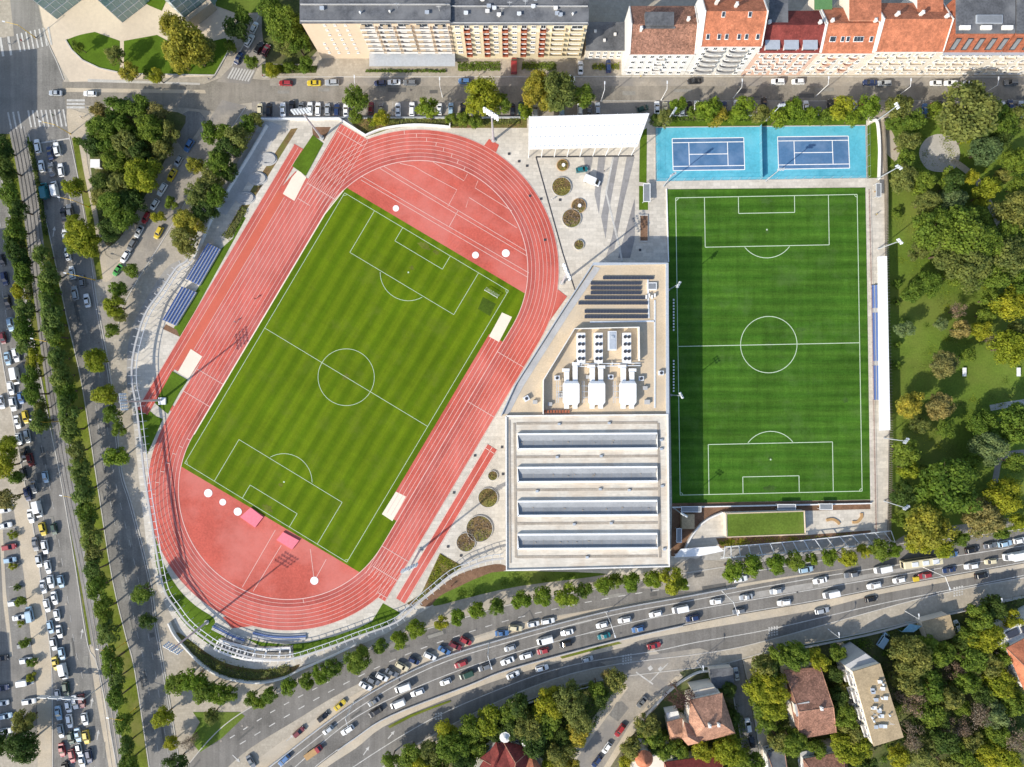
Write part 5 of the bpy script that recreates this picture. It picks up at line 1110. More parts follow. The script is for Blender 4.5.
# football goals folded at the side and the seats of the team area: small rows of seats in the hall's shadow
for lb, y0 in (('row of white seats along the shaded touchline, upper', 300), ('row of white seats along the shaded touchline, lower', 361)):
    t = thing('seat_row', (*W2(673, y0, 0), 0), lb, 'seating', 'white seat rows by the shaded touchline')
    for i in range(11):
        c = W(673.3, y0 + i * 3.0); m = MB(); m.box((c.x, c.y, .4), (.55, .6, .1)); m.box((c.x - .25, c.y, .7), (.08, .6, .5)); m.build('seat', M['white'], t)
# ---- landing mats, hurdle boxes, planters
for lb, q in (('pink high jump landing mat touching the lower pitch edge, left one', [(250.5, 507.5), (263, 517), (255, 527.5), (240, 517)]), ('pink high jump landing mat by the lower pitch edge, right one', [(283, 532), (299, 540.5), (292, 549.5), (276.5, 540)])):
    t = thing('landing_mat', (*W2(*q[3], 0), 0), lb, 'landing mat', 'pink landing mats'); m = MB(); m.prism(wq(q, .8), .1, .8); m.build('cushion', M['mat_pink'], t); m = MB(); qq = wq(q, .8); c = sum(qq, Vector((0, 0))) / 4; m.prism([c + (p - c) * 1.02 for p in qq], .03, .1); m.build('base', M['dark'], t)
pl = [(560.5, 187, 6.0, 'smallest round planter, nearest the white canopy', .02), (561, 187, 0, '', 0), (561.5, 187, 0, '', 0), (579.5, 206.5, 7.2, 'round planter with a white disc, joined to a bigger one', 1), (571.5, 218, 9.7, 'large round planter with a yellow-green plant, joined to a smaller one', 0), (578.5, 245.5, 5.2, 'small round planter nearest the tall mast by the technical wing', 0), (560.5, 166, 0, '', 0), (561, 187.5, 0, '', 0), (492.8, 475.5 , 0, '', 0)]
pl = [(562.5, 165.5, 5.6, 'smallest round planter nearest the white canopy', 1), (561.5, 187, 9.6, 'large single round planter beside the parked teal car', 0), (578.5, 206, 7.0, 'brown round planter with a white disc, joined to a larger one', 1), (571.5, 218.5, 9.4, 'large round planter with a bright plant, joined to the brown one', 0), (578.8, 245, 5.0, 'small round planter nearest the mast beside the technical wing', 0),
      (492.8, 475.5, 4.9, 'smallest round planter beside the sports hall wall', 0), (488, 497.5, 9.8, 'round planter with a shadow across it beside the sports hall', 0), (479.5, 528.5, 13.2, 'largest round planter near the sports hall, joined to a smaller one', 0), (466, 542, 9.5, 'round planter joined to the largest one near the sports hall', 0)]
for x, y, rad, lb, disc in pl:
    c = W(x, y); rr = rad * S; t = thing('planter', (c.x, c.y, 0), lb, 'planter', 'round planters'); m = MB()
    ring = [(c.x + rr * math.cos(k * math.pi / 16), c.y + rr * math.sin(k * math.pi / 16)) for k in range(32)]; wall(m, ring + [ring[0]], .2, .02, .5); m.build('rim', M['kerb'] if not disc else M['wood'], t)
    m = MB(); m.prism([(c.x + (rr - .18) * math.cos(k * math.pi / 16), c.y + (rr - .18) * math.sin(k * math.pi / 16)) for k in range(32)], .02, .42); m.build('soil', M['planting'], t)
    m = MB(); rnd = random.Random(int(x))
    for k in range(int(16 * rr * rr)):
        a, d = rnd.random() * 6.28, math.sqrt(rnd.random()) * (rr - .3); p = Vector((c.x + d * math.cos(a), c.y + d * math.sin(a), .42)); s = rnd.uniform(.15, .34)
        n_ = Vector((rnd.uniform(-1, 1), rnd.uniform(-1, 1), 1.2)).normalized(); u_ = n_.orthogonal().normalized(); v_ = n_.cross(u_); p.z += rnd.uniform(.05, .35)
        m.face([p - u_ * s, p - v_ * s * .7, p + u_ * s, p + v_ * s * .7])
    m.build('plants', LEAF['russet' if int(y) % 2 else 'bare'], t)
    if disc: m = MB(); m.tube((c.x + .3, c.y, .42), (c.x + .3, c.y, .75), .6, .6, 14); m.build('table', M['white'], t)
m = MB(); t = thing('planter', (*W2(644, 225, 0), 0), 'long rectangular brown planter beside the artificial pitch', 'planter', 'round planters'); del t['group']
q = wq([(640, 214.5), (648, 214.5), (648, 242), (640, 242)], .4); m.prism(q, .02, .45); m.build('box', M['kerb'], t); m = MB(); c = sum(q, Vector((0, 0))) / 4; m.prism([c + (p - c) * .9 for p in q], .453, .5); m.build('soil', M['mulch'], t)
# loops for small exercise corners beside the side wall
for x, y, lb in ((267.5, 159, 'upper grey half-round bench bay beside the side wall'), (257.5, 178.5, 'middle grey half-round bench bay beside the side wall'), (245.5, 198, 'lower grey half-round bench bay beside the side wall')):
    c = W(x, y); t = thing('bench_bay', (c.x, c.y, 0), lb, 'bench', 'half-round bench bays'); P = [(c.x + 2.7 * math.cos(a), c.y + 1.8 * math.sin(a)) for a in [math.radians(-120 + k * 20) for k in range(13)]]
    m = MB(); m.prism([(c.x + 3.4 * math.cos(k * .3), c.y + 2.4 * math.sin(k * .3)) for k in range(21)], .02, .2); m.build('floor', M['concrete'], t); m = MB(); wall(m, P, .4, .203, .6); m.build('bench', M['concrete'], t)

def goal(lb, px, py, rz, wd=5.0, h=2.0, d=1.5):
    c = W(px, py); t = thing('portable_goal', (c.x, c.y, 0), lb, 'goal'); t.rotation_euler = (0, 0, math.radians(rz)); m = MB(); f = .07
    for x in (-wd / 2, wd / 2): m.tube((x, 0, 0), (x, 0, h), f, f, 6); m.tube((x, 0, h), (x, d, .05), f * .6, f * .6, 5); m.tube((x, 0, .05), (x, d, .05), f * .6, f * .6, 5)
    m.tube((-wd / 2, 0, h), (wd / 2, 0, h), f, f, 6); m.tube((-wd / 2, d, .05), (wd / 2, d, .05), f * .6, f * .6, 5); link('frame', m.mesh('frame', [M['white']]), t)
    m = MB()
    for i in range(11): x = -wd / 2 + wd * i / 10; m.tube((x, 0, h), (x, d, .05), .012, .012, 3)
    for k in range(1, 6): z = k / 6; m.tube((-wd / 2, d * z, h * (1 - z)), (wd / 2, d * z, h * (1 - z)), .012, .012, 3)
    link('net', m.mesh('net', [M['steel_w']]), t)
goal('small portable goal standing at the upper right corner of the natural pitch', 491, 294.5, -31)
for lb, x, y in (('white park table on the open lawn beside the tan tree', 963, 372), ('white park table on the lawn near the right edge', 1017, 372)):
    c = W(x, y); t = thing('park_table', (c.x, c.y, 0), lb, 'table', 'white park tables'); m = MB(); m.box((c.x, c.y, .76), (1.3, 2.9, .08)); m.build('table_top', M['white'], t)
    for dy in (-.9, .9): m = MB(); m.box((c.x, c.y + dy, .37), (.6, .14, .72)); m.build('leg', M['concrete'], t)
c = W(100, 166); t = thing('kiosk', (c.x, c.y, 0), 'small white kiosk under the trees of the planted triangle', 'kiosk'); m = MB(); m.box((c.x, c.y, 1.3), (2.6, 2.2, 2.6)); m.build('wall', M['offwhite'], t); m = MB(); m.box((c.x, c.y, 2.7), (3.2, 2.8, .18)); m.build('roof', M['white'], t)

z = HH - .5
for lb, pts in (('cable tray along the right edge of the tan roof', [(655, 300), (655, 408)]), ('cable tray below the solar panels', [(590, 322), (655, 321)]), ('cable tray between the solar panels and the roof hatch', [(648, 276), (649, 318)])):
    m = MB(); wall(m, w2(pts, HH), .5, z + .02, z + .22); tag(m.build('cable_tray', M['steel_w']), lb, 'cable tray', 'cable trays on the tan roof')
for x, y, w_, lb in ((560, 395, 1.4, 'grey vent box left of the left air handler'), (550, 404, 1.2, 'small grey vent box near the valve row'), (588, 377, 1.2, 'tiny vent box between the left and middle ducts'), (647, 402, 1.6, 'grey vent box right of the right air handler'), (645, 388, 1.3, 'small vent box beside the right air handler'), (535, 402, 1.3, 'grey vent box below the lone white unit')):
    c = W(x, y, HH); t = thing('vent_box', (c.x, c.y, z), lb, 'vent', 'vent boxes on the tan roof'); m = MB(); m.box((c.x, c.y, z + .4), (w_, w_ * .8, .8)); m.build('casing', M['steel'], t); m = MB(); m.box((c.x, c.y, z + .86), (w_ + .2, w_ * .8 + .2, .1)); m.build('cap', M['concrete'], t)
# ================================================================== VEGETATION
ORD = ['first', 'second', 'third', 'fourth', 'fifth', 'sixth', 'seventh', 'eighth', 'ninth', 'tenth', 'eleventh', 'twelfth', 'thirteenth', 'fourteenth', 'fifteenth', 'sixteenth', 'seventeenth', 'eighteenth', 'nineteenth', 'twentieth',
       'twenty-first', 'twenty-second', 'twenty-third', 'twenty-fourth', 'twenty-fifth', 'twenty-sixth', 'twenty-seventh', 'twenty-eighth', 'twenty-ninth', 'thirtieth']
def crown_mesh(rnd, r, hgt, nl, ls, kind):
    """leaf clumps spread through a lumpy crown volume (origin at the foot of the trunk)"""
    m = MB(); lobes = []; z0 = hgt * (.34 if kind != 'shrub' else .12); cz = (z0 + hgt) / 2; rz = (hgt - z0) / 2
    nlb = {'round': 24, 'big': 44, 'tall': 18, 'bare': 13, 'shrub': 9}[kind]
    for i in range(nlb):
        a = rnd.uniform(0, 6.283); f = .86 * math.sqrt(rnd.uniform(.03, 1)); u = rnd.uniform(-.75, .95); s = math.sqrt(max(0, 1 - .8 * u * u))
        lobes.append((Vector((r * f * s * math.cos(a), r * f * s * math.sin(a), cz + rz * u * .75)), rnd.uniform(.24, .44) * r * (1 if kind != 'big' else .8)))
    wsum = sum(l[1] ** 2 for l in lobes)
    for c, lr in lobes:
        for k in range(int(nl * lr * lr / wsum)):
            d = Vector((rnd.gauss(0, 1), rnd.gauss(0, 1), rnd.gauss(.25, 1))).normalized()
            p = c + d * lr * (rnd.uniform(.55, 1.08)); p.z = max(p.z, z0 * .8)
            n_ = (d + Vector((rnd.gauss(0, .42), rnd.gauss(0, .42), rnd.gauss(.45, .4)))).normalized()
            u_ = n_.orthogonal().normalized(); v_ = n_.cross(u_); t = rnd.uniform(0, 6.28); s = ls * rnd.uniform(.6, 1.35)
            a_ = u_ * math.cos(t) + v_ * math.sin(t); b_ = n_.cross(a_)
            m.face([p - a_ * s, p - b_ * s * .62 + n_ * s * .15, p + a_ * s, p + b_ * s * .62 + n_ * s * .15])
    return m, lobes
def trunk_mesh(rnd, r, hgt, lobes, kind):
    m = MB(); tr = max(.07, .03 * hgt); lean = Vector((rnd.uniform(-.3, .3), rnd.uniform(-.3, .3), 0)); z1 = hgt * .42
    a = Vector((0, 0, -.05)); b = Vector((lean.x * .5, lean.y * .5, z1)); c = Vector((lean.x, lean.y, hgt * .8))
    m.tube(a, b, tr, tr * .7, 7); m.tube(b, c, tr * .7, tr * .2, 6)
    for p, lr in lobes[:(9 if kind != 'bare' else 11)]:
        s = b.lerp(c, max(0, min(1, (p.z - z1) / (hgt * .5))) * .7); m.tube(s, p, tr * .38, tr * .1, 5)
        for k in range(2 if kind != 'bare' else 9):
            d = Vector((rnd.gauss(0, 1), rnd.gauss(0, 1), rnd.gauss(.3, .8))).normalized(); m.tube(s.lerp(p, rnd.uniform(.5, 1)), p + d * lr * 1.1, tr * .13, tr * .05, 4)
    return m
PROTO = {}; ALL = []
def make_proto(kind, r, hgt, nl, ls, n):
    out = []
    for i in range(n):
        rnd = random.Random(kind + str(i)); m, lobes = crown_mesh(rnd, r, hgt, nl, ls, kind)
        cme = m.mesh('crown', [LEAF['mid']]); tme = trunk_mesh(rnd, r, hgt, lobes, kind).mesh('trunk', [M['bark']]); out.append((cme, tme))
    PROTO[kind] = (r, hgt, out)
make_proto('round', 3.2, 8.5, 2300, .28, 6)
make_proto('big', 6.0, 12.5, 5600, .36, 6)
make_proto('tall', 2.6, 9.0, 1500, .26, 3)
make_proto('bare', 4.0, 9.5, 900, .19, 4)
make_proto('shrub', 1.6, 2.2, 600, .2, 4)
tree_no = [0]; GROW = [1.04]; ROW = [0]
def plant(px, py, rp, leaf, hscale=1.0, kind=None):
    rm = rp * S
    if kind is None: kind = 'bare' if leaf in ('bare', 'purple') else ('shrub' if rm < 1.75 else ('big' if rm > 4.1 else 'round'))
    r0, h0, var = PROTO[kind]; tree_no[0] += 1; i = tree_no[0]; rnd = random.Random(i * 7 + 1); rm *= rnd.uniform(.9, 1.12)
    f = rm * GROW[0] / r0; fz = (f if kind == 'shrub' else f ** .75) * hscale * rnd.uniform(.92, 1.08); zc = h0 * fz * .62
    base = W(px, py, zc); cme, tme = var[i % len(var)]
    shrub = kind == 'shrub'; e = bpy.data.objects.new('shrub' if shrub else 'tree', None); COL.objects.link(e); e.location = (base.x, base.y, 0); e.rotation_euler = (0, 0, ROW[0] + (math.pi if rnd.random() < .5 else 0) if ROW[0] else rnd.uniform(0, 6.28)); e.scale = (f * .80, f * 1.15, fz) if ROW[0] else (f * rnd.uniform(.88, 1.1), f * rnd.uniform(.88, 1.1), fz)
    c = link('crown', cme, e); c.material_slots[0].link = 'OBJECT'; c.material_slots[0].material = LEAF[leaf]
    link('stem' if shrub else 'trunk', tme, e)
    e['category'] = 'shrub' if shrub else 'tree'
    if not shrub: ALL.append((rp * (.72 if GROW[0] > 1.1 else 1.0), e, cme, tme, leaf))
    return e
TINT = {'dark': 'dark green', 'mid': 'mid green', 'olive': 'olive green', 'yg': 'yellow-green', 'yellow': 'autumn yellow', 'russet': 'russet brown', 'bare': 'bare pinkish', 'blue': 'grey-green', 'purple': 'dark purple', 'street': 'bright green', 'hedge': 'dusty green'}
def grove(where, start, axis, group, lst):
    """lst: (px, py, radius px, leaf[, hscale[, kind]]); the label counts same-coloured neighbours along an axis"""
    obs = []
    for t in lst: obs.append((t, plant(*t)))
    key = {'x': lambda t: t[0], 'y': lambda t: t[1], '-x': lambda t: -t[0], '-y': lambda t: -t[1]}[axis]
    by = {}
    for t, o in obs: by.setdefault((t[3], o['category']), []).append((t, o))
    for (leaf, cat), l in by.items():
        l.sort(key=lambda q: key(q[0]))
        for i, (t, o) in enumerate(l):
            if len(l) == 1: lb = 'the only %s %s %s' % (TINT[leaf], cat, where)
            else: lb = '%s %s %s %s, from %s' % (ORD[i], TINT[leaf], cat, where, start)
            o['label'] = lb; o['group'] = group
grove('in the planted triangle', 'its street side', 'y', 'trees of the planted triangle', [
 (99, 111, 8, 'russet'), (120, 110, 11, 'mid'), (139, 107, 10, 'mid'), (157, 111, 9, 'russet'), (103, 129, 13, 'mid'), (125, 127, 11, 'mid'), (150, 131, 15, 'mid'), (171, 132, 10, 'olive'), (127, 144, 12, 'olive'), (92, 147, 10, 'dark'), (110, 147, 10, 'mid'), (141, 153, 11, 'dark'),
 (163, 149, 9, 'olive'), (118, 163, 13, 'mid'), (143, 175, 15, 'yg'), (103, 181, 11, 'dark'), (122, 184, 12, 'olive'), (115, 207, 17, 'mid'), (133, 201, 13, 'dark'), (112, 230, 13, 'dark'), (126, 219, 12, 'mid'), (100, 197, 9, 'olive'), (155, 165, 8, 'olive')])
grove('along the diagonal street', 'its upper end', 'y', 'trees of the diagonal street', [
 (211, 133, 11, 'mid'), (195, 166, 9, 'yellow'), (172, 203, 7, 'mid'), (159, 217, 7, 'yg'), (131, 271, 8, 'mid'), (118, 290, 9, 'mid'), (115, 307, 10, 'yg'), (120, 315, 7, 'olive'), (113, 331, 6, 'mid')])
grove('by the grey side wall', 'the street end', 'y', 'trees beside the side wall', [
 (248, 126, 10, 'mid'), (256, 121, 8, 'olive'), (238, 140, 12, 'olive'), (227, 150, 12, 'dark'), (218, 165, 13, 'mid'), (210, 180, 13, 'olive'), (217, 197, 12, 'mid'), (206, 210, 13, 'dark'), (199, 196, 12, 'olive'), (191, 224, 13, 'yellow'), (185, 238, 11, 'olive'), (230, 172, 9, 'dark'), (181, 218, 8, 'olive'), (225, 135, 9, 'mid'), (188, 250, 8, 'olive')])
grove('beside the right-hand avenue lanes', 'the zebra crossing', 'y', 'trees along the right-hand lanes', [
 (75, 187, 11, 'yg'), (76, 224, 9, 'yg'), (83, 236, 13, 'yg'), (78, 248, 9, 'mid'), (91, 250, 8, 'yg'), (97, 361, 13, 'yg'), (105, 395, 12, 'yg'), (113, 415, 8, 'mid'), (120, 429, 7, 'mid'), (118, 456, 11, 'street'), (142, 591, 10, 'mid'), (149, 621, 8, 'dark'), (163, 717, 10, 'yg'), (172, 743, 7, 'yg'), (176, 763, 9, 'dark'), (77, 141, 5, 'mid')])
grove('below the white retaining wall', 'the avenue side', 'x', 'trees below the retaining wall', [
 (179, 684, 12, 'mid'), (193, 680, 11, 'street'), (205, 691, 12, 'mid'), (218, 693, 11, 'street'), (229, 693, 8, 'mid'), (251, 697, 7, 'mid'), (190, 740, 9, 'bare'), (212, 715, 8, 'olive')])
grove('on the lawns before the glass office', 'the left', 'x', 'trees before the glass office', [
 (79, 47, 6, 'mid'), (115, 56, 9, 'olive'), (129, 72, 8, 'yellow'), (157, 77, 7, 'yg'), (176, 30, 14, 'yellow', 1.2), (188, 48, 20, 'yellow', 1.3, 'big'), (203, 50, 14, 'olive', 1.2), (180, 60, 12, 'yellow', 1.1), (147, 74, 5, 'mid')])
grove('left of the pink apartment block', 'the left', 'x', 'trees left of the apartment block', [
 (237, 30, 12, 'dark'), (243, 16, 9, 'mid'), (231, 47, 6, 'mid'), (252, 62, 7, 'mid'), (272, 12, 14, 'mid'), (284, 25, 20, 'mid', 1.15, 'big'), (287, 43, 14, 'olive'), (298, 46, 12, 'mid'), (270, 3, 11, 'dark'), (300, 25, 9, 'dark'), (272, 70, 6, 'yg'), (290, 68, 6, 'mid'), (307, 66, 8, 'mid'), (280, 69, 5, 'yg')])
grove('along the parking bays of the street', 'the left', 'x', 'street trees along the parking bays', [
 (355, 99, 12, 'mid'), (356, 117, 7, 'mid'), (381, 118, 7, 'yg'), (372, 121, 5, 'yg'), (428, 109, 10, 'street', 1.2, 'tall'), (482, 99, 17, 'yg', 1.1, 'big'), (502, 105, 11, 'mid'), (451, 119, 6, 'mid'), (463, 120, 7, 'mid'), (475, 121, 6, 'mid'), (537, 86, 15, 'yellow', 1.1), (528, 100, 9, 'yellow'), (559, 92, 18, 'olive', 1.1, 'big'), (549, 102, 10, 'yellow'), (582, 96, 9, 'mid'), (525, 112, 7, 'street'),
 (677, 106, 9, 'street'), (666, 120, 8, 'olive'), (655, 121, 6, 'dark'), (709, 110, 12, 'street'), (716, 117, 9, 'yellow'), (697, 113, 8, 'mid'), (742, 110, 12, 'street'), (733, 117, 7, 'street'), (759, 115, 9, 'olive'), (778, 118, 9, 'street'), (793, 110, 10, 'street'), (810, 115, 9, 'street'), (840, 110, 12, 'yg'), (852, 117, 9, 'street'), (866, 108, 12, 'street'), (826, 117, 8, 'mid')])
grove('in the park near the street', 'the left', 'x', 'park trees near the street', [
 (900, 108, 14, 'olive'), (913, 122, 13, 'mid'), (905, 143, 10, 'olive'), (901, 160, 11, 'mid'), (966, 113, 26, 'olive', 1.0, 'big'), (990, 116, 12, 'mid'), (1004, 124, 14, 'mid'), (1018, 116, 11, 'olive'), (998, 141, 12, 'dark'), (967, 139, 9, 'yg'), (983, 151, 15, 'blue'), (904, 178, 13, 'olive'), (921, 183, 11, 'mid'), (948, 180, 9, 'mid'), (951, 186, 11, 'dark'), (968, 177, 9, 'yg'), (988, 187, 11, 'yg'), (1018, 187, 10, 'mid'), (980, 133, 9, 'dark'), (894, 124, 8, 'mid'), (1014, 163, 13, 'mid'), (1003, 175, 9, 'olive'), (935, 112, 8, 'mid')])
grove('in the park beside the upper pitch half', 'the left', 'x', 'park trees beside the pitch', [
 (925, 203, 14, 'olive'), (953, 201, 14, 'blue'), (983, 196, 10, 'yg'), (1013, 211, 17, 'olive'), (930, 229, 19, 'mid', 1.0, 'big'), (958, 232, 21, 'mid'), (983, 246, 20, 'mid'), (1006, 254, 18, 'olive'), (943, 254, 15, 'olive'), (968, 268, 20, 'olive'), (993, 274, 15, 'mid'), (913, 291, 13, 'mid'), (928, 285, 13, 'mid'), (1010, 303, 19, 'yg'), (1020, 288, 12, 'mid'), (903, 330, 9, 'blue'), (958, 311, 10, 'bare'), (940, 324, 7, 'blue'), (960, 329, 9, 'russet'), (980, 330, 10, 'yg'), (917, 253, 9, 'olive'), (948, 215, 10, 'mid'), (1000, 232, 12, 'mid'), (985, 315, 8, 'mid'), (898, 212, 5, 'mid'), (897, 283, 5, 'mid'), (896, 302, 4, 'mid'), (947, 242, 13, 'mid'), (975, 222, 13, 'mid'), (1018, 236, 13, 'mid'), (953, 276, 11, 'mid'), (1008, 272, 12, 'mid'), (990, 300, 9, 'mid')])
grove('in the park beside the lower pitch half', 'the left', 'x', 'park trees lower down', [
 (943, 364, 15, 'russet'), (968, 356, 8, 'mid'), (993, 340, 10, 'bare'), (1009, 349, 17, 'yg'), (1019, 336, 11, 'olive'), (909, 404, 13, 'yellow'), (939, 406, 14, 'russet'), (946, 431, 9, 'mid'), (904, 451, 12, 'mid'), (908, 469, 11, 'yg'), (903, 493, 11, 'dark'), (948, 488, 25, 'mid', 1.0, 'big'), (988, 447, 17, 'blue'), (982, 424, 15, 'mid'), (1016, 424, 20, 'mid'), (1003, 494, 16, 'yg'), (983, 519, 18, 'russet'), (928, 527, 22, 'yellow', 1.0, 'big'), (917, 544, 12, 'yg'), (942, 546, 10, 'yg'), (1018, 523, 10, 'yg'), (1000, 533, 8, 'mid'), (920, 425, 8, 'olive'), (970, 462, 9, 'mid'), (1014, 462, 10, 'mid'), (897, 365, 5, 'mid'), (898, 345, 4, 'mid'), (925, 470, 7, 'dark'), (960, 538, 8, 'mid'), (898, 520, 7, 'mid')])
grove('along the frontage road', 'its left end', 'x', 'small trees along the frontage road', [
 (260, 701, 7, 'street'), (272, 694, 8, 'mid'), (290, 686, 9, 'street'), (307, 681, 8, 'mid'), (321, 673, 9, 'street'), (333, 667, 8, 'mid'), (358, 660, 13, 'mid'), (361, 649, 5, 'russet'), (381, 645, 8, 'mid'), (399, 639, 10, 'street'), (417, 629, 9, 'street'), (441, 622, 7, 'yg'), (458, 616, 8, 'street'), (479, 610, 9, 'street'), (497, 607, 9, 'mid'), (521, 600, 9, 'street'), (543, 597, 11, 'street'), (566, 594, 10, 'street'), (584, 589, 8, 'mid'), (604, 586, 10, 'street'), (616, 581, 8, 'mid'), (631, 582, 10, 'street'), (653, 580, 9, 'street'), (670, 580, 11, 'yg'), (683, 583, 6, 'street'), (730, 569, 10, 'street'), (750, 566, 10, 'street'), (776, 564, 10, 'street'), (795, 560, 9, 'mid'), (811, 559, 7, 'street'), (828, 556, 9, 'street'), (845, 556, 9, 'yg'), (864, 551, 8, 'yg'), (879, 550, 11, 'mid'), (893, 549, 8, 'street')])
GROW[0] = 1.16
grove('in the wood left of the branch road', 'the left', 'x', 'trees left of the branch road', [
 (392, 760, 9, 'mid'), (411, 753, 11, 'mid'), (431, 752, 13, 'olive'), (453, 745, 15, 'mid'), (471, 730, 13, 'mid'), (463, 756, 13, 'dark'), (447, 729, 9, 'yg'), (488, 718, 12, 'yg'), (506, 711, 11, 'mid'), (477, 745, 10, 'mid'), (519, 706, 11, 'dark'), (527, 725, 13, 'olive'), (547, 706, 14, 'yg'), (549, 722, 11, 'mid'), (569, 698, 13, 'olive'), (579, 717, 14, 'olive'), (578, 733, 11, 'yellow'), (532, 739, 12, 'dark'), (559, 753, 11, 'olive'), (551, 762, 9, 'yg'), (597, 686, 9, 'mid'), (617, 680, 9, 'olive'), (600, 698, 8, 'dark'), (510, 728, 10, 'dark'), (565, 735, 9, 'dark'), (556, 692, 8, 'yg'), (420, 767, 11, 'yg'), (440, 767, 10, 'mid'), (538, 714, 9, 'mid'), (495, 732, 8, 'dark'), (609, 676, 6, 'russet'), (570, 765, 8, 'yellow')])
grove('around the big villa', 'the left', 'x', 'garden trees round the big villa', [
 (679, 694, 12, 'purple'), (650, 735, 10, 'mid'), (632, 748, 10, 'olive'), (646, 724, 9, 'olive'), (664, 747, 9, 'mid'), (702, 748, 10, 'yg'), (729, 748, 14, 'yg'), (718, 754, 9, 'yg'), (752, 762, 11, 'mid'), (759, 687, 13, 'yg'), (763, 668, 10, 'olive'), (759, 702, 10, 'mid'), (740, 757, 8, 'mid'), (678, 748, 8, 'mid'), (655, 747, 7, 'dark'), (729, 690, 6, 'dark'), (732, 718, 6, 'dark'), (625, 762, 8, 'yg')])
grove('in the gardens round the tan-roofed flats', 'the left', 'x', 'garden trees round the flats', [
 (795, 655, 14, 'mid'), (818, 660, 11, 'yg'), (780, 653, 9, 'mid'), (772, 685, 13, 'yg'), (773, 705, 13, 'yg'), (793, 741, 13, 'mid'), (778, 738, 10, 'olive'), (850, 747, 16, 'yg'), (816, 748, 8, 'mid'), (838, 696, 9, 'dark'), (845, 715, 10, 'mid'), (836, 651, 8, 'mid'), (835, 672, 8, 'dark'), (765, 722, 9, 'mid'), (850, 730, 9, 'olive'), (842, 686, 6, 'olive'), (770, 668, 8, 'dark'), (864, 765, 9, 'dark'), (908, 655, 18, 'olive', 1.0, 'big'), (923, 645, 10, 'mid'), (940, 653, 11, 'mid'), (905, 680, 11, 'olive'), (928, 686, 12, 'mid'), (895, 679, 6, 'bare'), (908, 702, 12, 'bare'), (928, 711, 11, 'mid'), (948, 696, 11, 'olive'), (953, 670, 9, 'bare'), (932, 685, 6, 'yg'), (918, 665, 9, 'dark')])
grove('in the dense wood at the lower right', 'the left', 'x', 'trees of the lower right wood', [
 (968, 660, 12, 'mid'), (985, 637, 14, 'yg'), (966, 681, 12, 'mid'), (1000, 681, 14, 'yg'), (975, 714, 13, 'bare'), (955, 726, 11, 'bare'), (943, 737, 12, 'dark'), (993, 714, 11, 'blue'), (1013, 734, 14, 'bare'), (910, 735, 12, 'bare'), (923, 753, 12, 'olive'), (988, 752, 14, 'yg'), (1008, 757, 12, 'yg'), (958, 753, 11, 'mid'), (978, 616, 11, 'mid'), (993, 608, 10, 'dark'), (1011, 619, 9, 'yg'), (985, 662, 10, 'olive'), (978, 695, 10, 'dark'), (960, 706, 9, 'mid'), (1012, 701, 11, 'mid'), (996, 733, 10, 'mid'), (940, 718, 9, 'dark'), (970, 738, 9, 'olive'), (1016, 664, 8, 'olive'), (970, 635, 9, 'mid'), (960, 640, 7, 'dark'), (898, 757, 9, 'yg'), (1004, 655, 9, 'mid'), (948, 767, 10, 'olive'), (973, 766, 9, 'mid')])
GROW[0] = 1.0; ROW[0] = math.radians(11.3)
grove('right of the tram track', 'the zebra crossing', 'y', 'trees of the central planted row', [
 (43, 255, 11, 'hedge'), (50, 275, 12, 'hedge'), (50, 292, 12, 'mid'), (52, 308, 12, 'hedge'), (54, 324, 12, 'hedge'), (58, 337, 10, 'mid'), (59, 358, 12, 'hedge'), (62, 375, 12, 'hedge'), (66, 391, 11, 'mid'), (69, 409, 12, 'hedge'), (72, 430, 12, 'hedge'), (77, 451, 11, 'olive'), (80, 469, 11, 'hedge'), (84, 490, 12, 'hedge'), (87, 512, 12, 'mid'), (92, 533, 12, 'hedge'), (95, 553, 10, 'olive'), (97, 569, 11, 'hedge'), (99, 586, 11, 'mid'), (105, 609, 12, 'mid'), (109, 632, 12, 'hedge'), (113, 660, 12, 'mid'), (118, 678, 10, 'hedge'), (120, 696, 11, 'mid'), (125, 722, 11, 'mid'), (127, 744, 10, 'hedge'), (129, 762, 9, 'mid')])
grove('left of the tram track', 'the zebra crossing', 'y', 'trees of the left-hand planted row', [
 (4, 150, 10, 'dark'), (8, 170, 11, 'dark'), (10, 197, 12, 'mid'), (20, 210, 10, 'dark'), (16, 230, 11, 'mid'), (15, 245, 11, 'dark'), (20, 260, 11, 'dark'), (25, 275, 10, 'mid'), (22, 292, 9, 'yg'), (25, 310, 11, 'hedge'), (25, 330, 11, 'mid'), (27, 345, 10, 'hedge'), (37, 357, 8, 'yg'), (32, 376, 11, 'mid'), (37, 394, 11, 'mid'), (42, 408, 8, 'olive'), (41, 421, 10, 'hedge'), (33, 362, 7, 'olive')])
ROW[0] = 0
grove('in the far left car park', 'the top', 'y', 'trees of the car park', [
 (10, 447, 13, 'yg'), (5, 466, 11, 'yg'), (9, 497, 11, 'russet'), (17, 478, 8, 'mid'), (25, 721, 11, 'olive'), (22, 747, 16, 'dark'), (5, 742, 11, 'dark'), (22, 601, 6, 'mid'), (25, 642, 6, 'mid'), (32, 662, 5, 'mid'), (31, 677, 5, 'yg'), (17, 588, 4, 'mid'), (12, 535, 5, 'yg'), (13, 566, 4, 'yg'), (20, 624, 4, 'yg')])
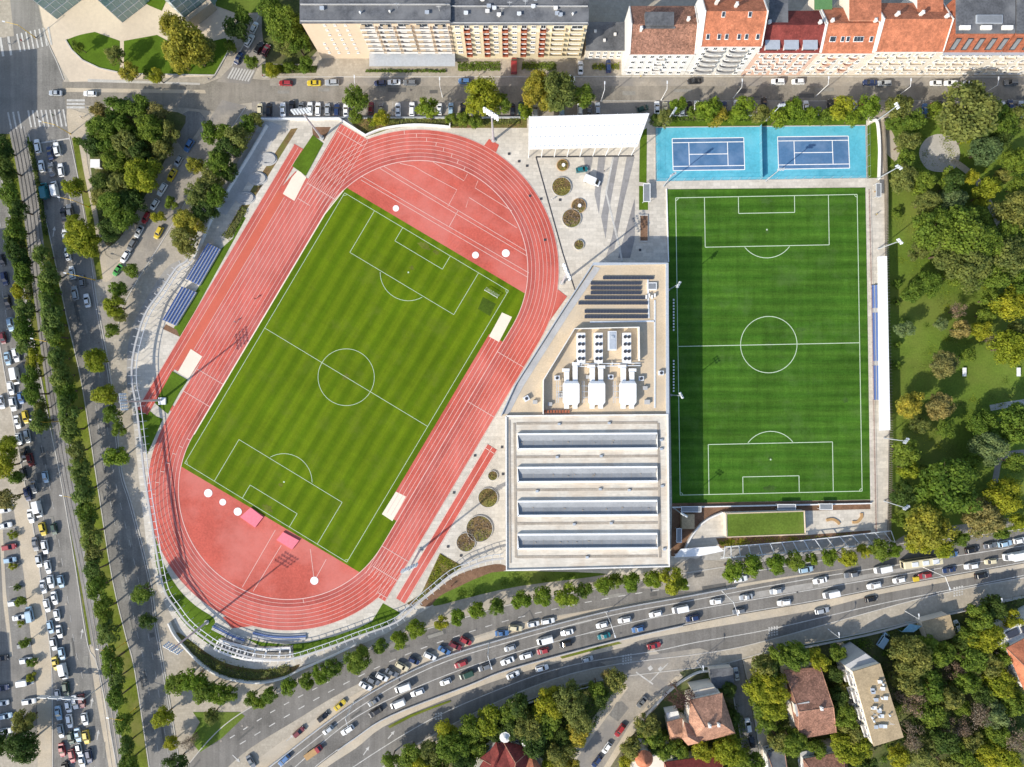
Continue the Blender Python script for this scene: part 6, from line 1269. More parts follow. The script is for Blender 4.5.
# past three hundred trees: the ones that show smallest become one mass
from mathutils import Matrix
ALL.sort(key=lambda q: q[0]); ALL_SMALL = ALL[:max(0, len(ALL) - 292)]
lk = list(LEAF); vs_, fs_, ms_ = [], [], []
for rp_, e, cme, tme, leaf in ALL_SMALL:
    mt = Matrix.Translation(e.location) @ e.rotation_euler.to_matrix().to_4x4() @ Matrix.Diagonal((*e.scale, 1))
    for me, mi in ((cme, lk.index(leaf)), (tme, len(lk))):
        b0 = len(vs_); vs_ += [tuple(mt @ v.co) for v in me.vertices]; fs_ += [tuple(b0 + i for i in p.vertices) for p in me.polygons]; ms_ += [mi] * len(me.polygons)
    for ch in list(e.children): bpy.data.objects.remove(ch)
    bpy.data.objects.remove(e)
me = bpy.data.meshes.new('small_trees'); me.from_pydata(vs_, [], fs_)
for k in lk: me.materials.append(LEAF[k])
me.materials.append(M['bark']); me.polygons.foreach_set('material_index', ms_); me.update()
tag(link('small_trees', me), kind='stuff')
# clipped hedges, each one continuous plant bed
def hedge(label, pts, w_, h, leaf, dens=16):
    P = w2(cr(pts, 8)); t = thing('hedge', (*P[0], 0), label, 'hedge'); m = MB(); rnd = random.Random(len(label)); b = MB(); wall(b, P, w_ * .5, .02, h * .55)
    for a, c in zip(P[:-1], P[1:]):
        a, c = Vector(a), Vector(c); d = c - a; L = d.length
        if L < .01: continue
        n_ = Vector((-d.y, d.x)) / L
        for k in range(int(L * w_ * dens)):
            p2 = a + d * rnd.random() + n_ * rnd.uniform(-.5, .5) * w_; p = Vector((p2.x, p2.y, h * rnd.uniform(.45, 1.1))); s = rnd.uniform(.14, .3)
            q = Vector((rnd.gauss(0, .6), rnd.gauss(0, .6), 1)).normalized(); u_ = q.orthogonal().normalized(); v_ = q.cross(u_); m.face([p - u_ * s, p - v_ * s, p + u_ * s, p + v_ * s])
    m.build('leaves', LEAF[leaf], t); b.build('core', M['rough_ground'], t)
hedge('low clipped hedge on the strip above the tennis courts', [(654, 119.5), (760, 119), (866, 118.5)], 2.0, 1.0, 'mid')
hedge('planted strip of low shrubs between parking bays and upper bend', [(372, 122), (400, 122), (450, 122.5), (520, 122)], 1.9, .6, 'olive', 11)
hedge('low greenery in the bed beside the seat terraces', [(245, 208), (236, 224), (226, 238)], 3.0, .7, 'olive', 8)
hedge('wild low shrubs behind the white retaining wall', [(183, 640), (200, 655), (225, 670), (258, 675), (290, 668)], 3.6, .8, 'olive', 7)
hedge('long low hedge strip right of the tram track', [(31, 142), (40, 190), (47, 235)], 1.6, .9, 'dark', 16)
hedge('dark hedge along the left lanes near the planted row', [(2, 135), (12, 190), (24, 255), (30, 300)], 2.6, 1.0, 'dark', 10)
hedge('row of low shrubs in tubs before the shop front', [(366, 71.5), (410, 71.5), (446, 71.5)], 1.1, .7, 'mid', 12)
hedge('garden hedge of the yellow block', [(458, 67), (500, 66.5)], 3.2, .5, 'mid', 12)
hedge('garden hedge right of the yellow block entrance', [(522, 66.5), (556, 66.5)], 3.0, .6, 'mid', 12)
hedge('low hedge in the front garden of the low grey-roofed building', [(592, 67), (619, 66.5)], 2.4, .5, 'yg', 7)
hedge('brown-green shrub bed along the wooded garden edge of the highway', [(560, 695), (590, 687), (604, 685)], 3, .8, 'olive', 9)
# undergrowth on the garden floors and tufts in the park grass: too many to count
def inside(p, poly):
    c = False; j = len(poly) - 1
    for i in range(len(poly)):
        if (poly[i][1] > p[1]) != (poly[j][1] > p[1]) and p[0] < (poly[j][0] - poly[i][0]) * (p[1] - poly[i][1]) / (poly[j][1] - poly[i][1]) + poly[i][0]: c = not c
        j = i
    return c
def cover(name, poly, n, leaf, s0, s1, hmax, seed, clump=.12):
    rnd = random.Random(seed); m = MB(); xs = [p[0] for p in poly]; ys = [p[1] for p in poly]; cl = []
    while len(cl) < max(8, int(n * clump / 10)):
        p = (rnd.uniform(min(xs), max(xs)), rnd.uniform(min(ys), max(ys)))
        if inside(p, poly): cl.append((p, rnd.uniform(1.5, 6)))
    k = 0
    while k < n:
        c, r_ = cl[int(rnd.random() * len(cl))]; p = (rnd.gauss(c[0], r_), rnd.gauss(c[1], r_))
        if not inside(p, poly): continue
        k += 1; q = W(*p); s = rnd.uniform(s0, s1); v = Vector((q.x, q.y, rnd.uniform(.05, hmax))); n_ = Vector((rnd.gauss(0, .6), rnd.gauss(0, .6), 1)).normalized(); u_ = n_.orthogonal().normalized(); w_ = n_.cross(u_); t = rnd.uniform(0, 6.28); u_, w_ = u_ * math.cos(t) + w_ * math.sin(t), w_ * math.cos(t) - u_ * math.sin(t)
        m.face([v - u_ * s, v - w_ * s * .7, v + u_ * s, v + w_ * s * .7])
    tag(m.build(name, LEAF[leaf]), kind='stuff')
WOODS = [[(396, 767), (440, 742), (520, 704), (600, 684), (618, 690), (566, 770)], [(636, 770), (680, 703), (712, 672), (733, 690), (745, 722), (752, 770)], [(768, 660), (863, 636), (953, 613), (1026, 594), (1026, 770), (772, 770)]]
for i, w_ in enumerate(WOODS):
    for j, (leaf, k) in enumerate((('mid', 1.0), ('olive', .8), ('dark', .5))): cover('undergrowth', w_, int((5500, 4000, 12000)[i] * k), leaf, .16, .36, 1.5, i * 10 + j)
cover('undergrowth', [(92, 128), (112, 113), (182, 117), (170, 145), (140, 205), (106, 243), (98, 210)], 4500, 'olive', .14, .3, 1.0, 71)
for j, leaf in enumerate(('mid', 'olive', 'yg')): cover('grass_tufts', [(890, 120), (1026, 120), (1026, 532), (905, 548), (892, 532)], 6000, leaf, .08, .18, .3, 80 + j)
for poly, leaf in (([(353, 120), (450, 120), (526, 119), (526, 127), (453, 127), (415, 124), (390, 128), (366, 135)], 'olive'), ([(178, 633), (206, 653), (255, 669), (298, 665), (290, 673), (262, 679), (232, 677), (200, 664)], 'olive'), ([(421, 594), (440, 554), (462, 566), (434, 589), (410, 605)], 'yg'), ([(262, 65), (316, 67), (315, 72), (262, 73)], 'mid'), ([(716, 539), (805, 536), (871, 531), (800, 541), (722, 547)], 'yg'), ([(436, 605), (442, 597), (480, 578), (507, 572), (590, 574), (520, 585)], 'mid')): cover('undergrowth', poly, 1400, leaf, .1, .24, .5, int(poly[0][0]))
# ================================================================== VEHICLES
def carpaint(name, c, metal=0.0):
    m, n, l, b = new_mat(name); b.inputs['Base Color'].default_value = lin(c); b.inputs['Roughness'].default_value = .32; b.inputs['Metallic'].default_value = metal; b.inputs['Coat Weight'].default_value = .5; b.inputs['Coat Roughness'].default_value = .08
    return m
PAINT = {'white': carpaint('paint_white', (.80, .80, .78)), 'silver': carpaint('paint_silver', (.47, .49, .50), .3), 'grey': carpaint('paint_grey', (.17, .18, .19), .2), 'black': carpaint('paint_black', (.012, .012, .014)), 'navy': carpaint('paint_navy', (.018, .035, .10)),
         'blue': carpaint('paint_blue', (.07, .16, .33)), 'pale blue': carpaint('paint_pale_blue', (.33, .47, .58)), 'red': carpaint('paint_red', (.33, .03, .035)), 'dark red': carpaint('paint_dark_red', (.16, .02, .025)), 'yellow': carpaint('paint_yellow', (.60, .44, .03)), 'cream': carpaint('paint_cream', (.66, .58, .38)),
         'green': carpaint('paint_green', (.06, .30, .05)), 'teal': carpaint('paint_teal', (.015, .16, .18)), 'rust red': carpaint('paint_rust', (.36, .09, .04)), 'dark green': carpaint('paint_dark_green', (.02, .06, .035)), 'brown': carpaint('paint_brown', (.22, .13, .07))}
M['carglass'] = plain('car_glass', (.012, .015, .02), .08, 0, .9)
def loft(m, secs, mi=0):
    """secs: (x, half width low, half width high, z low, z mid, z top)"""
    rg = []
    for x, wl, wh, zb, zm, zt in secs: rg.append([(x, -wl * .9, zb), (x, -wl, zb + .12), (x, -wl, zm), (x, -wh, zt), (x, wh, zt), (x, wl, zm), (x, wl, zb + .12), (x, wl * .9, zb)])
    m.ring(rg, mi)
def car_proto(name, L, wd, hood, deck, ht, gx, tx):
    """gx: glass x range at the waist, tx: x range of the roof"""
    h = L / 2; w_ = wd / 2; wz = .92 if ht < 1.6 else 1.02
    b = MB(); loft(b, [(-h, w_ * .80, w_ * .7, .35, .6, deck - .12), (-h + .18, w_ * .95, w_ * .84, .24, .72, deck), (gx[0] - .05, w_, w_ * .88, .2, .8, max(deck, wz - .04)), (0, w_, w_ * .9, .2, .8, wz), (gx[1] + .05, w_, w_ * .88, .2, .78, wz - .02), (h - .45, w_ * .96, w_ * .82, .22, .68, hood), (h - .08, w_ * .82, w_ * .68, .3, .58, hood - .12), (h, w_ * .66, w_ * .56, .36, .52, hood - .2)])
    g = MB(); gw, tw = w_ * .86, w_ * .68; zt = ht - .05
    g.ring([[(gx[0], -gw * .92, wz - .03), (gx[1], -gw * .88, wz - .03), (gx[1], gw * .88, wz - .03), (gx[0], gw * .92, wz - .03)], [(gx[0] + .08, -gw, wz + .02), (gx[1] - .1, -gw, wz + .02), (gx[1] - .1, gw, wz + .02), (gx[0] + .08, gw, wz + .02)], [(tx[0], -tw, zt), (tx[1], -tw, zt), (tx[1], tw, zt), (tx[0], tw, zt)]])
    r = MB(); e = .05; r.ring([[(tx[0] - e, -tw - .03, zt - .03), (tx[1] + e, -tw - .03, zt - .03), (tx[1] + e, tw + .03, zt - .03), (tx[0] - e, tw + .03, zt - .03)], [(tx[0] + .05, -tw * .9, zt + .06), (tx[1] - .08, -tw * .9, zt + .06), (tx[1] - .08, tw * .9, zt + .06), (tx[0] + .05, tw * .9, zt + .06)]])
    for sy in (-1, 1):       # pillars in body colour
        for (x0, x1) in ((gx[1] - .05, tx[1]), (gx[0] + .03, tx[0]), ((tx[0] + tx[1]) / 2, (tx[0] + tx[1]) / 2)): r.tube((x0, sy * gw * .99, wz), (x1, sy * (tw + .01), zt), .045, .045, 4)
        r.box((gx[1] - .25, sy * (w_ + .08), wz + .02), (.14, .2, .12))
    wh = MB(); wh.tube((0, -.1, 0), (0, .1, 0), .31, .31, 12); rm = MB(); rm.tube((0, -.11, 0), (0, .11, 0), .18, .18, 8)
    hl = MB(); hl.box((0, 0, 0), (.22, .34, .12)); tl = MB(); tl.box((0, 0, 0), (.12, .26, .2))
    e0 = bpy.data.objects.new(name, None); COL.objects.link(e0)
    link('body', b.mesh('body', [PAINT['white']], smooth=False), e0); link('windows', g.mesh('windows', [M['carglass']]), e0); link('roof', r.mesh('roof', [PAINT['white']]), e0)
    wm = wh.mesh('wheel', [M['tyre']]); rmm = rm.mesh('rim', [M['steel']]); hm, tm = hl.mesh('headlight', [M['lamp']]), tl.mesh('taillight', [M['tail']])
    for sx in (h - .85, -h + .8):
        for sy in (-1, 1): o = link('wheel', wm, e0); o.location = (sx, sy * (w_ - .1), .31); link('rim', rmm, o)
    for sy in (-1, 1):
        o = link('headlight', hm, e0); o.location = (h - .16, sy * w_ * .62, hood - .17); o = link('taillight', tm, e0); o.location = (-h + .1, sy * w_ * .72, deck - .2)
    return e0
def van_proto(name, L, wd, ht, nose, sidew):
    h = L / 2; w_ = wd / 2; b = MB()
    loft(b, [(-h, w_ * .94, w_ * .86, .3, ht * .8, ht - .06), (-h + .15, w_, w_ * .9, .25, ht * .82, ht), (h - nose - .5, w_, w_ * .9, .25, ht * .82, ht), (h - nose, w_, w_ * .86, .25, ht * .72, ht - .12), (h - .55, w_ * .98, w_ * .84, .25, .9, 1.15), (h - .05, w_ * .86, w_ * .7, .3, .75, .95), (h, w_ * .8, w_ * .6, .4, .7, .85)])
    g = MB(); x0, x1 = h - nose + .02, h - .62; g.ring([[(x0, -w_ * .84, ht - .1), (x1, -w_ * .8, 1.22), (x1, w_ * .8, 1.22), (x0, w_ * .84, ht - .1)], [(x0 + .04, -w_ * .82, ht - .02), (x1 + .06, -w_ * .8, 1.3), (x1 + .06, w_ * .8, 1.3), (x0 + .04, w_ * .82, ht - .02)]])
    for sy in (-1, 1): g.box((h - nose - .4, sy * (w_ - .01), ht * .68), (.9, .06, .5)); sidew and g.box((-.6, sy * (w_ - .01), ht * .68), (L * .5, .06, .5))
    e0 = bpy.data.objects.new(name, None); COL.objects.link(e0); link('body', b.mesh('body', [PAINT['white']]), e0); link('windows', g.mesh('windows', [M['carglass']]), e0)
    wh = MB(); wh.tube((0, -.12, 0), (0, .12, 0), .35, .35, 12); wm = wh.mesh('wheel', [M['tyre']]); rm = MB(); rm.tube((0, -.13, 0), (0, .13, 0), .2, .2, 8); rmm = rm.mesh('rim', [M['steel']])
    for sx in (h - .95, -h + 1.0):
        for sy in (-1, 1): o = link('wheel', wm, e0); o.location = (sx, sy * (w_ - .12), .35); link('rim', rmm, o)
    hl = MB(); hl.box((0, 0, 0), (.2, .36, .2)); hm = hl.mesh('headlight', [M['lamp']]); tl = MB(); tl.box((0, 0, 0), (.08, .14, .5)); tm = tl.mesh('taillight', [M['tail']])
    for sy in (-1, 1): o = link('headlight', hm, e0); o.location = (h - .1, sy * w_ * .7, .78); o = link('taillight', tm, e0); o.location = (-h - .01, sy * w_ * .85, 1.1)
    return e0
CARS = {'hatchback': car_proto('car', 4.1, 1.78, .84, .95, 1.48, (-1.95, 1.05), (-1.5, .25)), 'saloon': car_proto('car', 4.65, 1.82, .84, .93, 1.45, (-1.65, 1.05), (-.95, .2)), 'estate': car_proto('car', 4.65, 1.82, .86, 1.0, 1.5, (-2.2, 1.1), (-1.8, .3)), 'off-roader': car_proto('car', 4.6, 1.92, .98, 1.08, 1.72, (-2.15, 1.0), (-1.7, .25)),
        'van': van_proto('van', 5.4, 2.05, 2.3, 1.5, False), 'minibus': van_proto('van', 5.2, 2.0, 2.0, 1.4, True)}
used = {}
def put_car(px, py, ang, colour, kind):
    src = CARS[kind]; c = W(px, py, .8); rz = math.radians(ang)
    if kind not in used: o = src; used[kind] = 1; o.location = (c.x, c.y, .11); o.rotation_euler = (0, 0, rz)
    else: o = dup(src, (c.x, c.y, .11), rz)
    s = random.uniform(.95, 1.05); o.scale = (s, s, s)
    for ch in o.children:
        if ch.name.split('.')[0] in ('body', 'roof'): ch.material_slots[0].link = 'OBJECT'; ch.material_slots[0].material = PAINT[colour]
    return o
KSEQ = ['hatchback', 'estate', 'saloon', 'off-roader', 'hatchback', 'saloon', 'estate']
kn = [0]
def queue(row, start, group, axis, ang, lst):
    """lst: (px, py, colour[, kind[, angle]]); labels count cars of one colour along the row from a landmark"""
    obs = []
    for t in lst:
        kn[0] += 1; kind = t[3] if len(t) > 3 and t[3] else KSEQ[kn[0] % 7]
        a = t[4] if len(t) > 4 else (ang(t[0], t[1]) if callable(ang) else ang)
        o = put_car(t[0], t[1], a + random.uniform(-2, 2), t[2], kind); obs.append((t, o, kind))
    key = {'x': lambda t: t[0], 'y': lambda t: t[1], '-x': lambda t: -t[0], '-y': lambda t: -t[1]}[axis]
    by = {}
    for t, o, k in obs:
        cat = 'van' if k in ('van', 'minibus') else 'car'; o['category'] = cat; o['group'] = group; by.setdefault((t[2], cat), []).append((t, o, k))
    for (colr, cat), l in by.items():
        l.sort(key=lambda q: key(q[0]))
        for i, (t, o, k) in enumerate(l):
            o['label'] = ('the only %s %s %s' % (colr, cat, row)) if len(l) == 1 else '%s %s %s %s, from %s' % (ORD[i], colr, cat, row, start)
av = 101.3 - 0.0
def tangent(line):
    P = [W(x, y).xy for x, y in line]
    def f(px, py):
        p = W(px, py).xy; best = min(range(len(P) - 1), key=lambda i: ((P[i] + P[i + 1]) / 2 - p).length); d = P[best + 1] - P[best]; return math.degrees(math.atan2(d.y, d.x))
    return f
queue('on the right-hand lanes of the avenue', 'the zebra crossing', 'cars on the right-hand lanes', 'y', 101.3, [(37.5, 146, 'white'), (50, 153, 'navy'), (57, 149, 'white'), (41.5, 166, 'white'), (51.5, 169.5, 'grey'), (61, 170, 'white'), (45, 191, 'teal', 'van'), (55, 189, 'white', 'van'), (64, 214.5, 'black'), (70, 211, 'grey'), (65, 235, 'white'), (67.5, 254, 'white'), (72, 272.5, 'white'), (82, 281, 'grey'), (75, 293, 'silver'), (87, 300.5, 'white')])
dg = tangent([(228, 100), (200, 145), (182, 175), (160, 210), (140, 245), (120, 275), (108, 300)])
queue('parked along the planted triangle', 'the street corner', 'cars parked on the diagonal street', 'y', dg, [(189, 145.5, 'blue'), (178.5, 161, 'silver'), (172, 175, 'yellow'), (162, 189.5, 'white'), (154.5, 204.5, 'white'), (146, 217.5, 'red'), (139, 231.5, 'silver'), (132, 245, 'grey'), (125, 257, 'white'), (117.5, 270, 'green')])
queue('driving on the diagonal street', 'the top', 'cars driving on the diagonal street', 'y', dg, [(158.5, 232.5, 'yellow')])
queue('on the narrow street beside the glass office', 'the top', 'cars left of the apartment block', 'y', 62, [(254, 27.5, 'white'), (249.5, 40.5, 'white'), (238.5, 58, 'navy'), (259, 48, 'black'), (266, 50, 'dark red')])
queue('at the upper left junction', 'the left', 'cars at the junction', 'x', 180, [(55.5, 93, 'silver'), (90, 93.5, 'white')])
queue('on the upper left-hand lanes', 'the top', 'cars on the upper left-hand lanes', 'y', -78.7, [(2, 260, 'black'), (4.5, 278.5, 'navy'), (7.5, 302, 'black'), (11, 324.5, 'pale blue'), (3, 338, 'dark red'), (7.5, 358.5, 'pale blue'), (16, 355, 'white')])
queue('beside the car-park trees', 'the top', 'cars on the middle left-hand lanes', 'y', -78.7, [(16, 376, 'white', 'van'), (11, 388, 'white'), (1.5, 402, 'silver'), (13.5, 404, 'white'), (21, 398, 'blue'), (17.5, 422, 'white'), (25.5, 417, 'yellow'), (19, 439, 'white'), (27.5, 436, 'silver'), (24, 455, 'black'), (30.5, 460, 'dark red'), (23.5, 474, 'black'), (34, 487, 'grey'), (27.5, 494, 'navy'), (45.5, 477, 'pale blue'), (38.5, 509, 'white', 'van'), (31, 516, 'white')])
queue('in the avenue queue beside the car park', 'its upper end', 'cars in the long avenue queue', 'y', -78.7, [(43, 529, 'yellow'), (54, 529, 'dark green'), (35.5, 544, 'grey'), (45, 547, 'white'), (39, 561, 'silver'), (48, 567, 'white'), (43.5, 586.5, 'silver'), (51, 581.5, 'white'), (61, 581.5, 'pale blue'), (54.5, 598, 'white'), (47, 605.5, 'white'), (57, 615, 'white'), (50.5, 627, 'pale blue'), (59.5, 631.5, 'silver'), (54, 644, 'silver'), (62, 653.5, 'pale blue'), (55.5, 663.5, 'yellow'), (64, 671, 'white', 'van')])
queue('in the packed queue near the sign gantry', 'its upper end', 'cars near the sign gantry', 'y', -80, [(58, 695, 'silver'), (66, 689, 'dark green'), (75, 702, 'silver'), (82, 701, 'dark red'), (68.5, 706.5, 'white'), (58.5, 713, 'pale blue'), (69.5, 721, 'white'), (85, 719, 'white'), (61, 731, 'silver'), (78, 735, 'pale blue'), (86.5, 737, 'yellow'), (71, 738, 'dark green'), (62, 750, 'red'), (72, 756, 'red'), (79, 749, 'silver'), (89, 756, 'navy'), (82, 761, 'white'), (66, 769, 'black')])
queue('in the car park on the far left', 'the top', 'cars in the far left car park', 'y', 10, [(5, 510, 'white'), (5, 525.5, 'white'), (9, 547, 'red'), (10, 560, 'pale blue'), (15, 603, 'white'), (19, 617.5, 'white'), (24, 645, 'grey'), (26, 660.5, 'white'), (26, 682, 'white', 'van'), (29, 701.5, 'white'), (3, 703, 'white'), (5.5, 716, 'pale blue'), (5.5, 731, 'silver'), (19, 723, 'white'), (2, 658, 'black'), (2, 688, 'navy'), (30, 614, 'pale blue', 'minibus', 100)])
queue('parked in the bays above the running track', 'the left', 'cars in the bays above the track', 'x', 90, [(260, 109, 'cream'), (269, 109.5, 'black'), (283, 109.5, 'white'), (292, 107.5, 'black'), (301, 108, 'grey'), (310, 108.5, 'white'), (318, 109, 'white'), (327.5, 109.3, 'silver'), (337, 110.5, 'navy'), (346, 110.5, 'white'), (371, 108, 'dark red'), (381, 109, 'grey'), (398, 109.5, 'white'), (412, 109, 'white'), (439.5, 109, 'white'), (451, 109, 'pale blue'), (463, 109, 'black'), (471, 112, 'white'), (512.5, 109, 'black'), (521, 108, 'dark green')])
queue('in the bays above the white canopy', 'the left', 'cars in the bays above the canopy', 'x', 90, [(535.5, 111, 'silver'), (562, 111, 'pale blue'), (580, 109, 'white'), (589, 110, 'grey'), (597.5, 109, 'silver'), (643, 108.5, 'dark green', None, 20), (657, 108, 'white'), (665, 109, 'cream')])
queue('in the bays above the tennis courts', 'the left', 'cars in the bays above the tennis courts', 'x', 90, [(682, 110, 'white'), (689.5, 107.5, 'black'), (697, 107.5, 'white'), (724, 108, 'navy'), (736.5, 106, 'white'), (764, 104, 'black'), (783, 109, 'navy'), (790.5, 106, 'dark red'), (806, 107, 'white'), (830.5, 106, 'black'), (837.5, 105, 'dark red'), (847, 107, 'dark green'), (854.5, 108, 'silver'), (862, 106, 'red'), (869, 106, 'black')])
queue('in the bays beside the park', 'the left', 'cars in the bays beside the park', 'x', 90, [(925, 110, 'blue'), (932.5, 109.4, 'rust red'), (940, 108, 'black'), (995, 107, 'grey'), (1003, 108, 'white'), (1010.5, 106, 'navy'), (1021, 107, 'silver')])
queue('parked along the house fronts', 'the left', 'cars along the house fronts', 'x', 180, [(285.6, 83, 'red'), (314, 83, 'yellow'), (332, 82.5, 'silver'), (380, 83, 'navy'), (394, 82, 'white'), (410, 82.5, 'grey'), (464.5, 81, 'blue'), (567, 79.5, 'white', 'van', 0), (694.5, 81, 'black'), (778, 81.5, 'white'), (798, 81.5, 'white'), (870, 82.5, 'navy'), (884.5, 83, 'silver'), (936, 83, 'white'), (951, 83, 'white'), (968, 83.4, 'white'), (1011, 82.5, 'grey')])
queue('in a front yard of the apartments', 'the left', 'cars in the front yards', 'x', 90, [(514, 66, 'red', 'minibus'), (580.5, 67.5, 'white'), (608.5, 66, 'navy')])
queue('on the plaza below the canopy', 'the left', 'vehicles on the plaza', 'x', 8, [(582, 169.5, 'teal'), (592, 181, 'white', 'van', -24)])
hw = tangent(LC)
queue('angle-parked beside the frontage road', 'its left end', 'angle-parked cars', 'x', -27, [(365.6, 686, 'white'), (373.5, 680.6, 'grey'), (382, 677, 'white'), (392, 672.5, 'grey'), (402, 666.5, 'cream'), (414, 660.8, 'navy'), (430, 656.3, 'white'), (444.3, 650.3, 'blue'), (455.6, 645.6, 'dark red'), (466, 641, 'red'), (502, 633, 'blue', None, 5), (515.6, 628, 'cream', None, -5), (533.5, 624, 'white', None, 12), (548, 621, 'white', None, 10)])
queue('by the parapet at the lower left', 'the left', 'cars by the parapet', 'x', 40, [(251, 761.5, 'grey', None, -60), (299, 732, 'dark red'), (323, 717, 'black'), (340, 705, 'yellow')])
queue('on the left part of the highway', 'its left end', 'cars on the left part of the highway', 'x', lambda x, y: hw(x, y) + 180, [(284, 760, 'blue'), (328, 730, 'silver'), (347.5, 730, 'white'), (374, 701.5, 'grey'), (375.6, 712, 'black'), (403, 687.5, 'white', 'minibus'), (398, 703.5, 'white', 'van'), (417.5, 692.5, 'white'), (445.6, 682, 'white'), (461, 664, 'red'), (466.5, 674.5, 'dark green', 'minibus'), (485, 667, 'grey'), (510, 648, 'silver'), (507.5, 661, 'white')])
queue('on the middle part of the highway', 'its left end', 'cars on the middle part of the highway', 'x', lambda x, y: hw(x, y) + 180, [(526, 656, 'white'), (543, 651, 'red'), (545, 640, 'white', 'van'), (567, 632.5, 'white'), (565.5, 644, 'black'), (602, 625, 'white'), (604, 636, 'teal'), (624.5, 620, 'white'), (638, 629, 'blue'), (655.6, 614, 'white'), (680, 609, 'white', 'minibus'), (692.5, 618, 'navy'), (716, 601.5, 'white'), (746, 597, 'silver'), (739, 611, 'grey'), (776, 591, 'silver'), (784, 602.5, 'white')])
queue('on the lower highway lane', 'its left end', 'cars on the lower highway lane', 'x', hw, [(513, 675, 'white'), (542, 668, 'white'), (587.5, 659, 'silver'), (654, 645.6, 'red'), (822, 610.6, 'silver'), (871, 599, 'black'), (981.6, 575.5, 'black')])
queue('on the right part of the highway', 'its left end', 'cars on the right part of the highway', 'x', lambda x, y: hw(x, y) + 180, [(820, 580.5, 'white'), (851, 574.5, 'grey'), (882, 569, 'white', 'van'), (830.6, 594, 'white', 'van'), (874, 585.6, 'white'), (899, 580, 'white'), (925, 575.5, 'red'), (949, 570, 'navy'), (971, 566, 'white'), (990.6, 561.5, 'cream')])
queue('under the trees along the frontage road', 'the left', 'cars along the frontage road', 'x', hw, [(740.6, 579, 'white'), (806, 569.5, 'pale blue'), (811, 568.5, 'black')][:2] + [(952, 554.5, 'blue'), (972, 550, 'black'), (990, 545.5, 'grey'), (1005, 543.5, 'pale blue'), (1020, 540.5, 'white')])
br = tangent(BR_C)
queue('on the branch road below the highway', 'its upper end', 'cars on the branch road', 'y', br, [(642, 702, 'grey'), (620, 730.5, 'red'), (606.7, 748, 'white'), (597, 761.5, 'navy')])
queue('in the narrow side street by the big villa', 'its upper end', 'cars in the side street', 'y', 100, [(736.5, 674, 'silver'), (748, 725, 'white'), (752, 742, 'black')])
queue('in a garden yard at the lower right', 'the left', 'cars in the garden yards', 'x', 50, [(774, 667, 'silver', 'minibus', 42), (883, 640, 'pale blue', 'minibus', 55), (957, 626, 'white', None, 105)])
# long vehicles
def box_vehicle(label, name, cat, px, py, ang, L, wd, ht, colour, cab=None, bed=None):
    c = W(px, py, ht * .7); t = bpy.data.objects.new(name, None); COL.objects.link(t); t.location = (c.x, c.y, .11); t.rotation_euler = (0, 0, math.radians(ang)); tag(t, label, cat)
    h, w_ = L / 2, wd / 2; m = MB()
    if name == 'bus':
        loft(m, [(-h, w_ * .94, w_ * .86, .35, ht * .85, ht - .1), (-h + .2, w_, w_ * .9, .3, ht * .9, ht), (h - .3, w_, w_ * .9, .3, ht * .9, ht), (h, w_ * .94, w_ * .84, .35, ht * .8, ht - .15)]); b = m; link('body', b.mesh('body', [PAINT[colour]]), t)
        m = MB()
        for sy in (-1, 1): m.box((0, sy * (w_ + .005), 1.9), (L - 1.2, .05, .9))
        m.box((h - .03, 0, 1.8), (.12, wd * .8, 1.3)); link('windows', m.mesh('windows', [M['carglass']]), t)
        for x in (-h * .62, -h * .1, h * .45): m = MB(); m.box((x, 0, ht + .12), (2.0, 1.5, .26)); link('roof_unit', m.mesh('roof_unit', [M['mech']]), t)
    else:
        m.box((-h + (L - 2.1) / 2, 0, ht / 2 + .45 if not bed else .95), (L - 2.1, wd, ht - .8 if not bed else .5)); link('load_box', m.mesh('load_box', [bed or PAINT[colour]]), t)
        m = MB(); loft(m, [(h - 2.0, w_ * .95, w_ * .85, .4, 1.6, 2.1 if not bed else 1.7), (h - .9, w_ * .95, w_ * .8, .4, 1.5, 2.1 if not bed else 1.7), (h - .25, w_ * .92, w_ * .75, .4, 1.0, 1.2), (h, w_ * .85, w_ * .7, .45, .8, 1.0)]); link('cab', m.mesh('cab', [PAINT[cab or colour]]), t)
        m = MB(); x0, x1, z0, z1 = h - .86, h - .3, (2.12 if not bed else 1.72), 1.24; m.ring([[(x0, -w_ * .76, z0 - .06), (x1, -w_ * .72, z1 - .04), (x1, w_ * .72, z1 - .04), (x0, w_ * .76, z0 - .06)], [(x0 + .03, -w_ * .74, z0), (x1 + .04, -w_ * .7, z1 + .04), (x1 + .04, w_ * .7, z1 + .04), (x0 + .03, w_ * .74, z0)]]); link('windscreen', m.mesh('windscreen', [M['carglass']]), t)
    m = MB(); m.tube((0, -.14, 0), (0, .14, 0), .45 if ht > 2.4 else .36, None, 12); wm = m.mesh('wheel', [M['tyre']])
    for sx in (h - 1.3, -h + 1.6):
        for sy in (-1, 1): o = link('wheel', wm, t); o.location = (sx, sy * (w_ - .13), .42)
    return t
box_vehicle('long pale bus stopped at the kerb beside the yellow-crowned tree', 'bus', 'bus', 922, 562.5, 8 + 180, 13.2, 2.6, 3.0, 'cream')
box_vehicle('white box truck on the highway at the right edge', 'truck', 'truck', 1017, 556.5, 190, 7.6, 2.4, 3.2, 'white')
box_vehicle('red pickup with a wooden load bed near the lower left parapet', 'pickup', 'pickup', 313, 753, 35, 6.6, 2.1, 2.0, 'red', bed=M['wood'])
c = W(914.5, 578.3); t = bpy.data.objects.new('trailer', None); COL.objects.link(t); t.location = (c.x, c.y, .11); t.rotation_euler = (0, 0, math.radians(9)); tag(t, 'small yellow trailer behind the red car below the bus', 'trailer')
